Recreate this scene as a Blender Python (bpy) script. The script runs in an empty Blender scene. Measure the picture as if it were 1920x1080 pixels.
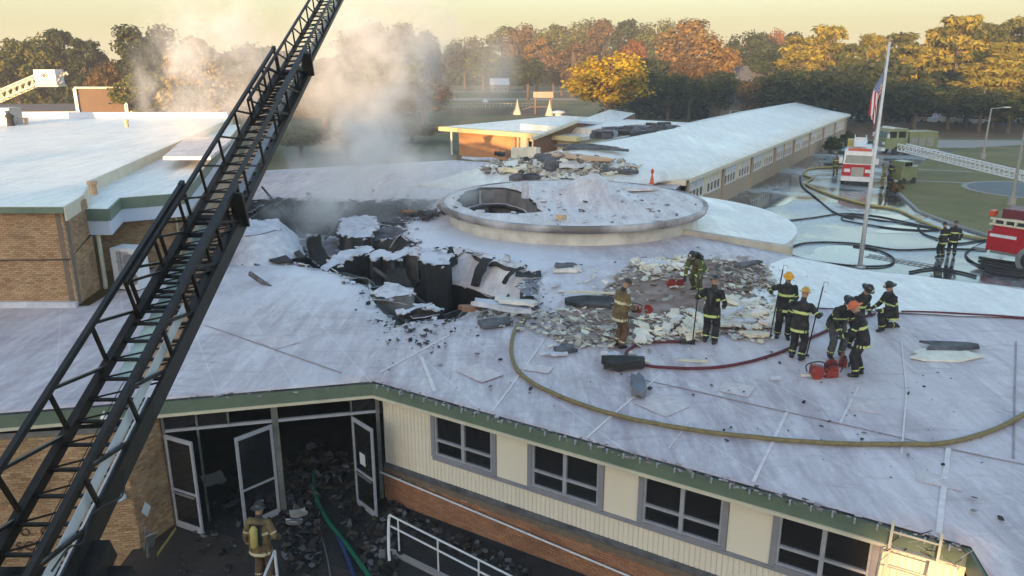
import bpy, bmesh, math, random
from mathutils import Vector, Matrix, Quaternion, kdtree, noise, geometry
R = random.Random(7)
scene = bpy.context.scene
COL = scene.collection
rad = math.radians

# ------------------------------------------------------------------ camera
FPX = 1440.0
PITCH = math.atan(430 / 1440.0)
CAMZ = 10.8
cd = bpy.data.cameras.new("camera")
cam = bpy.data.objects.new("camera", cd)
COL.objects.link(cam)
cam.location = (0, 0, CAMZ)
cam.rotation_euler = (math.pi / 2 - PITCH, 0, 0)
cd.sensor_width = 36.0
cd.lens = 36.0 * FPX / 1920.0
cd.clip_start = 0.1
cd.clip_end = 4000
scene.camera = cam

# ------------------------------------------------------------------ light
SUN_EL = rad(6.0)
HEAD = Vector((0.30, 0.954, 0)).normalized()      # where the sunlight travels on the plan
world = bpy.data.worlds.new("World")
scene.world = world
world.use_nodes = True
wn = world.node_tree.nodes
wl = world.node_tree.links
for n_ in list(wn):
    wn.remove(n_)
wo = wn.new("ShaderNodeOutputWorld")
wb = wn.new("ShaderNodeBackground")
sky = wn.new("ShaderNodeTexSky")
sky.sky_type = 'NISHITA'
sky.sun_disc = False
sky.sun_elevation = SUN_EL
sky.sun_rotation = math.atan2(-HEAD.x, -HEAD.y)
sky.air_density = 1.0
sky.dust_density = 1.2
sky.ozone_density = 1.2
tc = wn.new("ShaderNodeTexCoord")
sp = wn.new("ShaderNodeSeparateXYZ")
wl.new(tc.outputs["Generated"], sp.inputs[0])
mr = wn.new("ShaderNodeMapRange")
mr.interpolation_type = 'SMOOTHSTEP'
mr.inputs["From Min"].default_value = 0.0
mr.inputs["From Max"].default_value = 0.30
mr.inputs["To Min"].default_value = 1.0
mr.inputs["To Max"].default_value = 0.0
wl.new(sp.outputs["Z"], mr.inputs["Value"])
mx = wn.new("ShaderNodeMix")
mx.data_type = 'RGBA'
mx.blend_type = 'MIX'
wl.new(mr.outputs[0], mx.inputs["Factor"])
wl.new(sky.outputs[0], mx.inputs["A"])
cr = wn.new("ShaderNodeValToRGB")                  # dawn band round the whole horizon
cr.color_ramp.elements[0].position = 0.0
cr.color_ramp.elements[0].color = (1.28, 1.10, .56, 1)
cr.color_ramp.elements[1].position = 0.085
cr.color_ramp.elements[1].color = (1.20, 1.18, .84, 1)
wl.new(sp.outputs["Z"], cr.inputs[0])
wl.new(cr.outputs[0], mx.inputs["B"])
wl.new(mx.outputs["Result"], wb.inputs[0])
wb.inputs[1].default_value = 0.15
wl.new(wb.outputs[0], wo.inputs[0])

sl = bpy.data.lights.new("sun", 'SUN')
sl.energy = 2.8
sl.angle = rad(0.6)
sl.color = (1.0, 0.62, 0.30)
sun = bpy.data.objects.new("sun", sl)
COL.objects.link(sun)
sdir = Vector((HEAD.x * math.cos(SUN_EL), HEAD.y * math.cos(SUN_EL), -math.sin(SUN_EL)))
sun.rotation_euler = sdir.to_track_quat('-Z', 'Y').to_euler()

scene.view_settings.view_transform = 'Standard'
scene.view_settings.look = 'None'
scene.view_settings.gamma = 1.0
scene.view_settings.use_curve_mapping = False
scene.view_settings.exposure = 2.05
scene.render.engine = 'CYCLES'
cy = scene.cycles
cy.use_denoising = True
cy.max_bounces = 6
cy.diffuse_bounces = 3
cy.glossy_bounces = 3
cy.transparent_max_bounces = 8
cy.volume_bounces = 2
cy.volume_step_rate = 2.0
cy.volume_max_steps = 48

# ------------------------------------------------------------------ helpers
cp, sn = math.cos(PITCH), math.sin(PITCH)
def ray(u, v):
    a = (u - 960) / FPX
    b = -(v - 540) / FPX
    return Vector((a, cp + b * sn, -sn + b * cp))
def at(u, v, z):
    d = ray(u, v)
    return Vector((0, 0, CAMZ)) + d * ((z - CAMZ) / d.z)
def aty(u, v, y):
    d = ray(u, v)
    return Vector((0, 0, CAMZ)) + d * (y / d.y)
def tag(o, label=None, cat=None, group=None, kind=None):
    if label: o['label'] = label
    if cat: o['category'] = cat
    if group: o['group'] = group
    if kind: o['kind'] = kind
    return o
def empty(name, loc=(0, 0, 0), rz=0, label=None, cat=None, group=None, parent=None):
    o = bpy.data.objects.new(name, None)
    COL.objects.link(o)
    o.location = loc
    o.rotation_euler = (0, 0, rz)
    o.empty_display_size = 0.2
    if parent: o.parent = parent
    return tag(o, label, cat, group)

class MB:
    def __init__(s):
        s.v = []; s.f = []; s.m = []
    def add(s, vs, fs, m=0):
        b = len(s.v)
        s.v += [tuple(p) for p in vs]
        s.f += [tuple(b + i for i in f) for f in fs]
        s.m += [m] * len(fs)
        return s
    def box(s, c, size, m=0, rz=0, mat=None):
        hx, hy, hz = size[0] / 2, size[1] / 2, size[2] / 2
        vs = [Vector((x, y, z)) for x in (-hx, hx) for y in (-hy, hy) for z in (-hz, hz)]
        M_ = mat if mat is not None else Matrix.Rotation(rz, 3, 'Z')
        c = Vector(c)
        vs = [M_ @ p + c for p in vs]
        return s.add(vs, [(0, 1, 3, 2), (4, 6, 7, 5), (0, 4, 5, 1), (2, 3, 7, 6), (0, 2, 6, 4), (1, 5, 7, 3)], m)
    def wbox(s, A, B, s0, s1, z0, z1, d0, d1, m=0):
        """box in wall coordinates: along A->B, heights, depth towards the right-hand normal (outwards)"""
        A = Vector(A[:2]); B = Vector(B[:2]); d = (B - A).normalized(); n = Vector((d.y, -d.x))
        vs = []
        for ss in (s0, s1):
            for dd in (d0, d1):
                for z in (z0, z1):
                    p = A + d * ss + n * dd
                    vs.append((p.x, p.y, z))
        return s.add(vs, [(0, 1, 3, 2), (4, 6, 7, 5), (0, 4, 5, 1), (2, 3, 7, 6), (0, 2, 6, 4), (1, 5, 7, 3)], m)
    def beam(s, p, q, w, h=None, up=(0, 0, 1), m=0):
        h = h or w
        p = Vector(p); q = Vector(q); d = (q - p)
        if d.length < 1e-6: return s
        d.normalize(); up = Vector(up)
        x = d.cross(up)
        if x.length < 1e-3: x = d.cross(Vector((1, 0, 0)))
        x.normalize(); z = x.cross(d)
        vs = []
        for e in (p, q):
            for a, b in ((-1, -1), (1, -1), (1, 1), (-1, 1)):
                vs.append(e + x * a * w / 2 + z * b * h / 2)
        return s.add(vs, [(0, 3, 2, 1), (4, 5, 6, 7), (0, 1, 5, 4), (1, 2, 6, 5), (2, 3, 7, 6), (3, 0, 4, 7)], m)
    def tube(s, pts, r, n=8, m=0, cap=True):
        pts = [Vector(p) for p in pts]
        rs = r if isinstance(r, (list, tuple)) else [r] * len(pts)
        rings = []
        ref = None
        for i, p in enumerate(pts):
            t = (pts[min(i + 1, len(pts) - 1)] - pts[max(i - 1, 0)])
            t = t.normalized() if t.length > 1e-9 else Vector((0, 0, 1))
            if ref is None:
                ref = t.cross(Vector((0, 0, 1)))
                if ref.length < 1e-2: ref = t.cross(Vector((1, 0, 0)))
            ref = (ref - t * ref.dot(t)).normalized()
            b = t.cross(ref)
            rings.append([p + (ref * math.cos(2 * math.pi * k / n) + b * math.sin(2 * math.pi * k / n)) * rs[i] for k in range(n)])
        vs = [q for rg in rings for q in rg]
        fs = []
        for i in range(len(rings) - 1):
            for k in range(n):
                a = i * n + k; b_ = i * n + (k + 1) % n
                fs.append((a, b_, b_ + n, a + n))
        if cap:
            fs.append(tuple(reversed(range(n))))
            fs.append(tuple(range((len(rings) - 1) * n, len(rings) * n)))
        return s.add(vs, fs, m)
    def lathe(s, prof, c=(0, 0, 0), n=16, m=0, sx=1, sy=1, mat=None, cap=True):
        vs = []
        c = Vector(c)
        for r_, z in prof:
            for k in range(n):
                a = 2 * math.pi * k / n
                p = Vector((r_ * math.cos(a) * sx, r_ * math.sin(a) * sy, z))
                if mat is not None: p = mat @ p
                vs.append(p + c)
        fs = []
        for i in range(len(prof) - 1):
            for k in range(n):
                a = i * n + k; b = i * n + (k + 1) % n
                fs.append((a, b, b + n, a + n))
        if cap and prof[0][0] > 1e-6: fs.append(tuple(reversed(range(n))))
        if cap and prof[-1][0] > 1e-6: fs.append(tuple(range((len(prof) - 1) * n, len(prof) * n)))
        return s.add(vs, fs, m)
    def prism(s, poly, z0, z1, m=0, mside=None):
        n = len(poly)
        area = sum(poly[i][0] * poly[(i + 1) % n][1] - poly[(i + 1) % n][0] * poly[i][1] for i in range(n))
        if area < 0: poly = list(reversed(poly))
        vs = [(p[0], p[1], z0) for p in poly] + [(p[0], p[1], z1) for p in poly]
        s.add(vs, [tuple(range(n, 2 * n))], m)
        b = len(s.v) - 2 * n
        ms = m if mside is None else mside
        s.f += [tuple(b + i for i in (k, (k + 1) % n, (k + 1) % n + n, k + n)) for k in range(n)]
        s.m += [ms] * n
        s.f.append(tuple(b + i for i in reversed(range(n))))
        s.m.append(ms)
        return s
    def mesh(s, name, mats, smooth=False):
        me = bpy.data.meshes.new(name)
        me.from_pydata(s.v, [], s.f)
        for m_ in (mats if isinstance(mats, (list, tuple)) else [mats]):
            me.materials.append(m_)
        if len(me.materials) > 1:
            me.polygons.foreach_set("material_index", s.m)
        if smooth:
            me.polygons.foreach_set("use_smooth", [True] * len(me.polygons))
        me.update()
        return me
    def build(s, name, mats, parent=None, smooth=False, kind=None, label=None, cat=None, group=None, loc=None, rz=0):
        o = bpy.data.objects.new(name, s.mesh(name, mats, smooth))
        COL.objects.link(o)
        if parent is not None: o.parent = parent
        if loc is not None: o.location = loc
        if rz: o.rotation_euler = (0, 0, rz)
        return tag(o, label, cat, group, kind)
def inst(name, me, parent=None, loc=(0, 0, 0), rot=None, scale=None, **k):
    o = bpy.data.objects.new(name, me)
    COL.objects.link(o)
    if parent is not None: o.parent = parent
    o.location = loc
    if rot is not None: o.rotation_euler = rot
    if scale is not None: o.scale = scale
    return tag(o, **k)
def copy_tree(o, parent=None):
    c = o.copy()
    COL.objects.link(c)
    c.parent = parent
    for ch in list(o.children):
        copy_tree(ch, c)
    return c
def catmull(pts, n=8):
    pts = [Vector(p) for p in pts]
    out = []
    P = [pts[0]] + pts + [pts[-1]]
    for i in range(1, len(P) - 2):
        for k in range(n):
            t = k / n
            a, b, c, d = P[i - 1], P[i], P[i + 1], P[i + 2]
            out.append(0.5 * ((2 * b) + (c - a) * t + (2 * a - 5 * b + 4 * c - d) * t * t + (3 * b - a - 3 * c + d) * t ** 3))
    out.append(pts[-1])
    return out

# ------------------------------------------------------------------ materials
def nt(name):
    m = bpy.data.materials.new(name)
    m.use_nodes = True
    return m, m.node_tree.nodes, m.node_tree.links, m.node_tree.nodes["Principled BSDF"]
def ramp(N, c1, c2, p1=0.3, p2=0.7):
    r = N.new("ShaderNodeValToRGB")
    r.color_ramp.elements[0].position = p1
    r.color_ramp.elements[0].color = (*c1, 1)
    r.color_ramp.elements[1].position = p2
    r.color_ramp.elements[1].color = (*c2, 1)
    return r
def tex(N, L, scale=(1, 1, 1), rot=0, sc=1.0, detail=4, coord="Object", rough=0.6, dist=0):
    t = N.new("ShaderNodeTexCoord")
    mp = N.new("ShaderNodeMapping")
    mp.inputs["Scale"].default_value = scale
    mp.inputs["Rotation"].default_value = (0, 0, rot)
    nz = N.new("ShaderNodeTexNoise")
    nz.inputs["Scale"].default_value = sc
    nz.inputs["Detail"].default_value = detail
    nz.inputs["Roughness"].default_value = rough
    nz.inputs["Distortion"].default_value = dist
    L.new(t.outputs[coord], mp.inputs[0])
    L.new(mp.outputs[0], nz.inputs[0])
    return nz
def mixc(N, L, fac, a, b, mode='MIX'):
    m = N.new("ShaderNodeMix")
    m.data_type = 'RGBA'
    m.blend_type = mode
    for sock, val in (("Factor", fac), ("A", a), ("B", b)):
        if hasattr(val, "links"): L.new(val, m.inputs[sock])
        elif isinstance(val, (int, float)): m.inputs[sock].default_value = val
        else: m.inputs[sock].default_value = (*val, 1)
    return m.outputs["Result"]
def mat(name, c1, c2=None, sc=3.0, rough=0.7, bump=0.0, metal=0.0, spec=0.5, stretch=(1, 1, 1), bsc=None, p=(0.3, 0.7), emit=None):
    m, N, L, B = nt(name)
    B.inputs["Roughness"].default_value = rough
    B.inputs["Metallic"].default_value = metal
    B.inputs["Specular IOR Level"].default_value = spec
    if c2 is None: c2 = tuple(c * 0.75 for c in c1)
    nz = tex(N, L, scale=stretch, sc=sc)
    r = ramp(N, c1, c2, *p)
    L.new(nz.outputs[0], r.inputs[0])
    L.new(r.outputs[0], B.inputs["Base Color"])
    if bump:
        n2 = tex(N, L, scale=stretch, sc=bsc or sc * 4)
        b = N.new("ShaderNodeBump")
        b.inputs["Strength"].default_value = bump
        b.inputs["Distance"].default_value = 0.03
        L.new(n2.outputs[0], b.inputs["Height"])
        L.new(b.outputs[0], B.inputs["Normal"])
    return m
def rand_piece(N, L):
    g = N.new("ShaderNodeNewGeometry")
    oi = N.new("ShaderNodeObjectInfo")
    ad = N.new("ShaderNodeMath"); ad.operation = 'ADD'
    L.new(g.outputs["Random Per Island"], ad.inputs[0])
    L.new(oi.outputs["Random"], ad.inputs[1])
    fr = N.new("ShaderNodeMath"); fr.operation = 'FRACT'
    L.new(ad.outputs[0], fr.inputs[0])
    return fr.outputs[0]
def pieces(name, cols, rough=0.8, bump=0.2, sc=20, grime=0.25):
    """each loose piece (brick, board, chunk) takes its own tone"""
    m, N, L, B = nt(name)
    B.inputs["Roughness"].default_value = rough
    B.inputs["Specular IOR Level"].default_value = 0.3
    r = N.new("ShaderNodeValToRGB")
    r.color_ramp.interpolation = 'LINEAR'
    els = r.color_ramp.elements
    while len(els) < len(cols): els.new(0.5)
    for i, c in enumerate(cols):
        els[i].position = i / (len(cols) - 1)
        els[i].color = (*c, 1)
    L.new(rand_piece(N, L), r.inputs[0])
    nz = tex(N, L, sc=1.1, detail=5)
    rr = ramp(N, (1 - grime * 2,) * 3, (1.05,) * 3, 0.3, 0.65)
    L.new(nz.outputs[0], rr.inputs[0])
    L.new(mixc(N, L, 1.0, r.outputs[0], rr.outputs[0], 'MULTIPLY'), B.inputs["Base Color"])
    n2 = tex(N, L, sc=sc)
    b = N.new("ShaderNodeBump")
    b.inputs["Strength"].default_value = bump
    b.inputs["Distance"].default_value = 0.01
    L.new(n2.outputs[0], b.inputs["Height"])
    L.new(b.outputs[0], B.inputs["Normal"])
    return m
def leafmat(name, c1, c2, c3=None):
    m, N, L, B = nt(name)
    B.inputs["Roughness"].default_value = 0.75
    B.inputs["Specular IOR Level"].default_value = 0.2
    r = N.new("ShaderNodeValToRGB")
    e = r.color_ramp.elements
    e[0].position = 0.0; e[0].color = (*c1, 1)
    e[1].position = 1.0; e[1].color = (*(c3 or c2), 1)
    k = e.new(0.55); k.color = (*c2, 1)
    L.new(rand_piece(N, L), r.inputs[0])
    nz = tex(N, L, sc=0.35, detail=2)
    rr = ramp(N, (0.62, 0.62, 0.62), (1.3, 1.25, 1.1), 0.35, 0.65)
    L.new(nz.outputs[0], rr.inputs[0])
    L.new(mixc(N, L, 1.0, r.outputs[0], rr.outputs[0], 'MULTIPLY'), B.inputs["Base Color"])
    tr = N.new("ShaderNodeBsdfTranslucent")
    L.new(r.outputs[0], tr.inputs[0])
    ms = N.new("ShaderNodeMixShader")
    ms.inputs[0].default_value = 0.25
    out = N["Material Output"]
    L.new(B.outputs[0], ms.inputs[1]); L.new(tr.outputs[0], ms.inputs[2])
    L.new(ms.outputs[0], out.inputs[0])
    return m

# roof membrane: streaked pale lavender sheet with foam residue and soot
def membrane(name, base=(0.43, 0.355, 0.385), light=(0.69, 0.625, 0.64), dark=(0.22, 0.17, 0.195), rot=0.0, foam=True, rough=0.42):
    m, N, L, B = nt(name)
    streak = tex(N, L, scale=(2.6, 0.36, 1), rot=rot, sc=0.9, detail=7, rough=0.72, dist=0.35)
    fine = tex(N, L, scale=(3.2, 1.7, 1), rot=rot, sc=2.2, detail=6, rough=0.75)
    patch = tex(N, L, sc=0.16, detail=5, rough=0.6, dist=0.6)
    cross = tex(N, L, scale=(0.6, 3.2, 1), rot=rot + 0.3, sc=0.8, detail=6, rough=.7, dist=.4)
    blot = tex(N, L, sc=0.55, detail=6, rough=0.7, dist=0.9)
    r1 = ramp(N, base, light, 0.40, 0.66); L.new(streak.outputs[0], r1.inputs[0])
    r2 = ramp(N, (0.84, 0.84, 0.85), (1.10, 1.10, 1.09), 0.3, 0.7); L.new(fine.outputs[0], r2.inputs[0])
    c = mixc(N, L, 1.0, r1.outputs[0], r2.outputs[0], 'MULTIPLY')
    rp = ramp(N, (0, 0, 0), (.7, .7, .7), 0.47, 0.66); L.new(patch.outputs[0], rp.inputs[0])
    c = mixc(N, L, rp.outputs[0], c, light)
    rb2 = ramp(N, (0, 0, 0), (.55, .55, .55), 0.50, 0.70); L.new(blot.outputs[0], rb2.inputs[0])
    c = mixc(N, L, rb2.outputs[0], c, tuple(.5 * p_ + .5 * q_ for p_, q_ in zip(base, dark)))
    rx = ramp(N, (0, 0, 0), (0.5, 0.5, 0.5), 0.55, 0.75); L.new(cross.outputs[0], rx.inputs[0])
    c = mixc(N, L, rx.outputs[0], c, dark)
    # faint sheet laps every 1.8 m
    tw = N.new("ShaderNodeTexCoord"); mpw = N.new("ShaderNodeMapping"); mpw.inputs["Rotation"].default_value = (0, 0, rot)
    L.new(tw.outputs["Object"], mpw.inputs[0])
    wv = N.new("ShaderNodeTexWave"); wv.wave_profile = 'SAW'; wv.inputs["Scale"].default_value = 0.174; wv.inputs["Distortion"].default_value = 0.25; wv.inputs["Detail"].default_value = 1
    L.new(mpw.outputs[0], wv.inputs[0])
    rw = ramp(N, (0, 0, 0), (.32, .32, .32), 0.965, 0.985); L.new(wv.outputs[0], rw.inputs[0])
    c = mixc(N, L, rw.outputs[0], c, tuple(min(.95, q_ * 1.12) for q_ in light))
    spk = tex(N, L, sc=14, detail=2)
    rs = ramp(N, (0, 0, 0), (0.6, 0.6, 0.6), 0.70, 0.78); L.new(spk.outputs[0], rs.inputs[0])
    c = mixc(N, L, rs.outputs[0], c, dark)
    if foam:
        g = N.new("ShaderNodeTexCoord")
        vm = N.new("ShaderNodeVectorMath"); vm.operation = 'DISTANCE'
        vm.inputs[1].default_value = (-4.0, 32.0, 2.8)
        L.new(g.outputs["Object"], vm.inputs[0])
        nz = tex(N, L, sc=0.7, detail=6, rough=0.7)
        ad = N.new("ShaderNodeMath"); ad.operation = 'MULTIPLY_ADD'
        L.new(nz.outputs[0], ad.inputs[0]); ad.inputs[1].default_value = 10.0; L.new(vm.outputs["Value"], ad.inputs[2])
        rf = ramp(N, (0.85, 0.85, 0.85), (0, 0, 0), 0.0, 1.0)
        mr_ = N.new("ShaderNodeMapRange")
        mr_.inputs["From Min"].default_value = 9.5; mr_.inputs["From Max"].default_value = 14.5
        L.new(ad.outputs[0], mr_.inputs["Value"])
        L.new(mr_.outputs[0], rf.inputs[0])
        c = mixc(N, L, rf.outputs[0], c, (0.70, 0.71, 0.76))
    L.new(c, B.inputs["Base Color"])
    rg = ramp(N, (rough,) * 3, (rough + 0.28,) * 3, 0.35, 0.65); L.new(patch.outputs[0], rg.inputs[0])
    L.new(rg.outputs[0], B.inputs["Roughness"])
    b = N.new("ShaderNodeBump"); b.inputs["Strength"].default_value = 0.25; b.inputs["Distance"].default_value = 0.03
    L.new(fine.outputs[0], b.inputs["Height"]); L.new(b.outputs[0], B.inputs["Normal"])
    return m
M = {}
M['roof'] = membrane('roof_membrane', rot=rad(-28))
M['roof_far'] = membrane('roof_membrane_far', base=(0.68, 0.65, 0.61), light=(0.88, 0.88, 0.84), dark=(0.46, 0.43, 0.44), rot=rad(60), foam=False, rough=0.3)
M['roof_hi'] = membrane('roof_membrane_upper', base=(0.70, 0.68, 0.66), light=(0.90, 0.89, 0.84), dark=(0.50, 0.48, 0.47), rot=rad(80), foam=False, rough=0.35)
M['disc'] = membrane('drum_roof_sheet', base=(0.58, 0.50, 0.50), light=(0.80, 0.75, 0.73), dark=(0.30, 0.26, 0.27), rot=rad(20), foam=False, rough=0.5)
M['green'] = mat('green_fascia', (0.15, 0.195, 0.14), (0.11, 0.15, 0.11), sc=2, rough=0.5)
M['white'] = mat('white_paint', (0.72, 0.74, 0.78), (0.6, 0.62, 0.66), sc=2, rough=0.5)
M['soffit'] = mat('pale_soffit', (0.58, 0.62, 0.72), (0.5, 0.54, 0.64), sc=1, rough=0.5)
M['creamtrim'] = mat('cream_trim', (0.70, 0.63, 0.48), (0.58, 0.52, 0.40), sc=2, rough=0.55)
M['cream'] = mat('cream_panel', (0.86, 0.77, 0.63), (0.80, 0.71, 0.57), sc=0.7, rough=0.6, bump=0.05)
M['siding'] = pieces('siding_board_paint', [(0.82, 0.73, 0.60), (0.87, 0.78, 0.64), (0.84, 0.75, 0.61)], rough=0.6, bump=0.05, grime=0.06)
M['frame'] = mat('grey_window_frame', (0.30, 0.29, 0.32), (0.24, 0.235, 0.26), sc=3, rough=0.5)
M['framel'] = mat('light_grey_frame', (0.42, 0.42, 0.46), (0.33, 0.33, 0.36), sc=3, rough=0.45)
M['doorf'] = mat('dull_metal_door_frame', (0.20, 0.21, 0.20), (0.10, 0.10, 0.10), sc=3, rough=0.5, metal=0.2)
M['black'] = mat('charred_black', (0.012, 0.012, 0.013), (0.03, 0.028, 0.028), sc=2, rough=0.85, bump=0.5)
M['char'] = mat('charred_wall', (0.018, 0.018, 0.02), (0.11, 0.105, 0.11), sc=1.2, rough=0.85, bump=0.5, p=(0.4, 0.75), stretch=(1, 1, 0.5))
M['ash'] = mat('ash_grey', (0.16, 0.155, 0.17), (0.05, 0.05, 0.055), sc=2.5, rough=0.9, bump=0.6)
M['foam'] = mat('foam_residue', (0.66, 0.67, 0.72), (0.42, 0.42, 0.48), sc=2.2, rough=0.8, bump=0.6)
M['insul'] = pieces('insulation_foam', [(0.82, 0.75, 0.58), (0.84, 0.80, 0.72), (0.72, 0.67, 0.63), (0.82, 0.71, 0.48)], rough=0.9, bump=0.5, grime=0.15)
M['rubble'] = pieces('mixed_rubble', [(0.05, 0.045, 0.045), (0.30, 0.27, 0.25), (0.70, 0.68, 0.62), (0.14, 0.12, 0.11), (0.45, 0.42, 0.36), (0.80, 0.78, 0.64), (0.22, 0.13, 0.09), (.62, .60, .58)], rough=0.9, bump=0.5, grime=0.2)
M['darkrub'] = pieces('dark_rubble', [(0.02, 0.02, 0.022), (0.05, 0.045, 0.045), (0.10, 0.10, 0.11), (0.03, 0.028, 0.028), (0.28, 0.30, 0.34), (0.04, 0.035, 0.035)], rough=0.85, bump=0.5, grime=0.2)
M['deck'] = mat('torn_roof_deck', (0.20, 0.115, 0.085), (0.33, 0.25, 0.215), sc=1.6, rough=0.85, bump=0.6, p=(0.35, 0.68))
M['glass'] = mat('dark_glass', (0.01, 0.01, 0.012), (0.02, 0.02, 0.022), sc=1, rough=0.08, spec=0.6)
brick_cols = [(0.42, 0.25, 0.14), (0.50, 0.32, 0.18), (0.34, 0.19, 0.10), (0.54, 0.37, 0.22), (0.45, 0.28, 0.155)]
M['brick'] = pieces('tan_brick', brick_cols, rough=0.85, bump=0.3, grime=0.18)
M['brickred'] = pieces('orange_brick', [(0.40, 0.19, 0.105), (0.46, 0.23, 0.13), (0.34, 0.155, 0.085), (0.43, 0.21, 0.115)], rough=0.85, bump=0.3, grime=0.14)
M['mortar'] = mat('mortar', (0.20, 0.15, 0.11), (0.15, 0.11, 0.08), sc=6, rough=0.9)
M['farbrick'] = mat('far_brick', (0.42, 0.33, 0.24), (0.33, 0.25, 0.18), sc=5, rough=0.85, stretch=(1, 1, 3))
M['ladder'] = mat('black_ladder_steel', (0.012, 0.011, 0.011), (0.030, 0.024, 0.020), sc=5, rough=0.45, spec=0.35)
M['burnt'] = pieces('burnt_litter', [(.008, .008, .009), (.03, .026, .023), (.06, .055, .055), (.015, .014, .014), (.17, .18, .20), (.05, .035, .025), (.008, .008, .008), (.09, .075, .06)], rough=.85, bump=.5, grime=.2)
M['ladder2'] = mat('warm_tinted_ladder_steel', (0.03, 0.018, 0.013), (0.010, 0.009, 0.008), sc=5, rough=0.5, spec=.25)  # brown tint stands in for warm reflections on the black steel
M['whitemetal'] = mat('white_metal', (0.72, 0.73, 0.75), (0.6, 0.6, 0.62), sc=4, rough=0.4)
M['steel'] = mat('grey_steel', (0.36, 0.37, 0.38), (0.26, 0.26, 0.27), sc=6, rough=0.4, metal=0.6)
M['mint'] = mat('mint_pipe', (0.55, 0.72, 0.66), (0.42, 0.56, 0.52), sc=3, rough=0.5)
M['tan'] = mat('tan_tray', (0.62, 0.42, 0.26), (0.50, 0.33, 0.20), sc=3, rough=0.6)
M['sawred'] = mat('saw_red', (.36, .045, .03), (.16, .02, .018), sc=9, rough=.45)
M['red'] = mat('red_truck_paint', (0.42, 0.012, 0.02), (0.36, 0.01, 0.018), sc=1, rough=0.25)
M['lime'] = mat('lime_truck_paint', (0.22, 0.25, 0.13), (0.16, 0.18, 0.10), sc=1, rough=0.3)
M['rubber'] = mat('rubber', (0.018, 0.018, 0.019), (0.03, 0.03, 0.03), sc=6, rough=0.8)
M['hosetan'] = mat('tan_hose', (0.26, 0.20, 0.085), (0.16, 0.125, 0.06), sc=7, rough=0.75, bump=0.3)
M['hosered'] = mat('maroon_hose', (0.15, 0.022, 0.035), (0.08, 0.015, 0.022), sc=7, rough=0.7)
M['hoseyel'] = mat('yellow_hose', (0.50, 0.40, 0.12), (0.36, 0.28, 0.09), sc=5, rough=0.7)
M['hosegreen'] = mat('green_hose', (0.01, 0.13, 0.065), (0.006, 0.09, 0.05), sc=5, rough=0.6)
M['hoseblue'] = mat('blue_hose', (0.02, 0.05, 0.16), (0.015, 0.03, 0.10), sc=5, rough=0.6)
M['orange'] = mat('orange_plastic', (0.62, 0.09, 0.03), (0.5, 0.06, 0.02), sc=5, rough=0.4)
M['bark'] = mat('bark', (0.07, 0.05, 0.038), (0.12, 0.09, 0.07), sc=5, rough=0.9, bump=0.5)
M['wood'] = mat('timber', (0.30, 0.16, 0.09), (0.22, 0.11, 0.06), sc=4, rough=0.8)
M['concrete'] = mat('concrete', (0.34, 0.32, 0.30), (0.26, 0.25, 0.24), sc=1.5, rough=0.85, bump=0.2)
M['dirt'] = mat('brown_ground', (0.10, 0.07, 0.05), (0.05, 0.04, 0.035), sc=1.2, rough=0.95, bump=0.6)
M['grass'] = mat('grass', (0.12, 0.115, 0.035), (0.21, 0.175, 0.065), sc=0.25, rough=0.95, bump=0.8, bsc=6)
M['field'] = mat('field_grass', (0.16, 0.14, 0.06), (0.10, 0.105, 0.04), sc=0.05, rough=0.95, stretch=(1, 4, 1))
M['leafground'] = mat('leaf_strewn_ground', (0.16, 0.075, 0.04), (0.09, 0.075, 0.035), sc=0.08, rough=0.95, stretch=(1, 4, 1))
M['path'] = mat('pale_path', (0.36, 0.33, 0.30), (0.28, 0.26, 0.24), sc=0.6, rough=0.8)
M['courtfloor'] = mat('court_floor', (0.055, 0.040, 0.032), (0.022, 0.018, 0.016), sc=0.9, rough=0.6, bump=0.4)
M['redblock'] = mat('pinkish_block', (0.55, 0.20, 0.22), (0.4, 0.15, 0.16), sc=2, rough=0.7)
def wet(name):
    m, N, L, B = nt(name)
    a = tex(N, L, sc=0.14, detail=6, rough=0.62, dist=0.5)
    c = ramp(N, (0.05, 0.052, 0.058), (0.36, 0.40, 0.42), 0.44, 0.60); L.new(a.outputs[0], c.inputs[0])  # pale cyan patches paint the sky's reflection into the colour
    f = tex(N, L, sc=2.2, detail=6, rough=0.7)
    c2 = ramp(N, (0.75, 0.75, 0.75), (1.15, 1.15, 1.15), 0.35, 0.65); L.new(f.outputs[0], c2.inputs[0])
    L.new(mixc(N, L, 1.0, c.outputs[0], c2.outputs[0], 'MULTIPLY'), B.inputs["Base Color"])
    r = ramp(N, (0.05,) * 3, (0.45,) * 3, 0.40, 0.66); L.new(a.outputs[0], r.inputs[0])
    L.new(r.outputs[0], B.inputs["Roughness"])
    bp = N.new("ShaderNodeBump"); bp.inputs["Strength"].default_value = 0.12; bp.inputs["Distance"].default_value = 0.02
    L.new(f.outputs[0], bp.inputs["Height"]); L.new(bp.outputs[0], B.inputs["Normal"])
    return m
M['wet'] = wet('wet_asphalt_sky_tint')
M['asphalt'] = mat('asphalt', (0.05, 0.052, 0.06), (0.085, 0.085, 0.095), sc=1.5, rough=0.55, bump=0.2)

M['puddle'] = mat('standing_water', (.10, .11, .12), (.16, .17, .18), sc=1.5, rough=.06, bump=.04)
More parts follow.
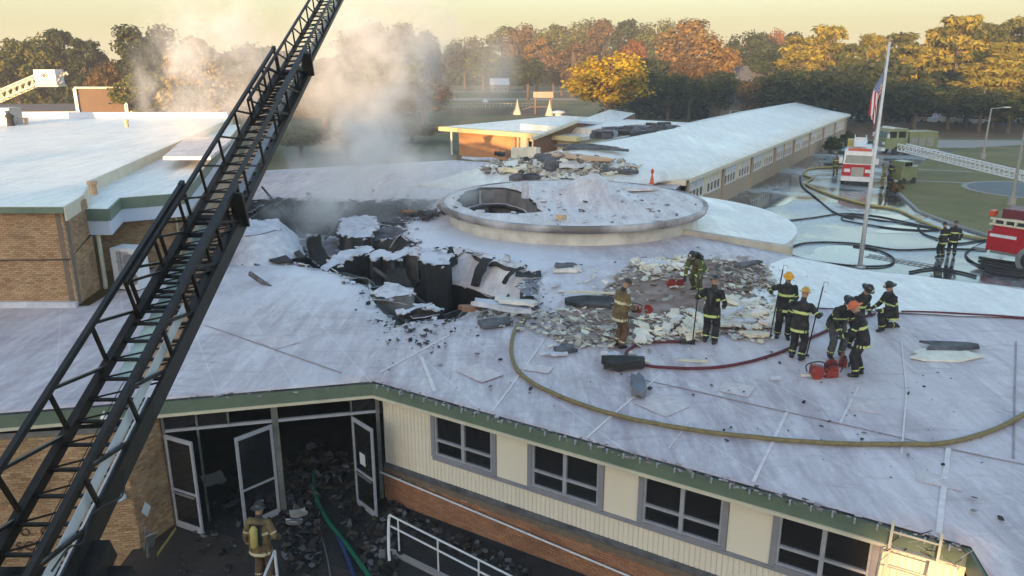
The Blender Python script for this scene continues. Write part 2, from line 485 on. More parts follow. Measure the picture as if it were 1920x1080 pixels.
# ------------------------------------------------------------------ ground
def sstep(a, b, x):
    t = max(0.0, min(1.0, (x - a) / (b - a)))
    return t * t * (3 - 2 * t)
def gz(x, y):
    z = -0.8 * (1 - sstep(57, 63, y))
    if x > 14: z = z * (1 - sstep(14, 20, x))
    if y < 30:
        z -= 1.0 * sstep(-9.3, -9.9, x) if x > -30 else 1.0
        if x > -2.9 and y < 30:       # lower area in front of the ramp
            pass
    return z
def ground_sheet():
    xs = sorted(set([-900, -500, -300, -200, -140] + list(range(-100, -30, 10)) + [-30, -24, -18, -14, -12, -11, -10.5, -10, -9.8, -9.6, -9.4, -9.2, -9, -8, -6, -4, -2, 0, 2, 4, 6, 8, 10, 12, 14, 16, 18, 20, 25] + list(range(30, 110, 10)) + [140, 200, 300, 500, 900]))
    ys = sorted(set([-900, -400, -200, -100, -60, -30, -10, 0, 5, 10, 13, 15, 16, 17, 18, 19, 20, 24, 28, 29.9, 30, 35, 40, 55, 57, 58, 59, 60, 61, 62, 63] + list(range(70, 200, 10)) + [220, 260, 300, 400, 600, 1000, 2000]))
    mb = MB()
    vs = [(x, y, gz(x, y) - 0.004) for y in ys for x in xs]
    n = len(xs)
    fs = [(j * n + i, j * n + i + 1, (j + 1) * n + i + 1, (j + 1) * n + i) for j in range(len(ys) - 1) for i in range(n - 1)]
    mb.add(vs, fs)
    return mb.build('ground', M['field'], kind='structure')
ground_sheet()
def sheet(name, poly, z, m, kind='structure', **k):
    mb = MB()
    mb.add([(p[0], p[1], z) for p in poly], [tuple(range(len(poly)))])
    me = bpy.data.meshes.new(name)
    bm = bmesh.new()
    f = bm.faces.new([bm.verts.new((p[0], p[1], z)) for p in poly])
    bm.normal_update()
    if f.normal.z < 0: bmesh.ops.reverse_faces(bm, faces=[f])
    bmesh.ops.triangulate(bm, faces=bm.faces[:])
    bm.to_mesh(me); bm.free()
    me.materials.append(m)
    o = bpy.data.objects.new(name, me); COL.objects.link(o)
    return tag(o, kind=kind, **k)
def ppoly(pts, z):
    return [at(u, v, z) for u, v in pts]

sheet('driveway', [(5, 34), (9, 27.5), (22, 22), (60, 12), (70, 30), (62, 60), (52, 100), (44, 116), (34, 96), (12, 52)], 0.004, M['wet'])
sheet('courtyard', [(-9.35, 3), (-9.35, 30), (8, 30), (20, 22), (20, -4), (5, 3)], -0.796, M['courtfloor'])
# lawn with its round path, right background
lawn = ppoly([(1672, 352), (1712, 322), (1740, 296), (1830, 278), (2100, 262), (2600, 330), (2300, 520), (1990, 470), (1860, 446), (1790, 424), (1722, 398)], 0.02)
mb = MB(); mb.prism([(p.x, p.y) for p in lawn], 0.0, 0.12)
mb.build('lawn', M['grass'], kind='structure')
cc = at(1925, 356, 0.12)
def ellring(c, r, z, n=40):
    return [(c.x + r * math.cos(2 * math.pi * k / n), c.y + r * math.sin(2 * math.pi * k / n)) for k in range(n)]
rc = (at(1925, 356, 0) - at(1815, 350, 0)).length
sheet('round_path_edge', ellring(cc, rc + 0.45, 0), 0.128, M['path'])
sheet('round_path', ellring(cc, rc, 0), 0.134, M['asphalt'])
for a_, b_ in (((1690, 316), (1822, 322)), ((1700, 338), (1815, 343))):
    p, q = at(*a_, 0.12), at(*b_, 0.12); d = (q - p).normalized(); s_ = Vector((-d.y, d.x, 0)) * 0.25
    sheet('lawn_path', [p - s_, q - s_, q + s_, p + s_], 0.126, M['path'])
sheet('far_road', ppoly([(1600, 272), (1720, 262), (2500, 266), (2500, 279), (1730, 277), (1640, 300)], 0.01), 0.012, M['path'])
sheet('leaf_strewn_verge', ppoly([(1570, 262), (1592, 232), (2600, 236), (2600, 262), (1720, 258)], 0.0), 0.008, M['leafground'])
sheet('parking_lane', ppoly([(1560, 232), (1590, 219), (2700, 224), (2700, 236)], 0.0), 0.012, M['asphalt'])
kb = MB(); pts = ppoly([(1672, 352), (1722, 398), (1790, 424), (1860, 446), (1990, 470)], 0)
for i in range(len(pts) - 1):
    kb.beam(pts[i] + Vector((0, 0, .07)), pts[i + 1] + Vector((0, 0, .07)), 0.22, 0.14)
kb.build('kerb', M['concrete'], kind='structure')
# field bands, centre background
for v0, v1, mm in ((152, 156, M['path']), (171, 173, M['path']), (184, 188, M['path'])):
    sheet('field_path', ppoly([(780, v0), (1075, v0), (1085, v1), (770, v1)], 0), 0.01, mm)
sheet('mulch_bed', ppoly([(840, 203), (1060, 203), (1075, 216), (830, 216)], 0), 0.014, M['leafground'])
# shallow water film with dark hose-washed patches by the flagpole
for i, (cu, cv, ru, rv) in enumerate([(1585, 482, 88, 20), (1700, 430, 60, 8), (1440, 378, 40, 12), (1660, 408, 80, 7)]):
    poly = []
    for k in range(28):
        a_ = 2 * math.pi * k / 28
        w = 1 + 0.18 * math.sin(3 * a_ + i) + 0.1 * math.sin(5 * a_ + 2 * i)
        poly.append(at(cu + ru * w * math.cos(a_), cv + rv * w * math.sin(a_), 0))
    sheet('puddle', poly, 0.010 + 0.003 * i, M['puddle'])

# ------------------------------------------------------------------ brick panels
def brick_unit():
    mb = MB(); mb.box((0, 0, 0), (0.194, 0.03, 0.057)); return mb.mesh('brick', M['brick'])
def brick_wall(parent, A, B, z0, z1, m, holes=(), keep=300, L=0.205, Hh=0.0677, near=None, name='brick_wall', slopes=None):
    """mortar backing plus a running bond; outward is the right-hand side of A->B"""
    A = Vector(A[:2]); B = Vector(B[:2]); d = (B - A); Lw = d.length; d.normalize(); n = Vector((d.y, -d.x))
    bk = MB(); bk.wbox(A, B, 0, Lw, z0, z1, -0.25, -0.012)
    wall = bk.build(name, M['mortar'], parent)
    unit = MB(); unit.box((0, 0, 0), (L - 0.011, 0.03, Hh - 0.010)); ume = unit.mesh('brick', m)
    half = MB(); half.box((0, 0, 0), (L / 2 - 0.011, 0.03, Hh - 0.010)); hme = half.mesh('brick', m)
    cells = []
    row = 0
    z = z0 + Hh / 2
    while z < z1 - Hh / 2 + 0.01:
        x = 0.0
        first = True
        while x < Lw - 0.03:
            w = L / 2 if (first and row % 2) else L
            if x + w > Lw: w = Lw - x
            first = False
            if w > 0.03: cells.append((x + w / 2, z, w))
            x += w
        z += Hh; row += 1
    rng = random.Random(3)
    yaw = math.atan2(d.y, d.x)
    nearp = Vector(near) if near is not None else Vector((0, 0, CAMZ))
    def pos(c):
        p = A + d * c[0] + n * (rng.uniform(-0.003, 0.003) - 0.006)
        return Vector((p.x, p.y, c[1]))
    full = [(c, pos(c)) for c in cells if not any(h[0] < c[0] < h[1] and h[2] < c[1] < h[3] for h in holes)]
    full.sort(key=lambda q: (q[1] - nearp).length)
    rest = MB()
    cnt = 0
    for c, p in full:
        if cnt < keep and abs(c[2] - L) < 1e-4:
            inst('brick', ume, wall, p, (0, 0, yaw)); cnt += 1
        else:
            rest.box(p, (c[2] - 0.011, 0.03, Hh - 0.010), rz=yaw)
    if rest.v: rest.build('brickwork', m, wall, kind='stuff')
    return wall

# ------------------------------------------------------------------ the low school wing with the burnt roof
RZ = 2.8
EA, EB, EC, ED = Vector((-12.05, 16.48)), Vector((-8.61, 17.22)), Vector((-3.59, 18.35)), Vector((7.85, 11.32))
school = empty('school_building', (0, 0, 0), 0, 'low school wing with pale membrane roof torn open by fire above the dark entrance', 'building')
outer = [(-24, 13.9), EA, EB, EC, ED, (7.68, 10.5), (7.25, 7.5), (27, 3), (27, 22.37), (13.74, 29.38), (11.7, 31.8), (8.35, 35.6),
         (9.6, 40), (9.3, 46), (11.4, 51.2), (8, 58), (-4.8, 63.6), (-22, 56), (-16.4, 44), (-14.3, 33), (-14.3, 24.7), (-24, 24.7)]
outer = [(float(p[0]), float(p[1])) for p in outer]
holepx = [(430, 492), (455, 400), (470, 374), (520, 370), (600, 373), (690, 376), (760, 372), (818, 374), (800, 392), (764, 406), (752, 440), (786, 468),
          (850, 462), (930, 487), (1010, 512), (990, 540), (1013, 580), (960, 572), (885, 570), (838, 598), (795, 590), (745, 604), (735, 585), (702, 562), (700, 540), (660, 520), (640, 508), (600, 497), (520, 486)]
hole0 = [at(u, v, RZ) for u, v in holepx]
def jag(poly, step=0.45, amp=0.16, seed=1):
    rr = random.Random(seed); out = []
    for i in range(len(poly)):
        a, b = Vector(poly[i][:2]), Vector(poly[(i + 1) % len(poly)][:2])
        n = max(1, int((b - a).length / step)); nn = Vector((-(b - a).y, (b - a).x)).normalized()
        for k in range(n):
            p = a.lerp(b, k / n)
            if k: p = p + nn * rr.uniform(-amp, amp)
            out.append((p.x, p.y))
    return out
hole = jag(hole0)
def inside(p, poly):
    c = False
    n = len(poly)
    for i in range(n):
        x1, y1 = poly[i][0], poly[i][1]; x2, y2 = poly[(i + 1) % n][0], poly[(i + 1) % n][1]
        if (y1 > p[1]) != (y2 > p[1]) and p[0] < (x2 - x1) * (p[1] - y1) / (y2 - y1) + x1: c = not c
    return c
def edge_dist(p, poly):
    best = 1e9; P_ = Vector(p[:2])
    for i in range(len(poly)):
        a = Vector(poly[i][:2]); b = Vector(poly[(i + 1) % len(poly)][:2]); d = b - a
        t = max(0, min(1, (P_ - a).dot(d) / max(d.length_squared, 1e-9)))
        best = min(best, (a + d * t - P_).length)
    return best
# the torn patch to the right, where crews stripped the roof
patchpx = [(1045, 585), (1120, 560), (1165, 515), (1210, 495), (1300, 487), (1400, 492), (1440, 545), (1452, 590), (1440, 628), (1350, 628), (1250, 632), (1190, 640), (1150, 650), (1080, 620)]
patch = jag([at(u, v, RZ) for u, v in patchpx], 0.35, 0.12, 4)
DC = Vector((3.15, 39.8)); DR = 6.85; DZ = 3.72
hd = [at(u, v, DZ) for u, v in ((858, 374), (870, 360), (900, 351), (950, 352), (985, 362), (1005, 382), (1018, 398), (985, 401), (930, 400), (888, 396), (866, 387))]
hd = jag(hd, .5, .10, 8)
_c = (sum(p[0] for p in hd) / len(hd), sum(p[1] for p in hd) / len(hd))
pit2 = [(_c[0] + (p[0] - _c[0]) * .93, _c[1] + (p[1] - _c[1]) * .93) for p in hd]
def cdt(outer_, holes_, spacing, zf):
    pts = []; edges = []
    for poly in [outer_] + holes_:
        b = len(pts); pts += [Vector((p[0], p[1])) for p in poly]
        edges += [(b + i, b + (i + 1) % len(poly)) for i in range(len(poly))]
    xs = [p[0] for p in outer_]; ys = [p[1] for p in outer_]
    x = min(xs) + spacing / 2
    while x < max(xs):
        y = min(ys) + spacing / 2
        while y < max(ys):
            q = (x + R.uniform(-.2, .2) * spacing, y + R.uniform(-.2, .2) * spacing)
            if inside(q, outer_) and not any(inside(q, h) for h in holes_) and all(edge_dist(q, h) > spacing * .3 for h in [outer_] + holes_):
                pts.append(Vector(q))
            y += spacing
        x += spacing
    v, e, f, _, _, _ = geometry.delaunay_2d_cdt(pts, edges, [], 0, 1e-5)
    fs = []
    for t in f:
        c = sum((v[i] for i in t), Vector((0, 0))) / len(t)
        if inside(c, outer_) and not any(inside(c, h) for h in holes_): fs.append(tuple(t))
    return [(p.x, p.y, zf(p.x, p.y)) for p in v], fs
def roofz(x, y):
    d = edge_dist((x, y), hole)
    z = RZ + 0.035 * noise.noise(Vector((x * .35, y * .35, 0))) + 0.012 * noise.noise(Vector((x * 1.6, y * 1.6, 3)))
    z -= 0.22 * math.exp(-d / 0.5) * (0.6 + 0.8 * noise.noise(Vector((x * 1.1, y * 1.1, 7))))
    e = edge_dist((x, y), outer)
    return RZ + (z - RZ) * min(1, e / 1.0)
vs, fs = cdt(outer, [hole, pit2], 0.62, roofz)
me = bpy.data.meshes.new('roof')
me.from_pydata(vs, [], fs)
me.materials.append(M['roof']); me.materials.append(M['char'])
roof_o = bpy.data.objects.new('roof', me); COL.objects.link(roof_o); roof_o.parent = school
md = roof_o.modifiers.new('solid', 'SOLIDIFY'); md.thickness = 0.22; md.offset = -1; md.material_offset = 1; md.material_offset_rim = 1
for p in me.polygons: p.use_smooth = True
if me.polygons[0].normal.z < 0:
    me.flip_normals()
# stripped deck sheet
sd = sheet('stripped_deck', patch, RZ + 0.045, M['deck'], kind=None); sd.parent = school
# roof seams: raised lap strips
def seam(pts, w=0.07, m='foam', nm='membrane_seam'):
    P_ = [at(u, v, RZ) for u, v in pts]
    mb = MB()
    for a, b in zip(P_[:-1], P_[1:]):
        n = max(1, int((b - a).length / .6))
        for k in range(n):
            p = a.lerp(b, k / n); q = a.lerp(b, (k + 1) / n)
            p.z = roofz(p.x, p.y) + .012; q.z = roofz(q.x, q.y) + .012
            mb.beam(p, q, w, .016)
    mb.build(nm, M[m], school)
M['seamdark'] = mat('seam_dark', (0.24, 0.20, 0.21), (0.36, 0.31, 0.32), sc=3, rough=0.7)
M['patchm'] = membrane('membrane_patch_sheet', base=(.53, .44, .45), light=(.70, .63, .62), dark=(.32, .26, .27), rot=1.2, foam=False)
M['seamlight'] = mat('seam_light', (0.78, 0.70, 0.69), (0.60, 0.53, 0.53), sc=5, rough=0.6)
seam([(1180, 705), (1480, 775), (1790, 845), (1925, 872)], .03, 'seamdark')
seam([(1475, 775), (1412, 905)],   .07, 'seamlight')
seam([(1778, 842), (1760, 1000)], .10, 'seamlight')
seam([(1610, 725), (1575, 795)], .05, 'seamlight')
seam([(385, 610), (640, 700)], .03, 'seamdark')
seam([(850, 625), (712, 700)], .06, 'seamlight')
seam([(1020, 640), (925, 770)], .05, 'seamlight')
seam([(1240, 700), (1100, 822)], .05, 'seamlight')
seam([(790, 670), (815, 735)], .10, 'seamlight')
seam([(1905, 640), (1900, 860)], .04, 'seamdark')
seam([(1690, 640), (1700, 735), (1690, 850)], .04, 'seamlight')

rr = random.Random(41)
for k in range(6):
    u0 = rr.uniform(250, 1850); v0 = rr.uniform(600, 900); L_ = rr.uniform(60, 200)
    p = at(u0, v0, RZ)
    if inside(p, outer) and edge_dist(p, outer) > 1.5 and not inside(p, hole) and edge_dist(p, patch) > .5:
        u1, v1 = u0 - L_ * rr.uniform(.4, .7), v0 + L_ * .8
        q = at(u1, v1, RZ)
        if inside(q, outer) and edge_dist(q, outer) > .3: seam([(u0, v0), (u1, v1)], rr.uniform(.02, .045), 'seamlight')
for k in range(7):
    u0 = (520, 900, 1000, 1240, 1380, 1620, 1760)[k]; v0 = (640, 700, 690, 760, 730, 760, 900)[k]
    p = at(u0, v0, RZ); w_, h_ = rr.uniform(.3, .6), rr.uniform(.2, .45); a_ = rr.uniform(-.9, -.3)
    mb = MB(); c_, s_ = math.cos(a_), math.sin(a_)
    pl_ = [(x * c_ - y * s_, x * s_ + y * c_) for x, y in ((-w_, -h_), (w_, -h_), (w_, h_), (-w_, h_))]
    mb.prism(pl_, 0, .012); o = mb.build('membrane_patch', M['patchm'], school); o.location = (p.x, p.y, roofz(p.x, p.y) + .012)
brt = pxp = [at(u, v, RZ) for u, v in ((1408, 545), (1425, 515), (1445, 497), (1483, 484), (1540, 494), (1612, 508), (1760, 524), (1930, 548), (2020, 566), (2000, 602), (1700, 590), (1560, 580), (1460, 577), (1425, 566))]
pl_ = jag([(p.x, p.y) for p in brt], .8, .05, 15)
vs, fs = cdt(pl_, [], .7, lambda x, y: roofz(x, y) + .05 + .02 * noise.noise(Vector((x * 2.5, y * 2.5, 1))))
mb = MB(); mb.add(vs, fs); o = mb.build('upper_membrane', M['roof_hi'], school, smooth=True)
if o.data.polygons[0].normal.z < 0: o.data.flip_normals()
# fascia bands round the eaves
def fascia(parent, pts, z1, h, d=0.05, m='green', nm='fascia', off=0.0):
    for a, b in zip(pts[:-1], pts[1:]):
        a = Vector(a[:2]); b = Vector(b[:2])
        mb = MB(); L_ = (b - a).length
        mb.wbox(a, b, 0, L_, z1 - h, z1, off, off + d)
        mb.build(nm, M[m], parent)
eave = [(-24, 13.9), EA, EB, EC, ED]
fascia(school, eave, RZ - 0.05, 0.32, 0.06)
fascia(school, eave, RZ - 0.36, 0.07, 0.10, 'creamtrim', 'fascia_trim')
fascia(school, [ED, (7.68, 10.5), (7.25, 7.5)], RZ - 0.03, 0.42, 0.05, 'green')
fascia(school, [(27, 22.37), (13.74, 29.38), (11.7, 31.8), (8.35, 35.6)], RZ - 0.02, 0.3, 0.04, 'creamtrim')
fascia(school, [(27, 22.37), (13.74, 29.38), (11.7, 31.8), (8.35, 35.6)], RZ - 0.32, 2.4, 0.04, 'cream', 'rear_wall', off=-0.7)
# torn flashing, clips and soot along the front eave
tf = MB(); rr = random.Random(5)
for a, b in ((EB, EC), (EC, ED)):
    L_ = (b - a).length; d = (b - a).normalized(); n = Vector((d.y, -d.x))
    dens = 4 if a is EB else 17
    for k in range(int(L_ * dens)):
        p = a + d * rr.uniform(0, L_) + n * rr.uniform(-.05, .10)
        s_ = rr.uniform(.015, .06)
        tf.box((p.x, p.y, RZ - rr.uniform(-.02, .09)), (s_ * rr.uniform(1, 3), s_, s_ * .6), m=rr.choice((0, 0, 1, 1, 2)),
               mat=Matrix.Rotation(math.atan2(d.y, d.x) + rr.uniform(-.5, .5), 3, 'Z') @ Matrix.Rotation(rr.uniform(-.7, .7), 3, 'X'))
tf.build('torn_flashing', [M['ash'], M['seamdark'], M['framel']], school, kind='stuff')
fl = MB()
d = (ED - EC).normalized(); n = Vector((d.y, -d.x)); yy = 0.2
while yy < 13.2:
    p = EC + d * yy + n * .09
    if not fl.v:
        fl.box((0, 0, 0), (.03, .06, .10)); clip_me = fl.mesh('gutter_clip', M['framel'])
    inst('gutter_clip', clip_me, school, (p.x, p.y, RZ - .07), (0, 0, math.atan2(d.y, d.x))); yy += 0.38

# window wall, right of the entrance
NW = Vector((0.523, 0.852))
WA = EC + NW * 0.3; WB = ED + NW * 0.3
LW = (WB - WA).length
wins = [(1.74, 3.47), (4.60, 6.33), (7.40, 9.13), (10.25, 11.94)]
WZ0, WZ1 = 1.02, 2.32
wallp = empty('window_wall', parent=school)
core = MB()
core.wbox(WA, WB, 0, LW, -1.9, WZ0 - .06, -0.25, -0.02)
xs_ = [0] + [w for ww in wins for w in ww] + [LW]
for i in range(0, len(xs_), 2):
    core.wbox(WA, WB, xs_[i], xs_[i + 1], WZ0 - .06, 2.5, -0.25, -0.02)
core.wbox(WA, WB, 0, LW, 2.5, 2.58, -0.25, -0.02)
core.build('wall_core', M['creamtrim'], wallp)
# siding boards: full height at both ends, apron elsewhere
bw = 0.118
x = 0.0
cache = {}
yaw = math.atan2((WB - WA).y, (WB - WA).x)
dW = (WB - WA).normalized(); nWo = Vector((dW.y, -dW.x))
while x < LW - bw:
    c = x + bw / 2
    full = c < wins[0][0] - 0.03 or c > wins[-1][1] + 0.08
    z0, z1 = 0.33, (2.44 if full else WZ0 - 0.10)
    key = full
    if key not in cache:
        mb = MB()
        w_, t_ = bw - 0.007, 0.018
        hh = z1 - z0
        mb.add([(-w_/2, 0, 0), (w_/2, 0, 0), (w_/2 - .012, -t_, 0), (-w_/2 + .008, -t_, 0), (-w_/2, 0, hh), (w_/2, 0, hh), (w_/2 - .012, -t_, hh), (-w_/2 + .012, -t_, hh)],
               [(0, 1, 2, 3), (4, 7, 6, 5), (0, 3, 7, 4), (1, 5, 6, 2), (2, 6, 7, 3)])
        cache[key] = mb.mesh('siding_board', M['siding'])
    p = WA + dW * c + nWo * (-0.018)
    inst('siding_board', cache[key], wallp, (p.x, p.y, z0), (0, 0, yaw))
    x += bw
for i, (a, b) in enumerate(zip([w[1] for w in wins[:-1]], [w[0] for w in wins[1:]])):
    mb = MB(); mb.wbox(WA, WB, a + .13, b - .13, WZ0 - .02, 2.44, -0.02, 0.012)
    mb.build('infill_panel', M['cream'], wallp)
mb = MB(); mb.wbox(WA, WB, wins[0][0] - .08, wins[-1][1] + .1, WZ0 - .10, WZ0 - .03, -0.02, 0.07)
mb.build('long_sill', M['frame'], wallp)
mb = MB(); mb.wbox(WA, WB, 0, LW, 0.20, 0.33, -0.02, 0.05); mb.build('base_flashing', M['ash'], wallp)
mb = MB(); mb.wbox(WA, WB, 0, LW, 0.02, 0.20, -0.02, 0.10); mb.build('brick_ledge', M['mortar'], wallp)
brick_wall(school, WA + nWo * .09, WB + nWo * .09, -2.1, 0.10, M['brickred'], keep=300)
for s0, s1 in wins:
    wi = empty('window', parent=school)
    f = MB()
    f.wbox(WA, WB, s0 - .12, s0, WZ0 - .02, WZ1 + .10, -0.05, 0.05)
    f.wbox(WA, WB, s1, s1 + .12, WZ0 - .02, WZ1 + .10, -0.05, 0.05)
    f.wbox(WA, WB, s0, s1, WZ1 + .002, WZ1 + .10, -0.05, 0.045)
    f.wbox(WA, WB, s0, s1, WZ0 - .03, WZ0 + .04, -0.05, 0.06)
    f.build('frame', M['frame'], wi)
    f = MB()
    mid = (s0 + s1) / 2; tz = WZ0 + 0.46
    f.wbox(WA, WB, s0, s0 + .05, WZ0 + .04, WZ1, -0.06, 0.02); f.wbox(WA, WB, s1 - .05, s1, WZ0 + .04, WZ1, -0.06, 0.02)
    f.wbox(WA, WB, mid - .045, mid + .045, WZ0 + .04, WZ1, -0.06, 0.03)
    for a, b in ((s0 + .05, mid - .045), (mid + .045, s1 - .05)):
        f.wbox(WA, WB, a, b, tz - .03, tz + .03, -0.06, 0.022)
        f.wbox(WA, WB, a, b, WZ0 + .04, WZ0 + .08, -0.06, 0.022)
        f.wbox(WA, WB, a, b, WZ1 - .04, WZ1, -0.06, 0.022)
    f.build('sash', M['framel'], wi)
    for a, b in ((s0 + .05, mid - .045), (mid + .045, s1 - .05)):
        for z0, z1 in ((WZ0 + .08, tz - .03), (tz + .03, WZ1 - .04)):
            g = MB(); g.wbox(WA, WB, a, b, z0, z1, -0.045, -0.037); g.build('pane', M['glass'], wi)
# handrail on the brick
hr = empty('wall_handrail', label='white handrail running along the orange brick below the four windows', cat='handrail')
t_ = MB()
P0 = WA + nWo * .22
t_.tube([(P0.x, P0.y, .12), *[((P0 + dW * s).x, (P0 + dW * s).y, .12 - .44 * s / 7.5) for s in (2, 4, 6, 8, 10.5)]], 0.024, 6)
t_.build('rail', M['whitemetal'], hr)
for s in (0.6, 2.6, 4.6, 6.6, 8.6):
    p = P0 + dW * s; q = WA + dW * s + nWo * .10; z = .12 - .44 * s / 7.5
    mb = MB(); mb.beam((p.x, p.y, z), (q.x, q.y, z - .05), .02); mb.build('bracket', M['whitemetal'], hr)

# interior behind the windows and entrance: dark burnt rooms
bx = MB()
bx.add([(-9, 17.6, -0.79), (12, 9, -0.79), (12, 50, -0.79), (-20, 50, -0.79), (-20, 18, -0.79)], [(0, 1, 2, 3, 4)])
bx.build('burnt_floor', M['black'], school)
cw = MB()
a2, b2 = WA + NW * 4.2, WB + NW * 4.2
cw.wbox(a2, b2, 0, LW, -0.79, 2.56, -0.1, 0); cw.build('inner_wall', M['black'], school)
cw = MB()
far = [at(u, v, RZ) for u, v in ((430, 374), (470, 371), (600, 369), (760, 368), (835, 371))]
for p, q in zip(far[:-1], far[1:]):
    cw.wbox(Vector((p.x, p.y + .5)), Vector((q.x, q.y + .5)), 0, (q - p).length, -0.79, 2.55, -0.1, 0)
cw.build('pit_back_wall', M['char'], school)
cw = MB(); cw.beam((-14.2, 30, .9), (-14.2, 46, .9), .15, 3.3); cw.beam((3.0, 20, .9), (2.4, 33, .9), .15, 3.3); cw.beam((2.4, 33, .9), (-2, 46, .9), .15, 3.3)
cw.beam((-7.5, 26, .9), (-2.5, 22.5, .9), .15, 3.3)
cw.build('pit_side_wall', M['char'], school)
# remains inside the pit: fallen beams, partitions
pit = MB(); rr = random.Random(12)
for k in range(120):
    p = Vector((rr.uniform(-13, 1), rr.uniform(25, 44), rr.uniform(-.6, 1.6)))
    a = rr.uniform(0, math.pi); L_ = rr.uniform(1, 4)
    dv = Vector((math.cos(a), math.sin(a), rr.uniform(-.5, .5))) * L_ * 1.3
    pit.beam(p, p + dv, rr.uniform(.04, .12), rr.uniform(.06, .28), m=rr.choice((0, 0, 1)))
pit.build('fallen_beams', [M['char'], M['ash']], school, kind='stuff')

# ------------------------------------------------------------------ entrance glazing
GA, GB = Vector((-8.72, 17.33)), Vector((-3.50, 18.50))
GL = (GB - GA).length
def gbox(mb, s0, s1, z0, z1, d0=-.06, d1=.04): mb.wbox(GA, GB, s0, s1, z0, z1, d0, d1)
ent = empty('entrance_frame', parent=school)
f = MB()
gbox(f, 0, .07, -.8, 2.46); gbox(f, GL - .1, GL, -.8, 2.46); gbox(f, .07, GL - .1, 2.40, 2.47, -.06, .038)
gbox(f, 2.62, 2.78, -.8, 2.398)
f.build('frame_post', M['doorf'], ent)
f = MB(); gbox(f, .07, 2.62, 1.86, 1.93, -.05, .03); gbox(f, 2.78, GL - .1, 1.86, 1.93, -.05, .03); f.build('transom', M['framel'], ent)
for s, z0, z1 in ((.80, 1.932, 2.398), (.80, -.8, 1.858), (4.60, 1.932, 2.398), (4.60, -.8, 1.858), (1.55, 1.932, 2.398)):
    f = MB(); gbox(f, s, s + .05, z0, z1, -.05, .03); f.build('mullion', M['doorf'], ent)
for s0, s1 in ((.07, .8), (.85, 1.55), (4.65, GL - .1)):
    g = MB(); gbox(g, s0, s1, 1.932, 2.398, -.02, -.012); g.build('pane', M['glass'], ent)
def door(hinge_s, ang, w=0.98, h=2.6, z0=-.78, parent=school):
    hp = GA + (GB - GA).normalized() * hinge_s
    base = math.atan2((GB - GA).y, (GB - GA).x)
    o = empty('door', (hp.x, hp.y - .05, z0), base + ang, parent=parent)
    f = MB()
    for x in (0, w - .07): f.box((x + .035, 0, h / 2), (.07, .05, h))
    for z, hh in ((0.09, .18), (h - .05, .10), (h * .42, .04)): f.box((w / 2, 0, z), (w - .141, .048, hh))
    f.build('leaf_frame', M['framel'], o)
    g = MB(); g.box((w / 2, 0, h * .21 + .09), (w - .14, .01, h * .42 - .19)); g.box((w / 2, 0, h * .7), (w - .14, .01, h * .56 - .1))
    g.build('pane', M['glass'], o)
    b = MB(); b.box((w / 2, -.06, h * .40), (w - .2, .03, .05)); b.build('push_bar', M['steel'], o)
    return o
door(0.06, rad(-38), 0.92); door(2.62, rad(180 + 35), 1.02); 
d3 = door(4.65, rad(-60), 0.95)
f = MB(); f.box((.45, -.035, 1.55), (.26, .006, .34)); f.build('notice', M['whitemetal'], d3)

# ------------------------------------------------------------------ left brick front with lettering
LCa, LCb = Vector((-9.17, 16.35)), Vector((-8.76, 17.36))
LA = Vector((-22.0, 14.62 - .05))
brick_wall(school, LA, LCa, -1.9, 2.40, M['brick'], keep=300, near=(-9.3, 15, 0.5))
brick_wall(school, LCa, LCb, -1.9, 2.40, M['brick'], keep=0, L=0.14)
def letters(txt, s, z, size, parent):
    cu = bpy.data.curves.new('lettering', 'FONT')
    cu.body = txt; cu.size = size; cu.extrude = 0.012; cu.space_character = 1.15
    o = bpy.data.objects.new('lettering', cu); COL.objects.link(o)
    dg = bpy.context.evaluated_depsgraph_get()
    me = bpy.data.meshes.new_from_object(o.evaluated_get(dg)); bpy.data.objects.remove(o)
    me.materials.clear(); me.materials.append(M['letter'])
    dd = (LCa - LA).normalized(); p = LCa - dd * s; n = Vector((dd.y, -dd.x)); p = p + n * .03
    o = bpy.data.objects.new('lettering', me); COL.objects.link(o); o.parent = parent
    o.location = (p.x, p.y, z); o.rotation_euler = (math.pi / 2, 0, math.atan2(dd.y, dd.x))
    return o
M['letter'] = mat('dark_bronze', (0.06, 0.04, 0.03), (0.09, 0.06, 0.045), sc=6, rough=0.6)
def onleft(u, v):
    r_ = ray(u, v); dd = (LCa - LA).normalized()
    det = r_.x * (-dd.y) + dd.x * r_.y
    t = (LA.x * (-dd.y) + dd.x * LA.y) / det
    s = (Vector((t * r_.x, t * r_.y)) - LA).dot(dd)
    return (LCa - LA).length - s, CAMZ + t * r_.z
s_, z_ = onleft(32, 1032); letters('SCH', s_, z_, 0.34, school)
s_, z_ = onleft(40, 1004); letters('O  O', s_, z_, 0.28, school)
lamp_s, lamp_z = onleft(229, 925)
sd_ = (LCa - LA).normalized(); nL = Vector((sd_.y, -sd_.x))
p = LCa - sd_ * lamp_s + nL * .18
o = empty('wall_lamp', (p.x, p.y, lamp_z), 0, 'white dome lamp on the tan brick corner beside the ladder', 'wall lamp')
mb = MB(); mb.lathe([(.15, -.05), (.155, 0), (.12, .08), (.06, .12), (0, .13)], n=14); mb.build('dome', M['whitemetal'], o, smooth=True)
mb = MB(); mb.beam((0, .01, .08), (nL.x * -.17, nL.y * -.17, .1), .05); mb.build('bracket', M['whitemetal'], o)
ps = LCa.lerp(LCb, .25) + Vector((.05, -.02))
mb = MB(); mb.prism([(0, -.13), (.13, 0), (0, .13), (-.13, 0)], -.008, .008)
o = mb.build('diamond_sign', M['whitemetal'], label='small pale diamond plate on the side of the tan brick corner', cat='sign')
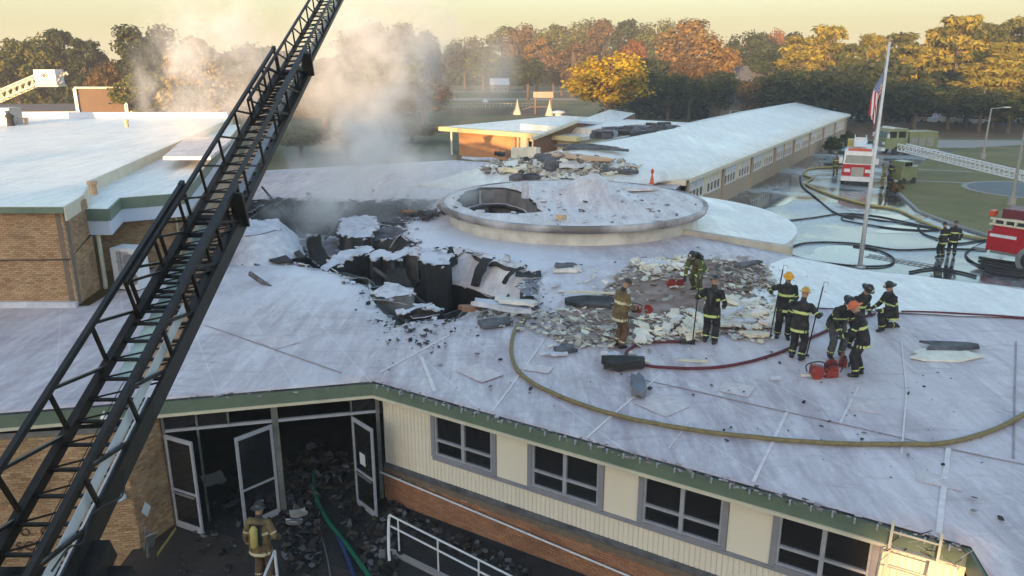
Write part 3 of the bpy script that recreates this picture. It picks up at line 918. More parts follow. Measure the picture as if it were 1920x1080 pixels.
o.location = (ps.x, ps.y, aty(253, 955, ps.y).z); o.rotation_euler = (math.pi / 2, 0, math.atan2((LCb - LCa).y, (LCb - LCa).x)); o.scale = (1.1, 1.6, 1)
# barrier tape
tp = MB(); a = at(295, 1040, -.6); b = at(330, 990, -.6)
tp.beam(a, b, .01, .08); tp.build('barrier_tape', M['hoseyel'], label='yellow barrier tape sagging at the foot of the brick corner', cat='tape')
# roof floodlight hung at the eave
o = empty('eave_floodlight', tuple(at(203, 765, 2.6)), 0, 'small white floodlight on an arm at the eave behind the ladder', 'floodlight')
mb = MB(); mb.beam((0, 0, 0), (.05, -.3, .05), .03); mb.build('arm', M['whitemetal'], o)
mb = MB(); mb.lathe([(.03, 0), (.09, -.12), (.1, -.14)], (.05, -.32, .03), n=10); mb.build('head', M['whitemetal'], o)

# ------------------------------------------------------------------ ramp, retaining wall, railings
ra, rb_ = Vector((-2.95, 16.25)), Vector((2.2, 12.6))
rd = (rb_ - ra).normalized(); rn = Vector((rd.y, -rd.x))
ramp_o = MB(); ramp_o.wbox(ra, rb_, 0, 6.2, -2.4, -0.80, -0.01, 0.12)
w_ = ramp_o.build('retaining_wall', M['mortar'], label=None); tag(w_, kind='structure')
brick_wall(w_, ra + rn * .15, rb_ + rn * .15, -2.0, -0.86, M['brickred'], keep=120, name='brick_face')
sheet('lower_court', [ra + rn * .14, rb_ + rn * .14, (6, 6), (-2.9, 6)], -0.792, M['courtfloor'])
rl = empty('ramp_railing', label='white two-rail pipe railing on the retaining wall in front of the ramp', cat='railing')
def railpt(s, z): p = ra + rd * s; return (p.x, p.y, z)
for z in (.20, -.10):
    mb = MB(); mb.tube([railpt(0, z), railpt(5.8, z - .25)], .024, 6); mb.build('rail', M['whitemetal'], rl)
for s in (.25, 1.5, 2.7, 3.9, 5.1):
    mb = MB(); mb.tube([railpt(s, .20 - s * .043), railpt(s, -.80)], .022, 6); mb.build('post', M['whitemetal'], rl)
mb = MB(); mb.tube(catmull([railpt(0, .20), railpt(-.06, .0), (railpt(0, 0)[0] + .02, railpt(0, 0)[1] - .5, -.75), at(748, 1082, -1.2)], 4), .04, 8); mb.build('end_post', M['whitemetal'], rl, smooth=True)
mb = MB(); mb.wbox(ra, rb_, 0, 6.0, -.80, -.72, 0, .14); mb.build('kerb', M['concrete'], rl)
o = MB(); a = at(515, 1033, .15); o.tube([a, (a.x, a.y, -.8)], .035, 8)
o.tube([a, a + Vector((.05, -1.4, -.02))], .03, 8)
o.build('handrail_post', M['whitemetal'], label='single pale handrail post beside the tan-coated firefighter in the court', cat='handrail')
# small access ladder at the far right corner of the window wall
al = empty('access_ladder', label='short white ladder propped on the torn eave at the lit end of the wall', cat='ladder')
def wl_(s, z, d): p = WA + dW * s + nWo * d; return (p.x, p.y, z)
for s in (12.22, 12.98):
    mb = MB(); mb.beam(wl_(s, 2.95, .40), wl_(s, -.7, 1.0), .045, .06); mb.build('rail', M['creamtrim'], al)
rung = MB(); rung.beam(wl_(12.24, 0, 0), wl_(12.96, 0, 0), .03); rme = rung.mesh('rung', M['creamtrim'])
for k in range(11):
    z = 2.75 - .31 * k; dd_ = .40 + (2.95 - z) / 3.65 * .6
    inst('rung', rme, al, (nWo.x * dd_, nWo.y * dd_, z))
tg = MB(); rr = random.Random(9)
for k in range(60):
    p = Vector(wl_(rr.uniform(12.2, 13.5), rr.uniform(2.4, 2.8), rr.uniform(.15, .42)))
    q = p + Vector((rr.uniform(-.3, .3), rr.uniform(-.2, .2), rr.uniform(-.2, .2)))
    tg.beam(p, q, .012, m=rr.choice((0, 1)))
tg.build('tangled_wire', [M['framel'], M['black']], kind='stuff', label='tangle of bent metal and wire at the torn end of the eave', cat='debris')

# ------------------------------------------------------------------ raised brick block, left
HZ = 6.25
hi = empty('upper_brick_block', label='taller tan brick block with white roof and green fascia behind the aerial ladder', cat='building')
hp0 = Vector((-14.6, 24.6))
hroof = [(-60, 24.35), (-14.45, 24.35), (-14.3, 25.9), (-14.25, 27.35), (-14.1, 27.35)]
h4 = at(200, 393, HZ); h5 = at(228, 370, HZ); h6 = at(350, 361, HZ)
hroof = [(-60, 24.35), (-14.45, 24.35), (-14.35, 25.4), at(147, 392, HZ).to_2d() if hasattr(Vector, 'to_2d') else (-14.7, 25.5), (h4.x, h4.y), (h5.x, h5.y), (h6.x, h6.y), (-22.5, 63), (-80, 63), (-80, 24.35)]
hroof = [(float(p[0]), float(p[1])) for p in hroof]
hroof = [(-80, 24.35), (-14.4, 24.35), (-14.95, 26.5), (-16.5, 30), (-22.5, 63), (-80, 63)]
mb = MB(); mb.prism(hroof, HZ - .12, HZ)
mb.build('roof', M['roof_hi'], hi)
fascia(hi, [(-30, 24.35), (-14.4, 24.35)], HZ - .01, .20, .05)
fascia(hi, [(-14.4, 24.35), (-14.95, 26.5), (-16.5, 30), (-22.5, 63)], HZ - .01, .46, .05, 'creamtrim')
CZ = 5.8
can = [(-15.1, 26.4), (-14.08, 26.4), (-14.75, 28.6), (-12.8, 29.7), (-21.5, 62)]
mb = MB(); mb.prism(can + [(-23.5, 62), (-17.2, 30), (-15.6, 26.6)], CZ - .1, CZ); mb.build('canopy', M['roof_hi'], hi)
fascia(hi, can, CZ - .01, .42, .06)
fascia(hi, can, CZ - .43, .50, .03, 'soffit', 'white_band')
fascia(hi, [(-12.8, 29.7), (-21.5, 62)], CZ - .43, 5.4, .05, 'farbrick', 'side_wall', off=-.4)
brick_wall(hi, (-22, 24.6), (-14.6, 24.6), 2.85, HZ - .14, M['brick'], keep=300, near=(-15, 24, 4))
brick_wall(hi, (-14.6, 24.6), (-14.85, 26.55), 2.85, HZ - .14, M['brick'], keep=0, L=.18)
bL = at(175, 518, 2.8)
brick_wall(hi, (-16, 28.9), (-12.95, 30.0), 2.85, CZ - .12, M['brick'], keep=0)
mb = MB(); mb.wbox(Vector((-22, 24.6)), Vector((-14.6, 24.6)), 0, 7.4, 2.80, 3.0, 0.0, .16); mb.build('base_curb', M['foam'], hi)
dp = MB(); q0 = at(157, 434, 5.2); 
dp.tube([(-14.75, 26.75, 5.35), (-14.75, 26.75, 3.1), (-14.6, 26.45, 2.92)], .075, 8)
dp.build('downspout', M['creamtrim'], hi)
cb = MB(); cb.tube([(-22, 24.53, 4.75), (-18.5, 24.53, 4.6), (-17.7, 24.53, 4.42), (-14.6, 24.53, 4.45), (-14.8, 26.5, 4.9)], .022, 5); cb.build('cable', M['rubber'], hi)
mb = MB(); mb.prism([(-80, 62.6), (-22.7, 62.6), (-22.7, 63.0), (-80, 63.0)], HZ, HZ + .45); mb.build('parapet', M['soffit'], hi)
# step in upper roof
st = ppoly([(306, 300), (395, 300), (440, 262), (350, 262)], HZ)
mb = MB(); mb.prism([(p.x, p.y) for p in st], HZ, HZ + .16); mb.build('roof_step', M['disc'], hi)
for u, v in ((176, 365), (238, 238), (50, 233)):
    p = at(u, v, HZ); mb = MB(); mb.lathe([(.14, 0), (.12, .35), (.18, .36), (.17, .48), (0, .5)], tuple(p), n=10); mb.build('roof_vent', M['tan'], hi)
# condenser on the lower roof
ac = empty('air_conditioner', tuple(at(236, 543, 2.82)), rad(-12), 'pale outdoor air-conditioning unit standing on the roof against the brick wall', 'air conditioner')
mb = MB(); mb.box((.1, .3, .78), (.95, .7, 1.5)); mb.build('casing', M['whitemetal'], ac)
g = MB()
for k in range(9): g.box((-.12 + k * .055, -.06, .8), (.02, .02, 1.25))
g.box((.0, -.062, .8), (.03, .03, 1.3)); g.box((.1, -.066, 1.05), (.55, .02, .03))
g.build('grille', M['frame'], ac)
for k, z in enumerate((.45, 1.1)):
    g = MB(); g.lathe([(.26, -.01), (.26, .01), (.2, .012), (.2, -.0)], n=16, mat=Matrix.Rotation(rad(90), 3, 'X')); g.build('fan_guard', M['steel'], ac, loc=(.36, -.055, z))
mb = MB(); mb.box((-.25, .3, -.0), (.1, .7, .06)); mb.box((.45, .3, 0), (.1, .7, .06)); mb.build('foot', M['rubber'], ac)
# rooftop box at the far left and a second low one beyond the ladder
o = MB(); p = at(12, 236, HZ); o.box((p.x - .6, p.y + 1, p.z + .6), (1.6, 1.4, 1.2)); o.box((p.x - .2, p.y + .2, p.z + .9), (.7, .6, .3))
o.build('rooftop_unit', M['steel'], label='grey rooftop ventilation unit at the far left edge of the white roof', cat='roof unit')
o = MB(); p = at(21, 236, HZ); o.lathe([(.25, 0), (.2, .5), (.3, .7), (0, .9)], tuple(p), n=10)
o.build('roof_cowl', M['black'], label='small black cowl beside the grey rooftop unit', cat='vent')

# ------------------------------------------------------------------ round drum roof
drum = empty('drum_roof', label='round flat drum roof, half collapsed on its left, rising from the main roof', cat='building')
DC = Vector((3.15, 39.8)); DR = 6.85; DZ = 3.72
lo = MB()
n = 64
LC = Vector((5.4, 40.2)); 
lo.prism([(LC.x, LC.y)] + [(LC.x + 9.2 * math.cos(a_), LC.y + 9.2 * math.sin(a_)) for a_ in [-1.35 + 2.7 * k / 40 for k in range(41)]], 2.36, 2.66)
lo.build('lower_disc', M['disc' if False else 'roof_far'], drum)
mb = MB(); mb.prism([(LC.x + 3, LC.y)] + [(LC.x + 8.3 * math.cos(a_), LC.y + 8.3 * math.sin(a_)) for a_ in [-1.25 + 2.5 * k / 40 for k in range(41)]], 0, 2.36); mb.build('lower_wall', M['cream'], drum)
wl2 = MB(); wl2.lathe([(6.45, 2.5), (6.45, 3.55)], (DC.x, DC.y, 0), n=n, cap=False); wl2.build('drum_wall', mat('dirty_cream_wall', (.66, .62, .55), (.30, .26, .24), sc=.6, rough=.8, bump=.3, p=(.4, .75)), drum, smooth=True)
hd = [at(u, v, DZ) for u, v in ((858, 374), (870, 360), (900, 351), (950, 352), (985, 362), (1005, 382), (1018, 398), (985, 401), (930, 400), (888, 396), (866, 387))]
hd = jag(hd, .5, .10, 8)
ringo = [(DC.x + (DR - .02) * math.cos(2 * math.pi * k / 96), DC.y + (DR - .02) * math.sin(2 * math.pi * k / 96)) for k in range(96)]
mc = at(1112, 372, DZ); ma = at(1215, 408, DZ)
def discz(x, y):
    z = DZ + .05 * noise.noise(Vector((x * .6, y * .6, 1)))
    # ridge of the buckled sheet: from mc falling towards ma
    a = Vector((mc.x, mc.y)); b = Vector((ma.x, ma.y)); P_ = Vector((x, y)); d = b - a
    t = max(0, min(1, (P_ - a).dot(d) / d.length_squared)); dist = (P_ - (a + d * t)).length
    z += max(0, (0.95 * (1 - t) ** .8) * (1 - dist / (2.6 * (1 - t * .4)))) 
    a2_ = Vector((at(1010, 352, DZ).x, at(1010, 352, DZ).y)); d2 = a - a2_
    t = max(0, min(1, (P_ - a2_).dot(d2) / d2.length_squared)); dist = (P_ - (a2_ + d2 * t)).length
    z += max(0, .5 * (.3 + .7 * t) * (1 - dist / 1.5))
    z += .08 * abs(noise.noise(Vector((x * 1.8, y * 1.8, 5))))
    e = DR - (P_ - DC).length
    return DZ + (z - DZ) * min(1, max(0, e - .3) / .8)
vs, fs = cdt(ringo, [hd], .42, discz)
me = bpy.data.meshes.new('disc'); me.from_pydata(vs, [], fs); me.materials.append(M['disc']); me.materials.append(M['char'])
for p in me.polygons: p.use_smooth = True
if me.polygons[0].normal.z < 0: me.flip_normals()
o = bpy.data.objects.new('disc', me); COL.objects.link(o); o.parent = drum
md = o.modifiers.new('solid', 'SOLIDIFY'); md.thickness = .15; md.offset = -1; md.material_offset_rim = 1; md.material_offset = 1
rim = MB(); rim.lathe([(DR - .35, -.30), (DR, -.28), (DR + .08, -.05), (DR + .04, .03), (DR - .12, .05), (DR - .2, -.02)], (DC.x, DC.y, DZ), n=96, cap=False)
M['rim'] = mat('smoke_stained_rim', (0.60, 0.56, 0.56), (0.17, 0.14, 0.13), sc=.45, rough=.7, bump=.3, p=(.35, .62))
rim.build('rim', M['rim'], drum, smooth=True)
iw = MB()
for i in range(len(hd)):
    p, q = Vector(hd[i]), Vector(hd[(i + 1) % len(hd)])
    iw.add([(p.x, p.y, DZ - .1), (q.x, q.y, DZ - .1), (q.x, q.y, -.6), (p.x, p.y, -.6)], [(0, 1, 2, 3), (3, 2, 1, 0)][:1])
iw.build('pit_lining', mat('scorched_lining', (.10, .085, .08), (.24, .22, .22), sc=.9, rough=.9, bump=.5), drum)
fl_ = MB(); c0 = sum((Vector(p) for p in hd), Vector((0, 0))) / len(hd); fl_.box((c0.x, c0.y, -.5), (9, 9, .1)); fl_.build('pit_floor', M['black'], drum)
# hanging strip in the pit and bits on the disc
for (u, v, w, h_, m_) in ((985, 372, .35, .9, 'foam'), (1052, 412, .45, .22, 'tan'), (1190, 355, 2.2, .12, 'disc'), (900, 398, .4, .1, 'foam')):
    p = at(u, v, DZ + .1); mb = MB()
    mb.prism([(w * .5 * math.cos(a) * (1 + .3 * math.sin(3 * a + w)), w * .3 * math.sin(a)) for a in [k * .7 for k in range(9)]], 0, h_)
    mb.build('loose_sheet', M[m_], drum, loc=p)
# cream upstand wall between drum and flagpole
mb = MB(); mb.wbox(Vector((8.0, 36.0)), Vector((12.1, 32.35)), 0, 5.5, 2.5, 3.02, -.15, .15)
mb.build('upstand_wall', mat('stained_upstand', (.60, .55, .47), (.36, .32, .28), sc=.8, rough=.8, bump=.3), kind='structure')

# ------------------------------------------------------------------ long classroom wing
wing = empty('classroom_wing', label='long single-storey classroom wing with pale low-pitched roof reaching to the parking', cat='building')
wd = Vector((.513, .859)).normalized(); wn_ = Vector((wd.y, -wd.x))
E0 = Vector((11.61, 51.37)); E1 = E0 + wd * 71.4
def wp(s, o, z): p = E0 + wd * s - wn_ * o; return (p.x, p.y, z)
rf = MB()
NS = 40
EZ, RG = 3.15, 4.65
rows = []
def wz(s, z): return z if s > -1 else 2.83 + (z - 2.83) * sstep(-9.5, -1, s)
for i in range(NS + 1):
    s = -10 + (71.6 + 10) * i / NS
    rows.append([wp(s, -.35 if s > -.5 else 1.2, wz(s, EZ)), wp(s, 2.4, wz(s, EZ + .46)), wp(s, 5.0, wz(s, EZ + 1.0)), wp(s, 7.4, wz(s, RG)), wp(s, 10, wz(s, EZ + 1.0)), wp(s, 14.9, wz(s, EZ))])
vs = [p for r_ in rows for p in r_]; W_ = 6
fs = [(i * W_ + j, (i + 1) * W_ + j, (i + 1) * W_ + j + 1, i * W_ + j + 1) for i in range(NS) for j in range(W_ - 1)]
vs = [(x, y, z + (.05 * noise.noise(Vector((x * .2, y * .2, 2))))) for x, y, z in vs]
rf.add(vs, fs)
o = rf.build('roof', M['roof_far'], wing, smooth=True)
md = o.modifiers.new('solid', 'SOLIDIFY'); md.thickness = .2; md.offset = -1
A_, B_ = Vector(wp(0, 0, 0)[:2]), Vector(wp(71.2, 0, 0)[:2])
LWg = (B_ - A_).length
wb_ = MB(); wb_.wbox(A_, B_, 0, LWg, 0, 1.35, -.2, 0); wb_.wbox(A_, B_, 0, LWg, 2.85, 3.05, -.2, 0)
wb_.build('wall', M['farbrick'], wing)
mb = MB(); mb.wbox(A_, B_, 0, LWg + .2, 2.86, 3.12, .28, .36); mb.build('fascia', M['creamtrim'], wing)
s = 0.3; bay = 0
paneme = {}
while s < LWg - 5:
    blen = 8.6
    cb = MB(); cb.wbox(A_, B_, s, s + .35, 0, 2.9, 0, .12); cb.build('pier', M['farbrick'], wing)
    wi = empty('window', parent=wing)
    for part, (a, b) in enumerate(((s + .8, s + 3.9), (s + 4.9, s + 8.2))):
        nb = 4; w = (b - a) / nb
        fr = MB()
        for k in range(nb + 1): fr.wbox(A_, B_, a + k * w - .05, a + k * w + .05, 1.35, 2.85, -.12, -.02)
        fr.wbox(A_, B_, a, b, 1.32, 1.42, -.12, .02); fr.wbox(A_, B_, a, b, 2.05, 2.12, -.12, -.03)
        fr.build('frame', M['whitemetal'], wi)
        bl = MB(); bl.wbox(A_, B_, a, b, 2.12, 2.85, -.11, -.08); bl.build('blind', M['creamtrim'] if part else M['soffit'], wi)
        g = MB(); g.wbox(A_, B_, a, b, 1.42, 2.05, -.11, -.10); g.build('pane', M['glass'], wi)
    for a, b in ((s + .35, s + .8), (s + 3.9, s + 4.9), (s + 8.2, s + 8.6)):
        w2 = MB(); w2.wbox(A_, B_, a, b, 1.35, 2.85, -.15, -.05); w2.build('infill', M['creamtrim'] if bay != 3 else M['farbrick'], wing)
    s += blen; bay += 1
mb = MB(); mb.wbox(A_, B_, s, LWg, 1.35, 2.85, -.2, -.01); mb.build('end_wall', M['farbrick'], wing)
A2_, B2_ = Vector(wp(71.2, 0, 0)[:2]), Vector(wp(71.2, 14.6, 0)[:2])
mb = MB(); mb.wbox(B_, B2_, 0, 14.6, 0, 3.1, -.2, 0); mb.wbox(Vector(wp(0, 14.4, 0)[:2]), B2_, 0, 71, 0, 3.1, -.1, .1); mb.build('rear_wall', M['farbrick'], wing)
def linkz(x, y):
    q = Vector((x, y)) - E0; s = q.dot(wd); o_ = -q.dot(wn_)
    if -.4 < o_ < 14.9 and s > -9.8:
        pr_ = EZ + (RG - EZ) * (1 - abs(o_ - 7.4) / 7.5)
        return max(2.83, wz(s, pr_))
    if (Vector((x, y)) - DC).length < DR: return discz(x, y)
    return 2.83
def atlink(u, v):
    z = 3.2
    for _ in range(12):
        p = at(u, v, z); z = z * .5 + .5 * linkz(p.x, p.y)
    p = at(u, v, z); p.z = linkz(p.x, p.y); return p
# connecting roof edge with dark fascia near the drum
fascia(wing, [at(1195, 334, 3.1).xy, at(1287, 338, 3.1).xy], 3.1, .35, .1, 'creamtrim', 'link_fascia')
# charred heap on the wing roof
ch = MB(); rr = random.Random(2)
for k in range(90):
    u = rr.uniform(1120, 1262); v = 250 - (u - 1120) * .055 + rr.gauss(0, 2.6)
    p = at(u, v, 4.2); s = rr.uniform(.3, .9)
    ch.box(p + Vector((0, 0, rr.uniform(-.05, .15))), (s * 2, s, s * .5), mat=Matrix.Rotation(rr.uniform(0, 3), 3, 'Z') @ Matrix.Rotation(rr.uniform(-.5, .5), 3, 'X'))
ch.build('charred_heap', M['darkrub'], kind='stuff', label='dark heap of charred material on the ridge of the long wing', cat='debris')

# ------------------------------------------------------------------ sunlit building behind
yb = empty('sunlit_annexe', label='low orange-lit annexe with bright fascia behind the burnt roof', cat='building')
yA, yB = at(846, 240, 3.05).xy, at(1082, 258, 3.05).xy
yd = (yB - yA).normalized(); yn = Vector((yd.y, -yd.x)); yL = (yB - yA).length
M['annexe'] = mat('orange_brick_far', (0.55, 0.27, 0.12), (0.46, 0.22, 0.10), sc=1, rough=.8)
mb = MB(); mb.wbox(yA, yB, 1.2, 9.6, 0, 2.7, -23, 0); mb.build('wall', M['annexe'], yb)
mb = MB(); mb.wbox(yA, yB, 9.6, yL, 0, 2.7, -23, -.6); mb.build('porch_wall', M['cream'], yb)
mb = MB(); mb.wbox(yA, yB, -1.5, yL + .4, 2.7, 3.15, -.4, .6); mb.build('fascia', mat('cream_yellow_fascia', (.75, .66, .35), (.68, .58, .3), rough=.6), yb)
mb = MB(); mb.wbox(yA, yB, -1.5, yL + .4, 2.72, 3.12, -24, -.4); mb.build('roof', M['roof_far'], yb)
mb = MB(); mb.wbox(yA, yB, 7.5, yL, 3.12, 3.7, -16, -3.5); mb.build('roof_monitor', M['roof_far'], yb)
for s in (9.9, 11.2, 12.6, 14.2):
    mb = MB(); mb.wbox(yA, yB, s, s + .18, 0, 2.7, -.2, 0); mb.build('post', M['creamtrim'], yb)
for s in (10.8, 12.9):
    mb = MB(); mb.wbox(yA, yB, s, s + .7, .2, 2.2, -.62, -.58); mb.build('window', M['glass'], yb)
mb = MB(); p = Vector((yA.x, yA.y, 0)); mb.beam(p, p + Vector((0, 0, 2.7)), .2); mb.build('corner_post', M['whitemetal'], yb)
g2 = empty('gabled_annexe', label='brown-walled gabled block with a pale sloping roof edge left of the long wing', cat='building')
q0, q1, q2 = at(1000, 262, 3.0), at(1080, 230, 4.3), at(1145, 236, 3.2)
mb = MB(); mb.add([(q0.x, q0.y, 0), (q0.x, q0.y, 3.0), (q1.x, q1.y, 4.3), (q2.x, q2.y, 3.2), (q2.x, q2.y, 0), (q0.x + 6, q0.y + 20, 0), (q0.x + 6, q0.y + 20, 3), (q1.x + 6, q1.y + 20, 4.3), (q2.x + 6, q2.y + 20, 3.2), (q2.x + 6, q2.y + 20, 0)],
                [(0, 1, 2, 3, 4), (0, 5, 6, 1), (3, 8, 9, 4)]); mb.build('wall', M['wood'], g2)
mb = MB(); up = Vector((0, 0, .12))
mb.beam(q0 + up, q1 + up, .5, .25); mb.build('verge', M['creamtrim'], g2)
mb = MB(); mb.beam(q1 + up, q2 + up, .5, .25); mb.build('verge', M['soffit'], g2)
mb = MB(); sh = Vector((6, 20, 0)); mb.add([q0 + up, q1 + up, q1 + up + sh, q0 + up + sh, q2 + up, q2 + up + sh], [(0, 3, 2, 1), (1, 2, 5, 4)]); mb.build('roof', M['roof_far'], g2)
# ------------------------------------------------------------------ aerial ladder, foreground
def campt(u, v, d):
    return Vector((0, 0, CAMZ)) + ray(u, v) * d
LP1 = campt(246, 720, 10.8); LP2 = campt(628, 0, 24.1)
LAx = (LP2 - LP1).normalized()
LX = Vector((LAx.y, -LAx.x, 0)).normalized()
LN = LX.cross(LAx).normalized()
def lp(s, x, n): return LP1 + LAx * s + LX * x + LN * n
aer = empty('aerial_ladder', label='black steel aerial ladder of three sections crossing the foreground above the roof', cat='aerial ladder')
def section(name, s0, s1, w, h, n0, m, rail=.09, pitch=.36, bay=1.25, rw=.035, seed=0):
    sec = empty(name, parent=aer)
    hw = w / 2
    for sd in (-1, 1):
        b = MB(); b.beam(lp(s0, sd * hw, n0), lp(s1, sd * hw, n0), rail, rail * 1.3, LN); b.build('bottom_rail', M['ladder2'] if sd < 0 else M['ladder'], sec)
        b = MB(); b.beam(lp(s0, sd * hw, n0 + h), lp(s1, sd * hw, n0 + h), rail * .62, rail * .7, LN); b.build('handrail', M['ladder'], sec)
    nb = max(1, round((s1 - s0) / bay)); bl = (s1 - s0) / nb
    for sd in (-1, 1):
        for k in range(nb + 1):
            s = s0 + k * bl
            b = MB(); b.beam(lp(s, sd * hw, n0), lp(s, sd * hw, n0 + h), rw * 1.1, rw * 1.1, LAx); b.build('upright', M['ladder2'], sec)
            if k < nb:
                b = MB(); b.beam(lp(s + .04, sd * hw, n0 + h), lp(s + bl - .04, sd * hw, n0), rw, rw, LN); b.build('brace', M['ladder'], sec)
    r = MB(); r.beam(-LX * hw, LX * hw, rw * .95, rw * .95, LN); rme = r.mesh('rung', M['ladder'])
    s = s0 + .1; k = 0
    while s < s1:
        inst('rung', rme, sec, lp(s, 0, n0))
        if s + pitch < s1:
            b = MB(); sg = 1
            b.beam(lp(s + .02, -sg * hw, n0 - .01), lp(s + pitch - .02, sg * hw, n0 - .01), rw * .45, rw * .45, LN); b.build('lacing', M['ladder2'], sec)
        s += pitch; k += 1
    return sec
sA = section('base_section', -6.0, 4.25, .97, .74, 0, 'ladder', .115, .40, 1.30, .042)
sB = section('middle_section', 1.4, 10.9, .80, .62, .08, 'ladder', .10, .36, 1.15, .038)
sC = section('fly_section', 8.0, 17.05, .60, .50, .14, 'ladder', .08, .34, .95, .032)
for sec, s, w, h, n0 in ((sA, 4.25, .97, .74, 0), (sB, 10.9, .80, .62, .08)):
    b = MB(); b.beam(lp(s, -w / 2 - .05, n0), lp(s, w / 2 + .05, n0), .12, .12, LN); b.beam(lp(s, -w / 2 - .04, n0 + h), lp(s, -w / 2 + .04, n0 + h), .12, .1, LN)
    b.build('end_plate', M['ladder'], sec)
    b = MB(); b.beam(lp(s - .3, w / 2 + .05, n0 + .05), lp(s - .3, w / 2 + .05, n0 + h), .25, .05, LAx); b.build('end_bracket', M['ladder'], sec)
b = MB(); b.beam(lp(-6, .52, .14), lp(4.2, .52, .14), .05, .16, LN); b.build('outer_channel', M['ladder'], sA)
b = MB(); b.beam(lp(-6, .40, .30), lp(1.3, .40, .30), .02, .17, LN); b.build('white_panel', M['whitemetal'], sA)
b = MB(); b.beam(lp(-6, .41, .12), lp(-.4, .41, .12), .03, .07, LN); b.build('white_strip', M['whitemetal'], sA)
b = MB(); b.beam(lp(-6, .37, .5), lp(4, .37, .5), .05, .10, LN); b.build('cable_tray', M['ladder'], sA)
for x_ in (.30, .335):
    b = MB(); b.tube([lp(-6, x_, .12), lp(4.1, x_, .12)], .012, 5); b.build('cable', M['rubber'], sA)
for x_ in (-.16, -.10):
    pts = [lp(s, x_ + .02 * math.sin(s * 1.7), -.05 - .04 * abs(math.sin(s * 1.3))) for s in [(-6 + k * .5) for k in range(21)]]
    b = MB(); b.tube(pts, .007, 4); b.build('wire', M['rubber'], sA)
b = MB(); b.beam(lp(.2, -.17, -.07), lp(4.1, -.17, -.07), .28, .03, LN); b.build('mint_tray', M['mint'], sA)
b = MB(); b.beam(lp(.2, .16, -.07), lp(4.1, .16, -.07), .30, .03, LN); b.beam(lp(4.1, .05, 0), lp(8.6, .05, 0), .5, .02, LN); b.build('tan_tray', M['tan'], sA)
b = MB(); b.beam(lp(4.6, .20, .05), lp(16.6, .20, .05), .13, .12, LN); b.build('waterway', M['steel'], sB)
b = MB(); b.beam(lp(8.2, .27, .3), lp(16.9, .27, .3), .02, .16, LN); b.build('side_plate', M['steel'], sC)
b = MB(); b.beam(lp(16.9, .34, .4), lp(17.0, .34, .7), .12, .12, LN); b.beam(lp(17.05, .0, .1), lp(17.05, .42, .25), .12, .14, LN); b.build('tip_lamp', M['ladder'], sC)
for k in range(9):
    s = 8.3 + k * .95
    b = MB(); b.beam(lp(s, -.3, .14), lp(s + .5, .3, .14), .02, .02, LN); b.build('lacing', M['ladder'], sC)
b = MB(); b.beam(lp(-5.2, .1, -.45), lp(-2.72, .1, -.45), 1.75, .5, LN); b.build('turntable_box', M['navy'] if 'navy' in M else M['ladder'], aer)
b = MB(); b.beam(lp(-3.6, .62, -.1), lp(-2.55, .62, -.1), .22, .3, LN); b.build('hinge_cover', M['ladder'], aer)
pb = lp(-4.2, .1, -.7); b = MB(); b.tube([pb, (pb.x, pb.y, -1.7)], .55, 14); b.build('pedestal', M['ladder'], aer)
hz_ = MB(); pts = [lp(-3.3 + k * .28, .62 + .05 * math.sin(k * 1.9), .62 - .10 * k + .12 * math.sin(k * 2.3)) for k in range(7)]
hz_.tube(catmull(pts, 4), .012, 6); hz_.build('hanging_cable', M['rubber'], aer)

# ------------------------------------------------------------------ trees
def leaf_crown(seed, rx, rz, n, leaf, kind='round', nclump=46):
    rr = random.Random(seed)
    vs = []; fs = []
    cl = []
    for i in range(nclump):
        if kind == 'pine':
            h = rr.random() ** .85
            rad_ = rx * (1.05 - .72 * h) * (0.45 + .6 * rr.random())
            a = rr.uniform(0, 2 * math.pi)
            c = Vector((rad_ * math.cos(a), rad_ * math.sin(a), (h * 2 - 1) * rz))
            r = rx * rr.uniform(.20, .36)
            fl = .5
        else:
            while True:
                c = Vector((rr.uniform(-1, 1), rr.uniform(-1, 1), rr.uniform(-1, 1)))
                if .35 < c.length < 1: break
            c = c * (0.82 if c.length > .8 else 1.0)
            w = 1.0 if kind == 'round' else (1.0 - .35 * max(0, c.z))
            c = Vector((c.x * rx * w, c.y * rx * w, c.z * rz)) * .86
            r = rx * rr.uniform(.20, .40); fl = .8
        cl.append((c, r, fl))
    per = n // nclump
    for c, r, fl in cl:
        for k in range(per):
            d = Vector((rr.gauss(0, 1), rr.gauss(0, 1), rr.gauss(0, 1))).normalized()
            rad_ = r * (rr.random() ** .4) * (1.0 if rr.random() < .9 else 1.35)
            p = c + Vector((d.x * rad_, d.y * rad_, d.z * rad_ * fl))
            nrm = (d + Vector((rr.uniform(-.8, .8), rr.uniform(-.8, .8), rr.uniform(-.3, .9)))).normalized()
            x = nrm.cross(Vector((rr.uniform(-1, 1), rr.uniform(-1, 1), rr.uniform(-1, 1)))).normalized()
            y = nrm.cross(x)
            s = leaf * rr.uniform(.6, 1.3)
            b = len(vs)
            if kind == 'pine':
                vs += [p - x * s * .25, p + y * s * .9 + x * s * .05, p + x * s * .25, p - y * s * .5]
            else:
                vs += [p - x * s * .5, p - y * s * .4, p + x * s * .5, p + y * s * .45]
            fs.append((b, b + 1, b + 2, b + 3))
    me = bpy.data.meshes.new('crown')
    me.from_pydata([tuple(v) for v in vs], [], fs)
    return me, cl
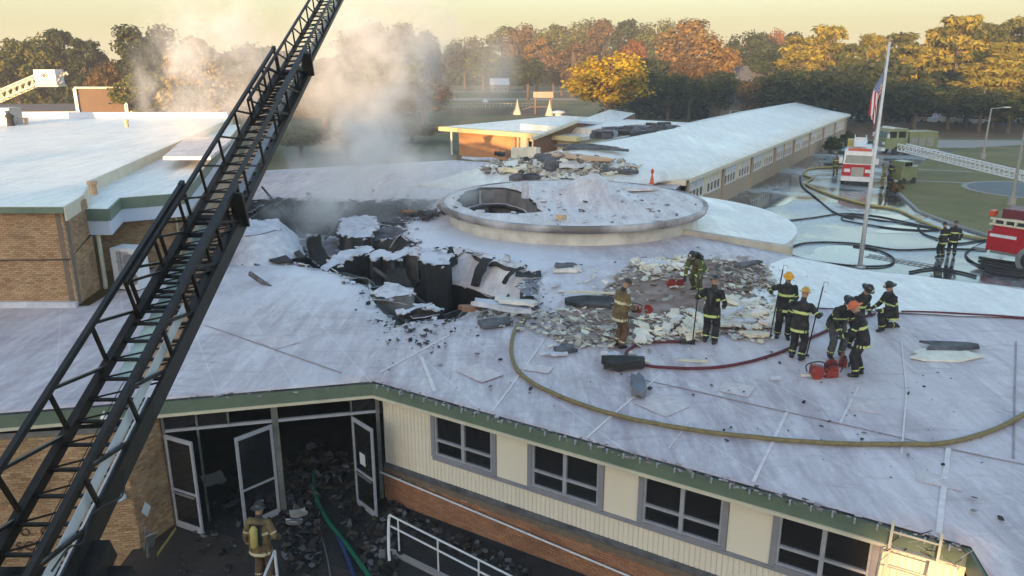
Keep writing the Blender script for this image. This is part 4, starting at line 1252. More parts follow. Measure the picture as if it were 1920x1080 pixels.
def tree_proto(seed, kind, n=5200, leaf=.42):
    rx, rz = (3.6, 5.9) if kind == 'pine' else ((4.6, 5.5) if kind == 'round' else (3.8, 6.0))
    H_ = 14.0
    me, cl = leaf_crown(seed, rx, rz, n, leaf, kind, 60 if kind == 'pine' else 46)
    for v in me.vertices: v.co.z += H_ - rz - .3
    tb = MB(); rr = random.Random(seed)
    top = H_ - rz * .6
    tb.tube([(0, 0, -.2), (.08, .05, 2.5), (-.1, .1, 6), (0, 0, top), (0, 0, H_ - .8 if kind == 'pine' else top + 1)], [.38, .28, .22, .13, .04], 8)
    for c, r, fl in rr.sample(cl, 14):
        z0 = rr.uniform(3.0, top)
        e = Vector((c.x, c.y, c.z + H_ - rz - .3))
        a = Vector((0, 0, z0)); mid = a.lerp(e, .5) + Vector((0, 0, -.2))
        tb.tube([a, mid, e], [.12, .08, .03], 5, cap=False)
    return me, tb
PR = []
for i, (k, lf) in enumerate((('round', .42), ('round', .46), ('tall', .42), ('tall', .40), ('pine', .62), ('pine', .58), ('pine', .60))):
    me, tb = tree_proto(20 + i, k, 5600, lf)
    PR.append((me, tb.mesh('trunk', M['bark'])))
LEAF = {
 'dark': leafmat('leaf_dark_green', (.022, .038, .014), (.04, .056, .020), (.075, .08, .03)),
 'olive': leafmat('leaf_olive', (.055, .075, .020), (.10, .115, .030), (.19, .165, .04)),
 'gold': leafmat('leaf_golden_green', (.12, .13, .024), (.24, .20, .032), (.36, .28, .05)),
 'yellow': leafmat('leaf_yellow', (.26, .23, .02), (.50, .36, .025), (.58, .32, .03)),
 'orange': leafmat('leaf_orange_brown', (.14, .085, .032), (.22, .135, .042), (.30, .19, .06)),
 'rust': leafmat('leaf_rust', (.10, .062, .026), (.15, .09, .035), (.13, .095, .035)),
 'red': leafmat('leaf_red', (.18, .07, .035), (.24, .11, .05), (.18, .09, .035)),
 'grey': leafmat('leaf_grey_green', (.055, .055, .035), (.085, .08, .05), (.10, .085, .055)),
 'pale': leafmat('leaf_pale_yellow_green', (.18, .15, .06), (.26, .20, .08), (.32, .25, .12)),
}
cache_cr = {}
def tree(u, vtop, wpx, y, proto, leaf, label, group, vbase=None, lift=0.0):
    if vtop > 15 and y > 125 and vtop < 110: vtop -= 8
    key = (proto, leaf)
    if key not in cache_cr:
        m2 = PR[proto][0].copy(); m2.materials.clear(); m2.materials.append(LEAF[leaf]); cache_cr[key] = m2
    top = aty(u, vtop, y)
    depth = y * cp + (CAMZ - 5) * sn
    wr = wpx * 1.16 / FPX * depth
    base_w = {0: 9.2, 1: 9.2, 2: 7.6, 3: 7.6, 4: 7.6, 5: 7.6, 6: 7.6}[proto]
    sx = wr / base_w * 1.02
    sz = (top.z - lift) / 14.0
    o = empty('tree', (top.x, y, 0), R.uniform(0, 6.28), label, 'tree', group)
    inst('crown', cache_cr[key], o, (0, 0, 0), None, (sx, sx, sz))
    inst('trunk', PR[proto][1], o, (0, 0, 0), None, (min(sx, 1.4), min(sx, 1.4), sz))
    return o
TL = [
 # left side
 (12, 48, 110, 125, 1, 'olive', 'olive tree at the far left edge of the skyline', 'trees on the left skyline'),
 (58, 46, 95, 128, 0, 'olive', 'sunlit olive tree second from the left edge', 'trees on the left skyline'),
 (108, 62, 80, 130, 4, 'dark', 'dark pointed tree left of the big dark oak', 'trees on the left skyline'),
 (150, 70, 80, 128, 5, 'dark', 'dark slim tree just above the white platform', 'trees on the left skyline'),
 (185, 78, 70, 132, 2, 'grey', 'grey-green tree between the slim dark tree and the big oak', 'trees on the left skyline'),
 (190, 92, 62, 108, 0, 'rust', 'small rusty orange tree above the brown screen', 'trees on the left skyline'),
 (232, 12, 105, 112, 2, 'dark', 'tall dark oak, left crown of the highest clump on the left', 'trees on the left skyline'),
 (290, 14, 105, 115, 3, 'dark', 'tall dark oak, right crown of the highest clump on the left', 'trees on the left skyline'),
 (262, 110, 120, 100, 1, 'olive', 'broad olive tree under the tall dark oaks', 'trees on the left skyline'),
 (345, 30, 120, 88, 2, 'pale', 'tall pale yellow-green tree behind the left smoke plume', 'trees on the left skyline'),
 (400, 72, 130, 84, 0, 'pale', 'wide pale tree wrapped in the left smoke plume', 'trees on the left skyline'),
 (385, 62, 70, 120, 0, 'grey', 'slim grey tree poking above the pale tree', 'trees on the left skyline'),
 (450, 68, 95, 150, 0, 'grey', 'rounded hazy tree between the smoke and the ladder', 'trees on the left skyline'),
 (500, 76, 90, 160, 1, 'grey', 'low hazy tree just left of the ladder rails', 'trees on the left skyline'),
 (548, 82, 80, 165, 0, 'grey', 'low hazy tree seen through the ladder top', 'trees on the left skyline'),
 (470, 150, 110, 95, 1, 'pale', 'bushy pale tree low behind the ladder', 'trees on the left skyline'),
 # centre in smoke
 (600, 110, 110, 124, 1, 'rust', 'rusty tree directly right of the ladder in the smoke', 'trees behind the main smoke plume'),
 (655, 38, 110, 170, 2, 'grey', 'tall hazy tree right of the ladder tip', 'trees behind the main smoke plume'),
 (718, 24, 110, 172, 0, 'grey', 'highest hazy tree in the centre smoke', 'trees behind the main smoke plume'),
 (765, 26, 80, 176, 3, 'grey', 'hazy tree with a notch beside the highest one', 'trees behind the main smoke plume'),
 (803, 42, 58, 180, 3, 'grey', 'thin pointed hazy tree in the centre skyline', 'trees behind the main smoke plume'),
 (700, 140, 170, 122, 1, 'orange', 'wide orange-brown tree half hidden in the centre smoke', 'trees behind the main smoke plume'),
 (610, 160, 120, 118, 0, 'orange', 'orange bushy tree low beside the ladder', 'trees behind the main smoke plume'),
 (790, 140, 120, 126, 0, 'rust', 'brown tree at the right edge of the centre smoke', 'trees behind the main smoke plume'),
 (680, 215, 150, 90, 1, 'olive', 'low olive thicket behind the burnt roof', 'trees behind the main smoke plume'),
 (560, 225, 110, 88, 0, 'olive', 'low olive thicket just behind the ladder middle', 'trees behind the main smoke plume'),
 (770, 225, 110, 104, 0, 'grey', 'low grey thicket left of the orange-lit annexe', 'trees behind the main smoke plume'),
 (870, 62, 85, 290, 0, 'grey', 'grey rounded tree left of the white house', 'trees beyond the field'),
 (905, 90, 70, 280, 1, 'olive', 'small olive tree behind the white house', 'trees beyond the field'),
 (940, 38, 85, 300, 2, 'olive', 'tall olive tree above the white house', 'trees beyond the field'),
 (985, 34, 80, 290, 0, 'rust', 'rust-tinged tree right of the tall olive one', 'trees beyond the field'),
 (1008, 60, 70, 262, 2, 'orange', 'orange tree above the round dark field tree', 'trees beyond the field'),
 (990, 100, 72, 215, 0, 'dark', 'round dark tree standing alone on the field', 'trees beyond the field'),
 (1040, 36, 80, 270, 1, 'olive', 'olive crown left of the yellow tree skyline', 'trees beyond the field'),
 (1075, 70, 85, 230, 2, 'rust', 'reddish brown tree directly left of the yellow tree', 'trees beyond the field'),
 (1055, 95, 60, 240, 3, 'orange', 'narrow orange-brown tree between field and yellow tree', 'trees beyond the field'),
 (1095, 24, 85, 265, 0, 'olive', 'high olive crown above the reddish brown tree', 'trees beyond the field'),
 (1140, 20, 90, 255, 2, 'rust', 'brown-topped crown high above the yellow tree', 'trees beyond the field'),
 (1185, 24, 85, 250, 1, 'dark', 'dark crown high to the right of the yellow tree', 'trees beyond the field'),
 (1235, 24, 80, 245, 0, 'olive', 'olive crown left of the tall orange-brown tree', 'trees beyond the field'),
 (1145, 76, 150, 118, 0, 'yellow', 'bright yellow autumn tree in front of the dark wood', 'trees right of the field'),
 (1188, 62, 60, 170, 1, 'red', 'pinkish red crown peeping over the yellow tree', 'trees right of the field'),
 (1215, 100, 95, 150, 1, 'dark', 'dark shaded tree directly right of the yellow tree', 'trees right of the field'),
 (1258, 120, 90, 128, 0, 'dark', 'dark low tree beside the white roof ridge', 'trees right of the field'),
 (1300, 8, 130, 185, 2, 'orange', 'tallest orange-brown tree on the right half', 'trees right of the field'),
 (1345, 50, 95, 150, 3, 'orange', 'golden orange tree in front of the tallest brown one', 'trees right of the field'),
 (1300, 95, 80, 138, 0, 'rust', 'rusty shaded tree over the start of the wing roof', 'trees right of the field'),
 (1350, 118, 90, 132, 1, 'dark', 'dark tree left of the far brick house', 'trees right of the field'),
 (1395, 46, 75, 190, 0, 'dark', 'dark crown behind the far brick house', 'trees right of the field'),
 (1432, 50, 70, 200, 1, 'dark', 'dark rounded crown left of the red-topped one', 'trees right of the field'),
 (1462, 42, 52, 205, 0, 'red', 'small red-topped tree on the right skyline', 'trees right of the field'),
 (1500, 46, 80, 195, 2, 'dark', 'dark crown right of the red-topped tree', 'trees right of the field'),
 (1440, 85, 90, 160, 1, 'dark', 'mid dark tree over the brick house', 'trees right of the field'),
 (1500, 66, 95, 150, 5, 'gold', 'golden pine left of the twin golden pines', 'pines on the right'),
 (1560, 54, 95, 150, 4, 'gold', 'golden pine with the brightest crown left of the flagpole', 'pines on the right'),
 (1600, 82, 80, 146, 5, 'olive', 'olive pine just left of the flagpole top', 'pines on the right'),
 (1640, 72, 80, 150, 6, 'gold', 'golden pine behind the flagpole top', 'pines on the right'),
 (1690, 68, 95, 148, 4, 'olive', 'olive pine right of the flagpole top', 'pines on the right'),
 (1725, 84, 80, 140, 5, 'gold', 'low golden pine over the dark round trees', 'pines on the right'),
 (1760, 60, 90, 145, 6, 'gold', 'golden pine midway along the right skyline', 'pines on the right'),
 (1808, 34, 110, 140, 4, 'gold', 'highest golden pine near the right edge', 'pines on the right'),
 (1858, 40, 90, 138, 5, 'olive', 'tall olive pine second from the right edge', 'pines on the right'),
 (1908, 40, 90, 140, 6, 'olive', 'tall olive pine at the right edge', 'pines on the right'),
 (1885, 85, 100, 126, 4, 'gold', 'golden pine low in front of the two right-edge pines', 'pines on the right'),
 (1830, 110, 90, 128, 5, 'gold', 'golden pine under the highest pine', 'pines on the right'),
 (1960, 50, 110, 132, 4, 'olive', 'olive pine cut by the right picture edge', 'pines on the right'),
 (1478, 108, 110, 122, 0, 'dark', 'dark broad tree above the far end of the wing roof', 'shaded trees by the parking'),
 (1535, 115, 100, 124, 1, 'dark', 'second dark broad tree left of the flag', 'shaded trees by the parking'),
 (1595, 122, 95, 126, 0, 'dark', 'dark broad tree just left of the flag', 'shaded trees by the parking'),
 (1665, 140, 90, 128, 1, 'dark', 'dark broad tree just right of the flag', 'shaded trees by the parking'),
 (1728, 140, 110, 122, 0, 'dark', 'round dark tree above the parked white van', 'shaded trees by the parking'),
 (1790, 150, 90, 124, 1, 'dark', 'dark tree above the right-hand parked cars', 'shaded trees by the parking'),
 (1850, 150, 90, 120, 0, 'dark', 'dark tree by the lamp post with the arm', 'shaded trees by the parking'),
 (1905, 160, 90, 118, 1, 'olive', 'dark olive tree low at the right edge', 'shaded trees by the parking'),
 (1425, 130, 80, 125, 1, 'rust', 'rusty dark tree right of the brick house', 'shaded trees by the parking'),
]
for t in TL: tree(*t)
# low far wood closing the gaps under the crowns
def thicket(name, line, n, leaf, hmin, hmax, depth, m, seed, **k):
    rr = random.Random(seed); vs = []; fs = []
    seg = [(line[i], line[i + 1], (Vector(line[i + 1]) - Vector(line[i])).length) for i in range(len(line) - 1)]
    tot = sum(s[2] for s in seg)
    for i in range(n):
        q = rr.uniform(0, tot)
        for a, b, L_ in seg:
            if q <= L_: break
            q -= L_
        p2 = Vector(a).lerp(Vector(b), q / L_)
        h = hmin + (hmax - hmin) * (.5 + .8 * noise.noise(Vector((p2.x * .08, p2.y * .08, seed))))
        z = h * rr.random() ** .7
        p = Vector((p2.x + rr.uniform(-depth, depth), p2.y + rr.uniform(-depth, depth), z))
        x = Vector((rr.uniform(-1, 1), rr.uniform(-1, 1), rr.uniform(-.6, .6))).normalized()
        y = x.cross(Vector((rr.uniform(-1, 1), rr.uniform(-1, 1), rr.uniform(-1, 1)))).normalized()
        s = leaf * rr.uniform(.6, 1.3); b = len(vs)
        vs += [p - x * s * .5, p - y * s * .4, p + x * s * .5, p + y * s * .45]; fs.append((b, b + 1, b + 2, b + 3))
    me = bpy.data.meshes.new(name); me.from_pydata([tuple(v) for v in vs], [], fs); me.materials.append(m)
    o = bpy.data.objects.new(name, me); COL.objects.link(o)
    return tag(o, kind='stuff', **k)
thicket('far_wood', [(-260, 230), (-120, 210), (-40, 340), (60, 330), (90, 230), (160, 200), (280, 180)], 52000, 2.2, 5, 13, 7, LEAF['dark'], 3, label='dark undergrowth and far wood closing the view beneath the tree crowns', cat='wood')
thicket('hedge_row', [(-130, 136), (-75, 140), (-20, 150)], 26000, 1.0, 6, 12, 4, LEAF['olive'], 5, label='grey-green undergrowth behind the left smoke', cat='undergrowth')
thicket('pine_undergrowth', [(20, 150), (62, 142), (140, 134)], 26000, 1.0, 5, 11, 4, LEAF['dark'], 6, label='dark undergrowth behind the parked cars', cat='undergrowth')
# shrubs by the far end of the wing
for i, (u, v, w, lf, lb) in enumerate(((1560, 285, 40, 'dark', 'dark rounded shrub against the wing wall'), (1588, 272, 34, 'dark', 'second rounded shrub at the far end of the wing'), (1677, 362, 30, 'rust', 'small orange-brown shrub beside the tall silver fire truck'))):
    p = at(u, v, 0); depth = p.y
    w_ = w / FPX * depth
    me, _ = leaf_crown(60 + i, w_ * .55, w_ * .42, 1500, .22, 'round', 20); me.materials.append(LEAF[lf])
    o = empty('shrub', (p.x, p.y, 0), 0, lb, 'shrub')
    inst('foliage', me, o, (0, 0, w_ * .38))
    mb = MB(); mb.tube([(0, 0, 0), (0, 0, w_ * .4)], .06, 5); mb.build('stem', M['bark'], o)
# unseen leafy screen added behind the camera, shaped to shade the roofs
def shade_wood():
    perp = Vector((HEAD.y, -HEAD.x, 0)); rr = random.Random(77)
    vs = []; fs = []
    def H_at(l): return 19.0 if l < -24 else (19.0 + (l + 24) / 5 * 13 if l < -19 else (32 if l < 24 else 30))
    for i in range(34000):
        l = rr.uniform(-90, 100)
        h = H_at(l) + 1.3 * noise.noise(Vector((l * .25, 0, 0))) + 1.0 * noise.noise(Vector((l * .9, 3, 0)))
        z = -1 + (h + 1) * rr.random() ** .9
        if 2.5 < l < 5.1 and 11.2 < z < 14.8 and rr.random() < .75: continue
        p = HEAD * (-98 - rr.uniform(0, 5)) + perp * l + Vector((0, 0, z))
        x = Vector((rr.uniform(-1, 1), rr.uniform(-1, 1), rr.uniform(-1, 1))).normalized()
        y = x.cross(Vector((rr.uniform(-1, 1), rr.uniform(-1, 1), rr.uniform(-1, 1)))).normalized()
        s = rr.uniform(.6, 1.5); b = len(vs)
        vs += [p - x * s * .6, p - y * s * .5, p + x * s * .6, p + y * s * .5]; fs.append((b, b + 1, b + 2, b + 3))
    ls = [-90 + .8 * k for k in range(238)]
    for l0, l1 in zip(ls[:-1], ls[1:]):
        h = H_at((l0 + l1) / 2) - 1.2 + 1.3 * noise.noise(Vector((l0 * .25, 0, 0)))
        b = len(vs); q0 = HEAD * -100.5 + perp * l0; q1 = HEAD * -100.5 + perp * l1
        spans = [(-1, 11.6), (14.4, h)] if 2.6 < l0 < 4.5 else [(-1, h)]  # gap shaped to let sun onto the right end of the window wall
        for z0, z1 in spans:
            b = len(vs); vs += [q0 + Vector((0, 0, z0)), q1 + Vector((0, 0, z0)), q1 + Vector((0, 0, z1)), q0 + Vector((0, 0, z1))]; fs.append((b, b + 1, b + 2, b + 3))
    me = bpy.data.meshes.new('shade_screen'); me.from_pydata([tuple(v) for v in vs], [], fs); me.materials.append(LEAF['dark'])
    o = bpy.data.objects.new('shade_screen', me); COL.objects.link(o)
    tag(o, kind='stuff', label='added leafy screen behind the viewpoint, shaped to keep the low sun off the roofs', cat='wood')
shade_wood()

# ------------------------------------------------------------------ far houses, parked cars, lamps, playground
def house(u, vb, w, d, h, roofh, y, mw, mr_, label, wins_=3, chim=False):
    p = aty(u, vb, y); o = empty('house', (p.x, y, 0), rad(8), label, 'house')
    mb = MB(); mb.box((0, 0, h / 2), (w, d, h)); mb.build('wall', mw, o)
    mb = MB(); mb.add([(-w/2-.4, -d/2-.4, h), (w/2+.4, -d/2-.4, h), (w/2+.4, d/2+.4, h), (-w/2-.4, d/2+.4, h), (-w/2-.4, 0, h+roofh), (w/2+.4, 0, h+roofh)],
                      [(0, 1, 5, 4), (2, 3, 4, 5), (1, 2, 5), (3, 0, 4), (3, 2, 1, 0)])
    rf_ = mb.build('roof', mr_, o)
    for k in range(wins_):
        for z in ((h * .3, h * .75) if h > 4.5 else (h * .5,)):
            mb = MB(); mb.box(((k + .5) * w / wins_ - w / 2, -d / 2 - .03, z), (w / wins_ * .35, .1, 1.2)); wi_ = mb.build('window', M['whitemetal'], o)
            mb = MB(); mb.box(((k + .5) * w / wins_ - w / 2, -d / 2 - .09, z), (w / wins_ * .25, .05, .95)); mb.build('pane', M['glass'], wi_)
    if chim: mb = MB(); mb.box((w * .3, 0, h + roofh), (1, 1, 2)); mb.build('chimney', mw, o)
M['housew'] = mat('white_render', (.6, .6, .6), (.5, .5, .5), sc=1, rough=.7)
M['houseb'] = mat('red_brick_far', (.26, .09, .06), (.2, .07, .05), sc=1, rough=.8)
M['slate'] = mat('slate', (.12, .12, .13), (.09, .09, .1), sc=1, rough=.7)
house(936, 157, 5.5, 5, 2.6, 2.0, 262, M['steel'], M['soffit'], 'pale gabled house beyond the playing field', 3)
house(1410, 205, 11, 8, 6.5, 3, 160, M['houseb'], M['slate'], 'red brick house with white windows among the dark trees', 4, True)
house(1392, 208, 10, 5, 3.6, 1.6, 136, M['steel'], M['slate'], 'small grey shed roof just above the long wing ridge', 2)
house(25, 200, 60, 10, 3.5, .8, 118, M['soffit'], M['slate'], 'long low grey building beyond the white roof at the left', 8)
def car(u, v, col, label, rz=0, kind='car', L_=4.5):
    p = at(u, v, 0); H_ = 1.45 if kind == 'car' else 2.1
    o = empty('parked_car', (p.x, p.y, 0.01), rz, label, 'car' if kind == 'car' else 'van', 'vehicles in the far parking lane')
    b = MB(); w = 1.8
    prof = [(-L_/2, .35), (-L_/2, .85), (-L_/2+.1, .95), (-L_*.2, H_*.66), (-L_*.08, H_), (L_*.28, H_), (L_*.42, H_*.68), (L_/2, .9), (L_/2, .35)] if kind == 'car' else \
           [(-L_/2, .35), (-L_/2, 1.0), (-L_*.36, 1.15), (-L_*.25, H_), (L_/2, H_), (L_/2, .35)]
    n = len(prof); vs = [(x, -w/2, z) for x, z in prof] + [(x, w/2, z) for x, z in prof]
    b.add(vs, [tuple(range(n)), tuple(reversed(range(n, 2 * n)))] + [(i, i + n, (i + 1) % n + n, (i + 1) % n) for i in range(n)])
    b.build('body', col, o)
    g = MB(); g.box((L_*.04, 0, H_ * .82), (L_*.42, w + .02, H_ * .22)); g.build('side_glass', M['glass'], o)
    for x in (-L_*.32, L_*.32):
        for y in (-w/2, w/2):
            t = MB(); t.lathe([(.32, -.1), (.32, .1)], (x, y, .32), n=12, mat=Matrix.Rotation(math.pi/2, 3, 'X')); t.build('wheel', M['rubber'], o)
def paint(n, c): return mat(n, c, tuple(x * .9 for x in c), sc=1, rough=.3)
car(1580, 212, paint('car_white', (.6, .6, .62)), 'white car glimpsed between trunks above the wing end', .1)
car(1682, 222, paint('car_silver', (.45, .46, .5)), 'silver car between dark trunks right of the flag', .1)
car(1735, 230, paint('car_tan', (.42, .28, .22)), 'tan car under the round dark tree', .15)
car(1770, 232, M['whitemetal'], 'white van parked right of the tan car', .1, 'van', 5.2)
car(1800, 233, paint('car_beige', (.45, .38, .3)), 'beige car between the white van and the lamp post', .1)
car(1826, 234, paint('car_grey', (.35, .36, .4)), 'light grey car behind the arm lamp post', .1)
def lamp_post(u, v, top_v, label, arm=1.5, side=1):
    p = at(u, v, 0); tz = aty(u, top_v, p.y).z
    o = empty('street_lamp', (p.x, p.y, 0), 0, label, 'lamp post', 'lamp posts')
    mb = MB(); mb.tube([(0, 0, 0), (0, 0, tz)], [.13, .08], 8); mb.build('pole', M['concrete'], o)
    mb = MB(); mb.tube([(0, 0, 0), (0, 0, .7)], .3, 10); mb.build('footing', M['concrete'], o)
    mb = MB(); mb.beam((0, 0, tz - .05), (side * arm, 0, tz + .1), .08); mb.build('arm', M['steel'], o)
    mb = MB(); mb.box((side * (arm + .25), 0, tz + .1), (.7, .35, .12)); mb.build('lamp_head', M['creamtrim'], o)
lamp_post(1842, 300, 203, 'tall lamp post with a lit-up pale arm left of the round path', 1.4)
lamp_post(1895, 388, 232, 'lamp post rising behind the red fire engine', 1.6)
lamp_post(66, 226, 166, 'thin pale lamp post below the white platform at left', 1.0, -1)
bd = empty('brown_screen', label='large brown screen wall with a pale top edge beyond the white roof', cat='screen')
p0, p1 = aty(152, 222, 100), aty(243, 222, 100)
mb = MB(); tz = aty(200, 166, 100).z; mb.box(((p0.x + p1.x) / 2, 100, tz / 2), (p1.x - p0.x, .4, tz)); mb.build('panel', mat('brown_panel', (.17, .11, .07), (.12, .08, .055), sc=.4, rough=.9), bd)
mb = MB(); mb.box(((p0.x + p1.x) / 2, 100, tz + .1), (p1.x - p0.x + .3, .6, .22)); mb.build('coping', M['creamtrim'], bd)
for x in (p0.x, p1.x): mb = MB(); mb.box((x, 99.7, tz / 2), (.4, .4, tz)); mb.build('post', M['steel'], bd)
o = MB(); p = aty(136, 208, 98); o.box((p.x, 98, 1.6), (4.4, 1.2, 1.6)); o.build('pink_container', M['redblock'], label='faded pinkish container left of the brown screen', cat='container')
# field fence and playground
fe = empty('field_fence', label='thin pale rail fence crossing the playing field', cat='fence')
f0, f1 = at(800, 204, 0), at(1000, 203, 0)
for z in (.5, 1.1): mb = MB(); mb.beam(f0 + Vector((0, 0, z)), f1 + Vector((0, 0, z)), .07); mb.build('rail', M['concrete'], fe)
mb = MB(); mb.beam((0, 0, 0), (0, 0, 1.3), .09); pme = mb.mesh('post', M['concrete'])
for k in range(30): inst('post', pme, fe, f0.lerp(f1, k / 29))
pg = empty('play_tower', tuple(at(1018, 214, 0)), 0, 'orange-brown timber play tower beyond the annexe roof', 'playground tower')
for x in (-1.6, 1.6):
    for y in (-1, 1): mb = MB(); mb.beam((x, y, 0), (x, y, 3.4), .18); mb.build('post', M['wood'], pg)
mb = MB(); mb.box((0, 0, 1.5), (3.4, 2.2, .15)); mb.build('deck', M['wood'], pg)
mb = MB(); mb.add([(-2, -1.4, 3.3), (2, -1.4, 3.3), (2, 1.4, 3.3), (-2, 1.4, 3.3), (-2, 0, 4.4), (2, 0, 4.4)], [(0, 1, 5, 4), (2, 3, 4, 5), (1, 2, 5), (3, 0, 4)]); mb.build('roof', M['tan'], pg)
mb = MB(); mb.beam((-1.7, 0, 1.6), (-6.5, 0, .3), .8, .1); mb.build('slide', M['wood'], pg)
for k, (u, v) in enumerate(((970, 215), (1030, 217))):
    p = at(u, v, 0); mb = MB(); mb.lathe([(.9, 0), (.15, 2.2), (.05, 3)], tuple(p), n=8)
    mb.build('play_cone', M['creamtrim'], label=('cream pointed play cone left of the timber tower', 'cream pointed play cone right of the timber tower')[k], cat='play cone')
o = MB(); p = at(910, 202, 0); o.lathe([(.08, 0), (.08, .9), (.5, 1.0), (.75, 1.3), (.4, 1.9), (0, 2.0)], tuple(p), n=10); o.build('field_sculpture', M['soffit'], label='pale blob-shaped marker on a stalk by the field fence', cat='marker')
o = MB(); p = at(1047, 222, 0); o.lathe([(.7, 0), (.7, .9), (1.3, 1.0), (1.2, 1.3), (0, 1.5)], tuple(p), n=12); o.build('round_planter', M['whitemetal'], label='pale round planter right of the play tower', cat='planter')

# ------------------------------------------------------------------ flagpole and flag
fp = at(1612, 500, 0); ft = aty(1661, 78, fp.y)
FX, FY = fp.x, fp.y
pole = empty('flagpole', (FX, FY, 0), 0, 'tall white flagpole standing on the wet drive', 'flagpole')
mb = MB(); mb.tube([(0, 0, 0), (0, 0, ft.z)], [.12, .055], 12); mb.build('pole', M['whitemetal'], pole, smooth=True)
mb = MB(); mb.lathe([(0, 0), (.1, .06), (.1, .14), (0, .2)], (0, 0, ft.z), n=10); mb.build('finial', M['tan'], pole)
mb = MB(); mb.lathe([(.35, 0), (.3, .1), (0, .12)], n=16); mb.build('base_collar', M['steel'], pole)
mb = MB(); mb.tube([(-.14, -.02, .8), (-.12, -.02, ft.z - .2)], .008, 4); mb.build('halyard', M['creamtrim'], pole)
def flag():
    zt = aty(1640, 133, FY).z
    nu, nv = 60, 30
    vs = []; uvs = []
    for i in range(nu + 1):
        s = i / nu
        for j in range(nv + 1):
            t = j / nv
            hx = -.10 - .05 * t
            fold = .20 * math.sin(t * 9.5 + s * 2.2) * min(1, s * 3) 
            x = hx - .62 * s ** .7 * (1 - .75 * t * 0.6) * .75 - fold * .25 - .10 * s * math.sin(3 * s + 2 * t)
            y = -.05 + .16 * math.sin(t * 11 + s * 3.0) * min(1, s * 2.5) + .08 * math.sin(s * 6)
            z = zt - 1.15 * t * (1 - .35 * s) - 2.05 * s ** 1.02 - .1 * math.sin(t * 7 + 1) * s
            vs.append((x, y, z)); uvs.append((s, t))
    W2 = nv + 1
    fs = [(i * W2 + j, (i + 1) * W2 + j, (i + 1) * W2 + j + 1, i * W2 + j + 1) for i in range(nu) for j in range(nv)]
    me = bpy.data.meshes.new('cloth'); me.from_pydata(vs, [], fs)
    uvl = me.uv_layers.new(name='UVMap')
    for lp_ in me.loops: uvl.data[lp_.index].uv = uvs[lp_.vertex_index]
    m, N, L, B = nt('flag_cloth'); B.inputs['Roughness'].default_value = .8
    uv = N.new('ShaderNodeUVMap'); sx_ = N.new('ShaderNodeSeparateXYZ'); L.new(uv.outputs[0], sx_.inputs[0])
    def mth(op, a, b=None):
        q = N.new('ShaderNodeMath'); q.operation = op
        for k, v_ in enumerate((a, b)):
            if v_ is None: continue
            if hasattr(v_, 'links'): L.new(v_, q.inputs[k])
            else: q.inputs[k].default_value = v_
        return q.outputs[0]
    st_ = mth('GREATER_THAN', mth('MODULO', mth('MULTIPLY', sx_.outputs[1], 6.5), 1.0), .5)
    c = mixc(N, L, st_, (.50, .025, .04), (.72, .70, .68))
    can_ = mth('MULTIPLY', mth('LESS_THAN', sx_.outputs[0], .40), mth('LESS_THAN', sx_.outputs[1], .538))
    cb_ = N.new('ShaderNodeCombineXYZ'); L.new(mth('MULTIPLY', sx_.outputs[0], 26.0), cb_.inputs[0]); L.new(mth('MULTIPLY', sx_.outputs[1], 17.0), cb_.inputs[1])
    vo = N.new('ShaderNodeTexVoronoi'); vo.inputs['Randomness'].default_value = 0; vo.inputs['Scale'].default_value = 1; L.new(cb_.outputs[0], vo.inputs[0])
    star = mth('LESS_THAN', vo.outputs['Distance'], .28)
    c = mixc(N, L, can_, c, mixc(N, L, star, (.03, .05, .18), (.7, .7, .7)))
    L.new(c, B.inputs['Base Color'])
    me.materials.append(m)
    for p in me.polygons: p.use_smooth = True
    o = empty('flag', (FX, FY, 0), 0, 'limp red, white and blue striped flag hanging from the flagpole', 'flag')
    inst('cloth', me, o)
flag()

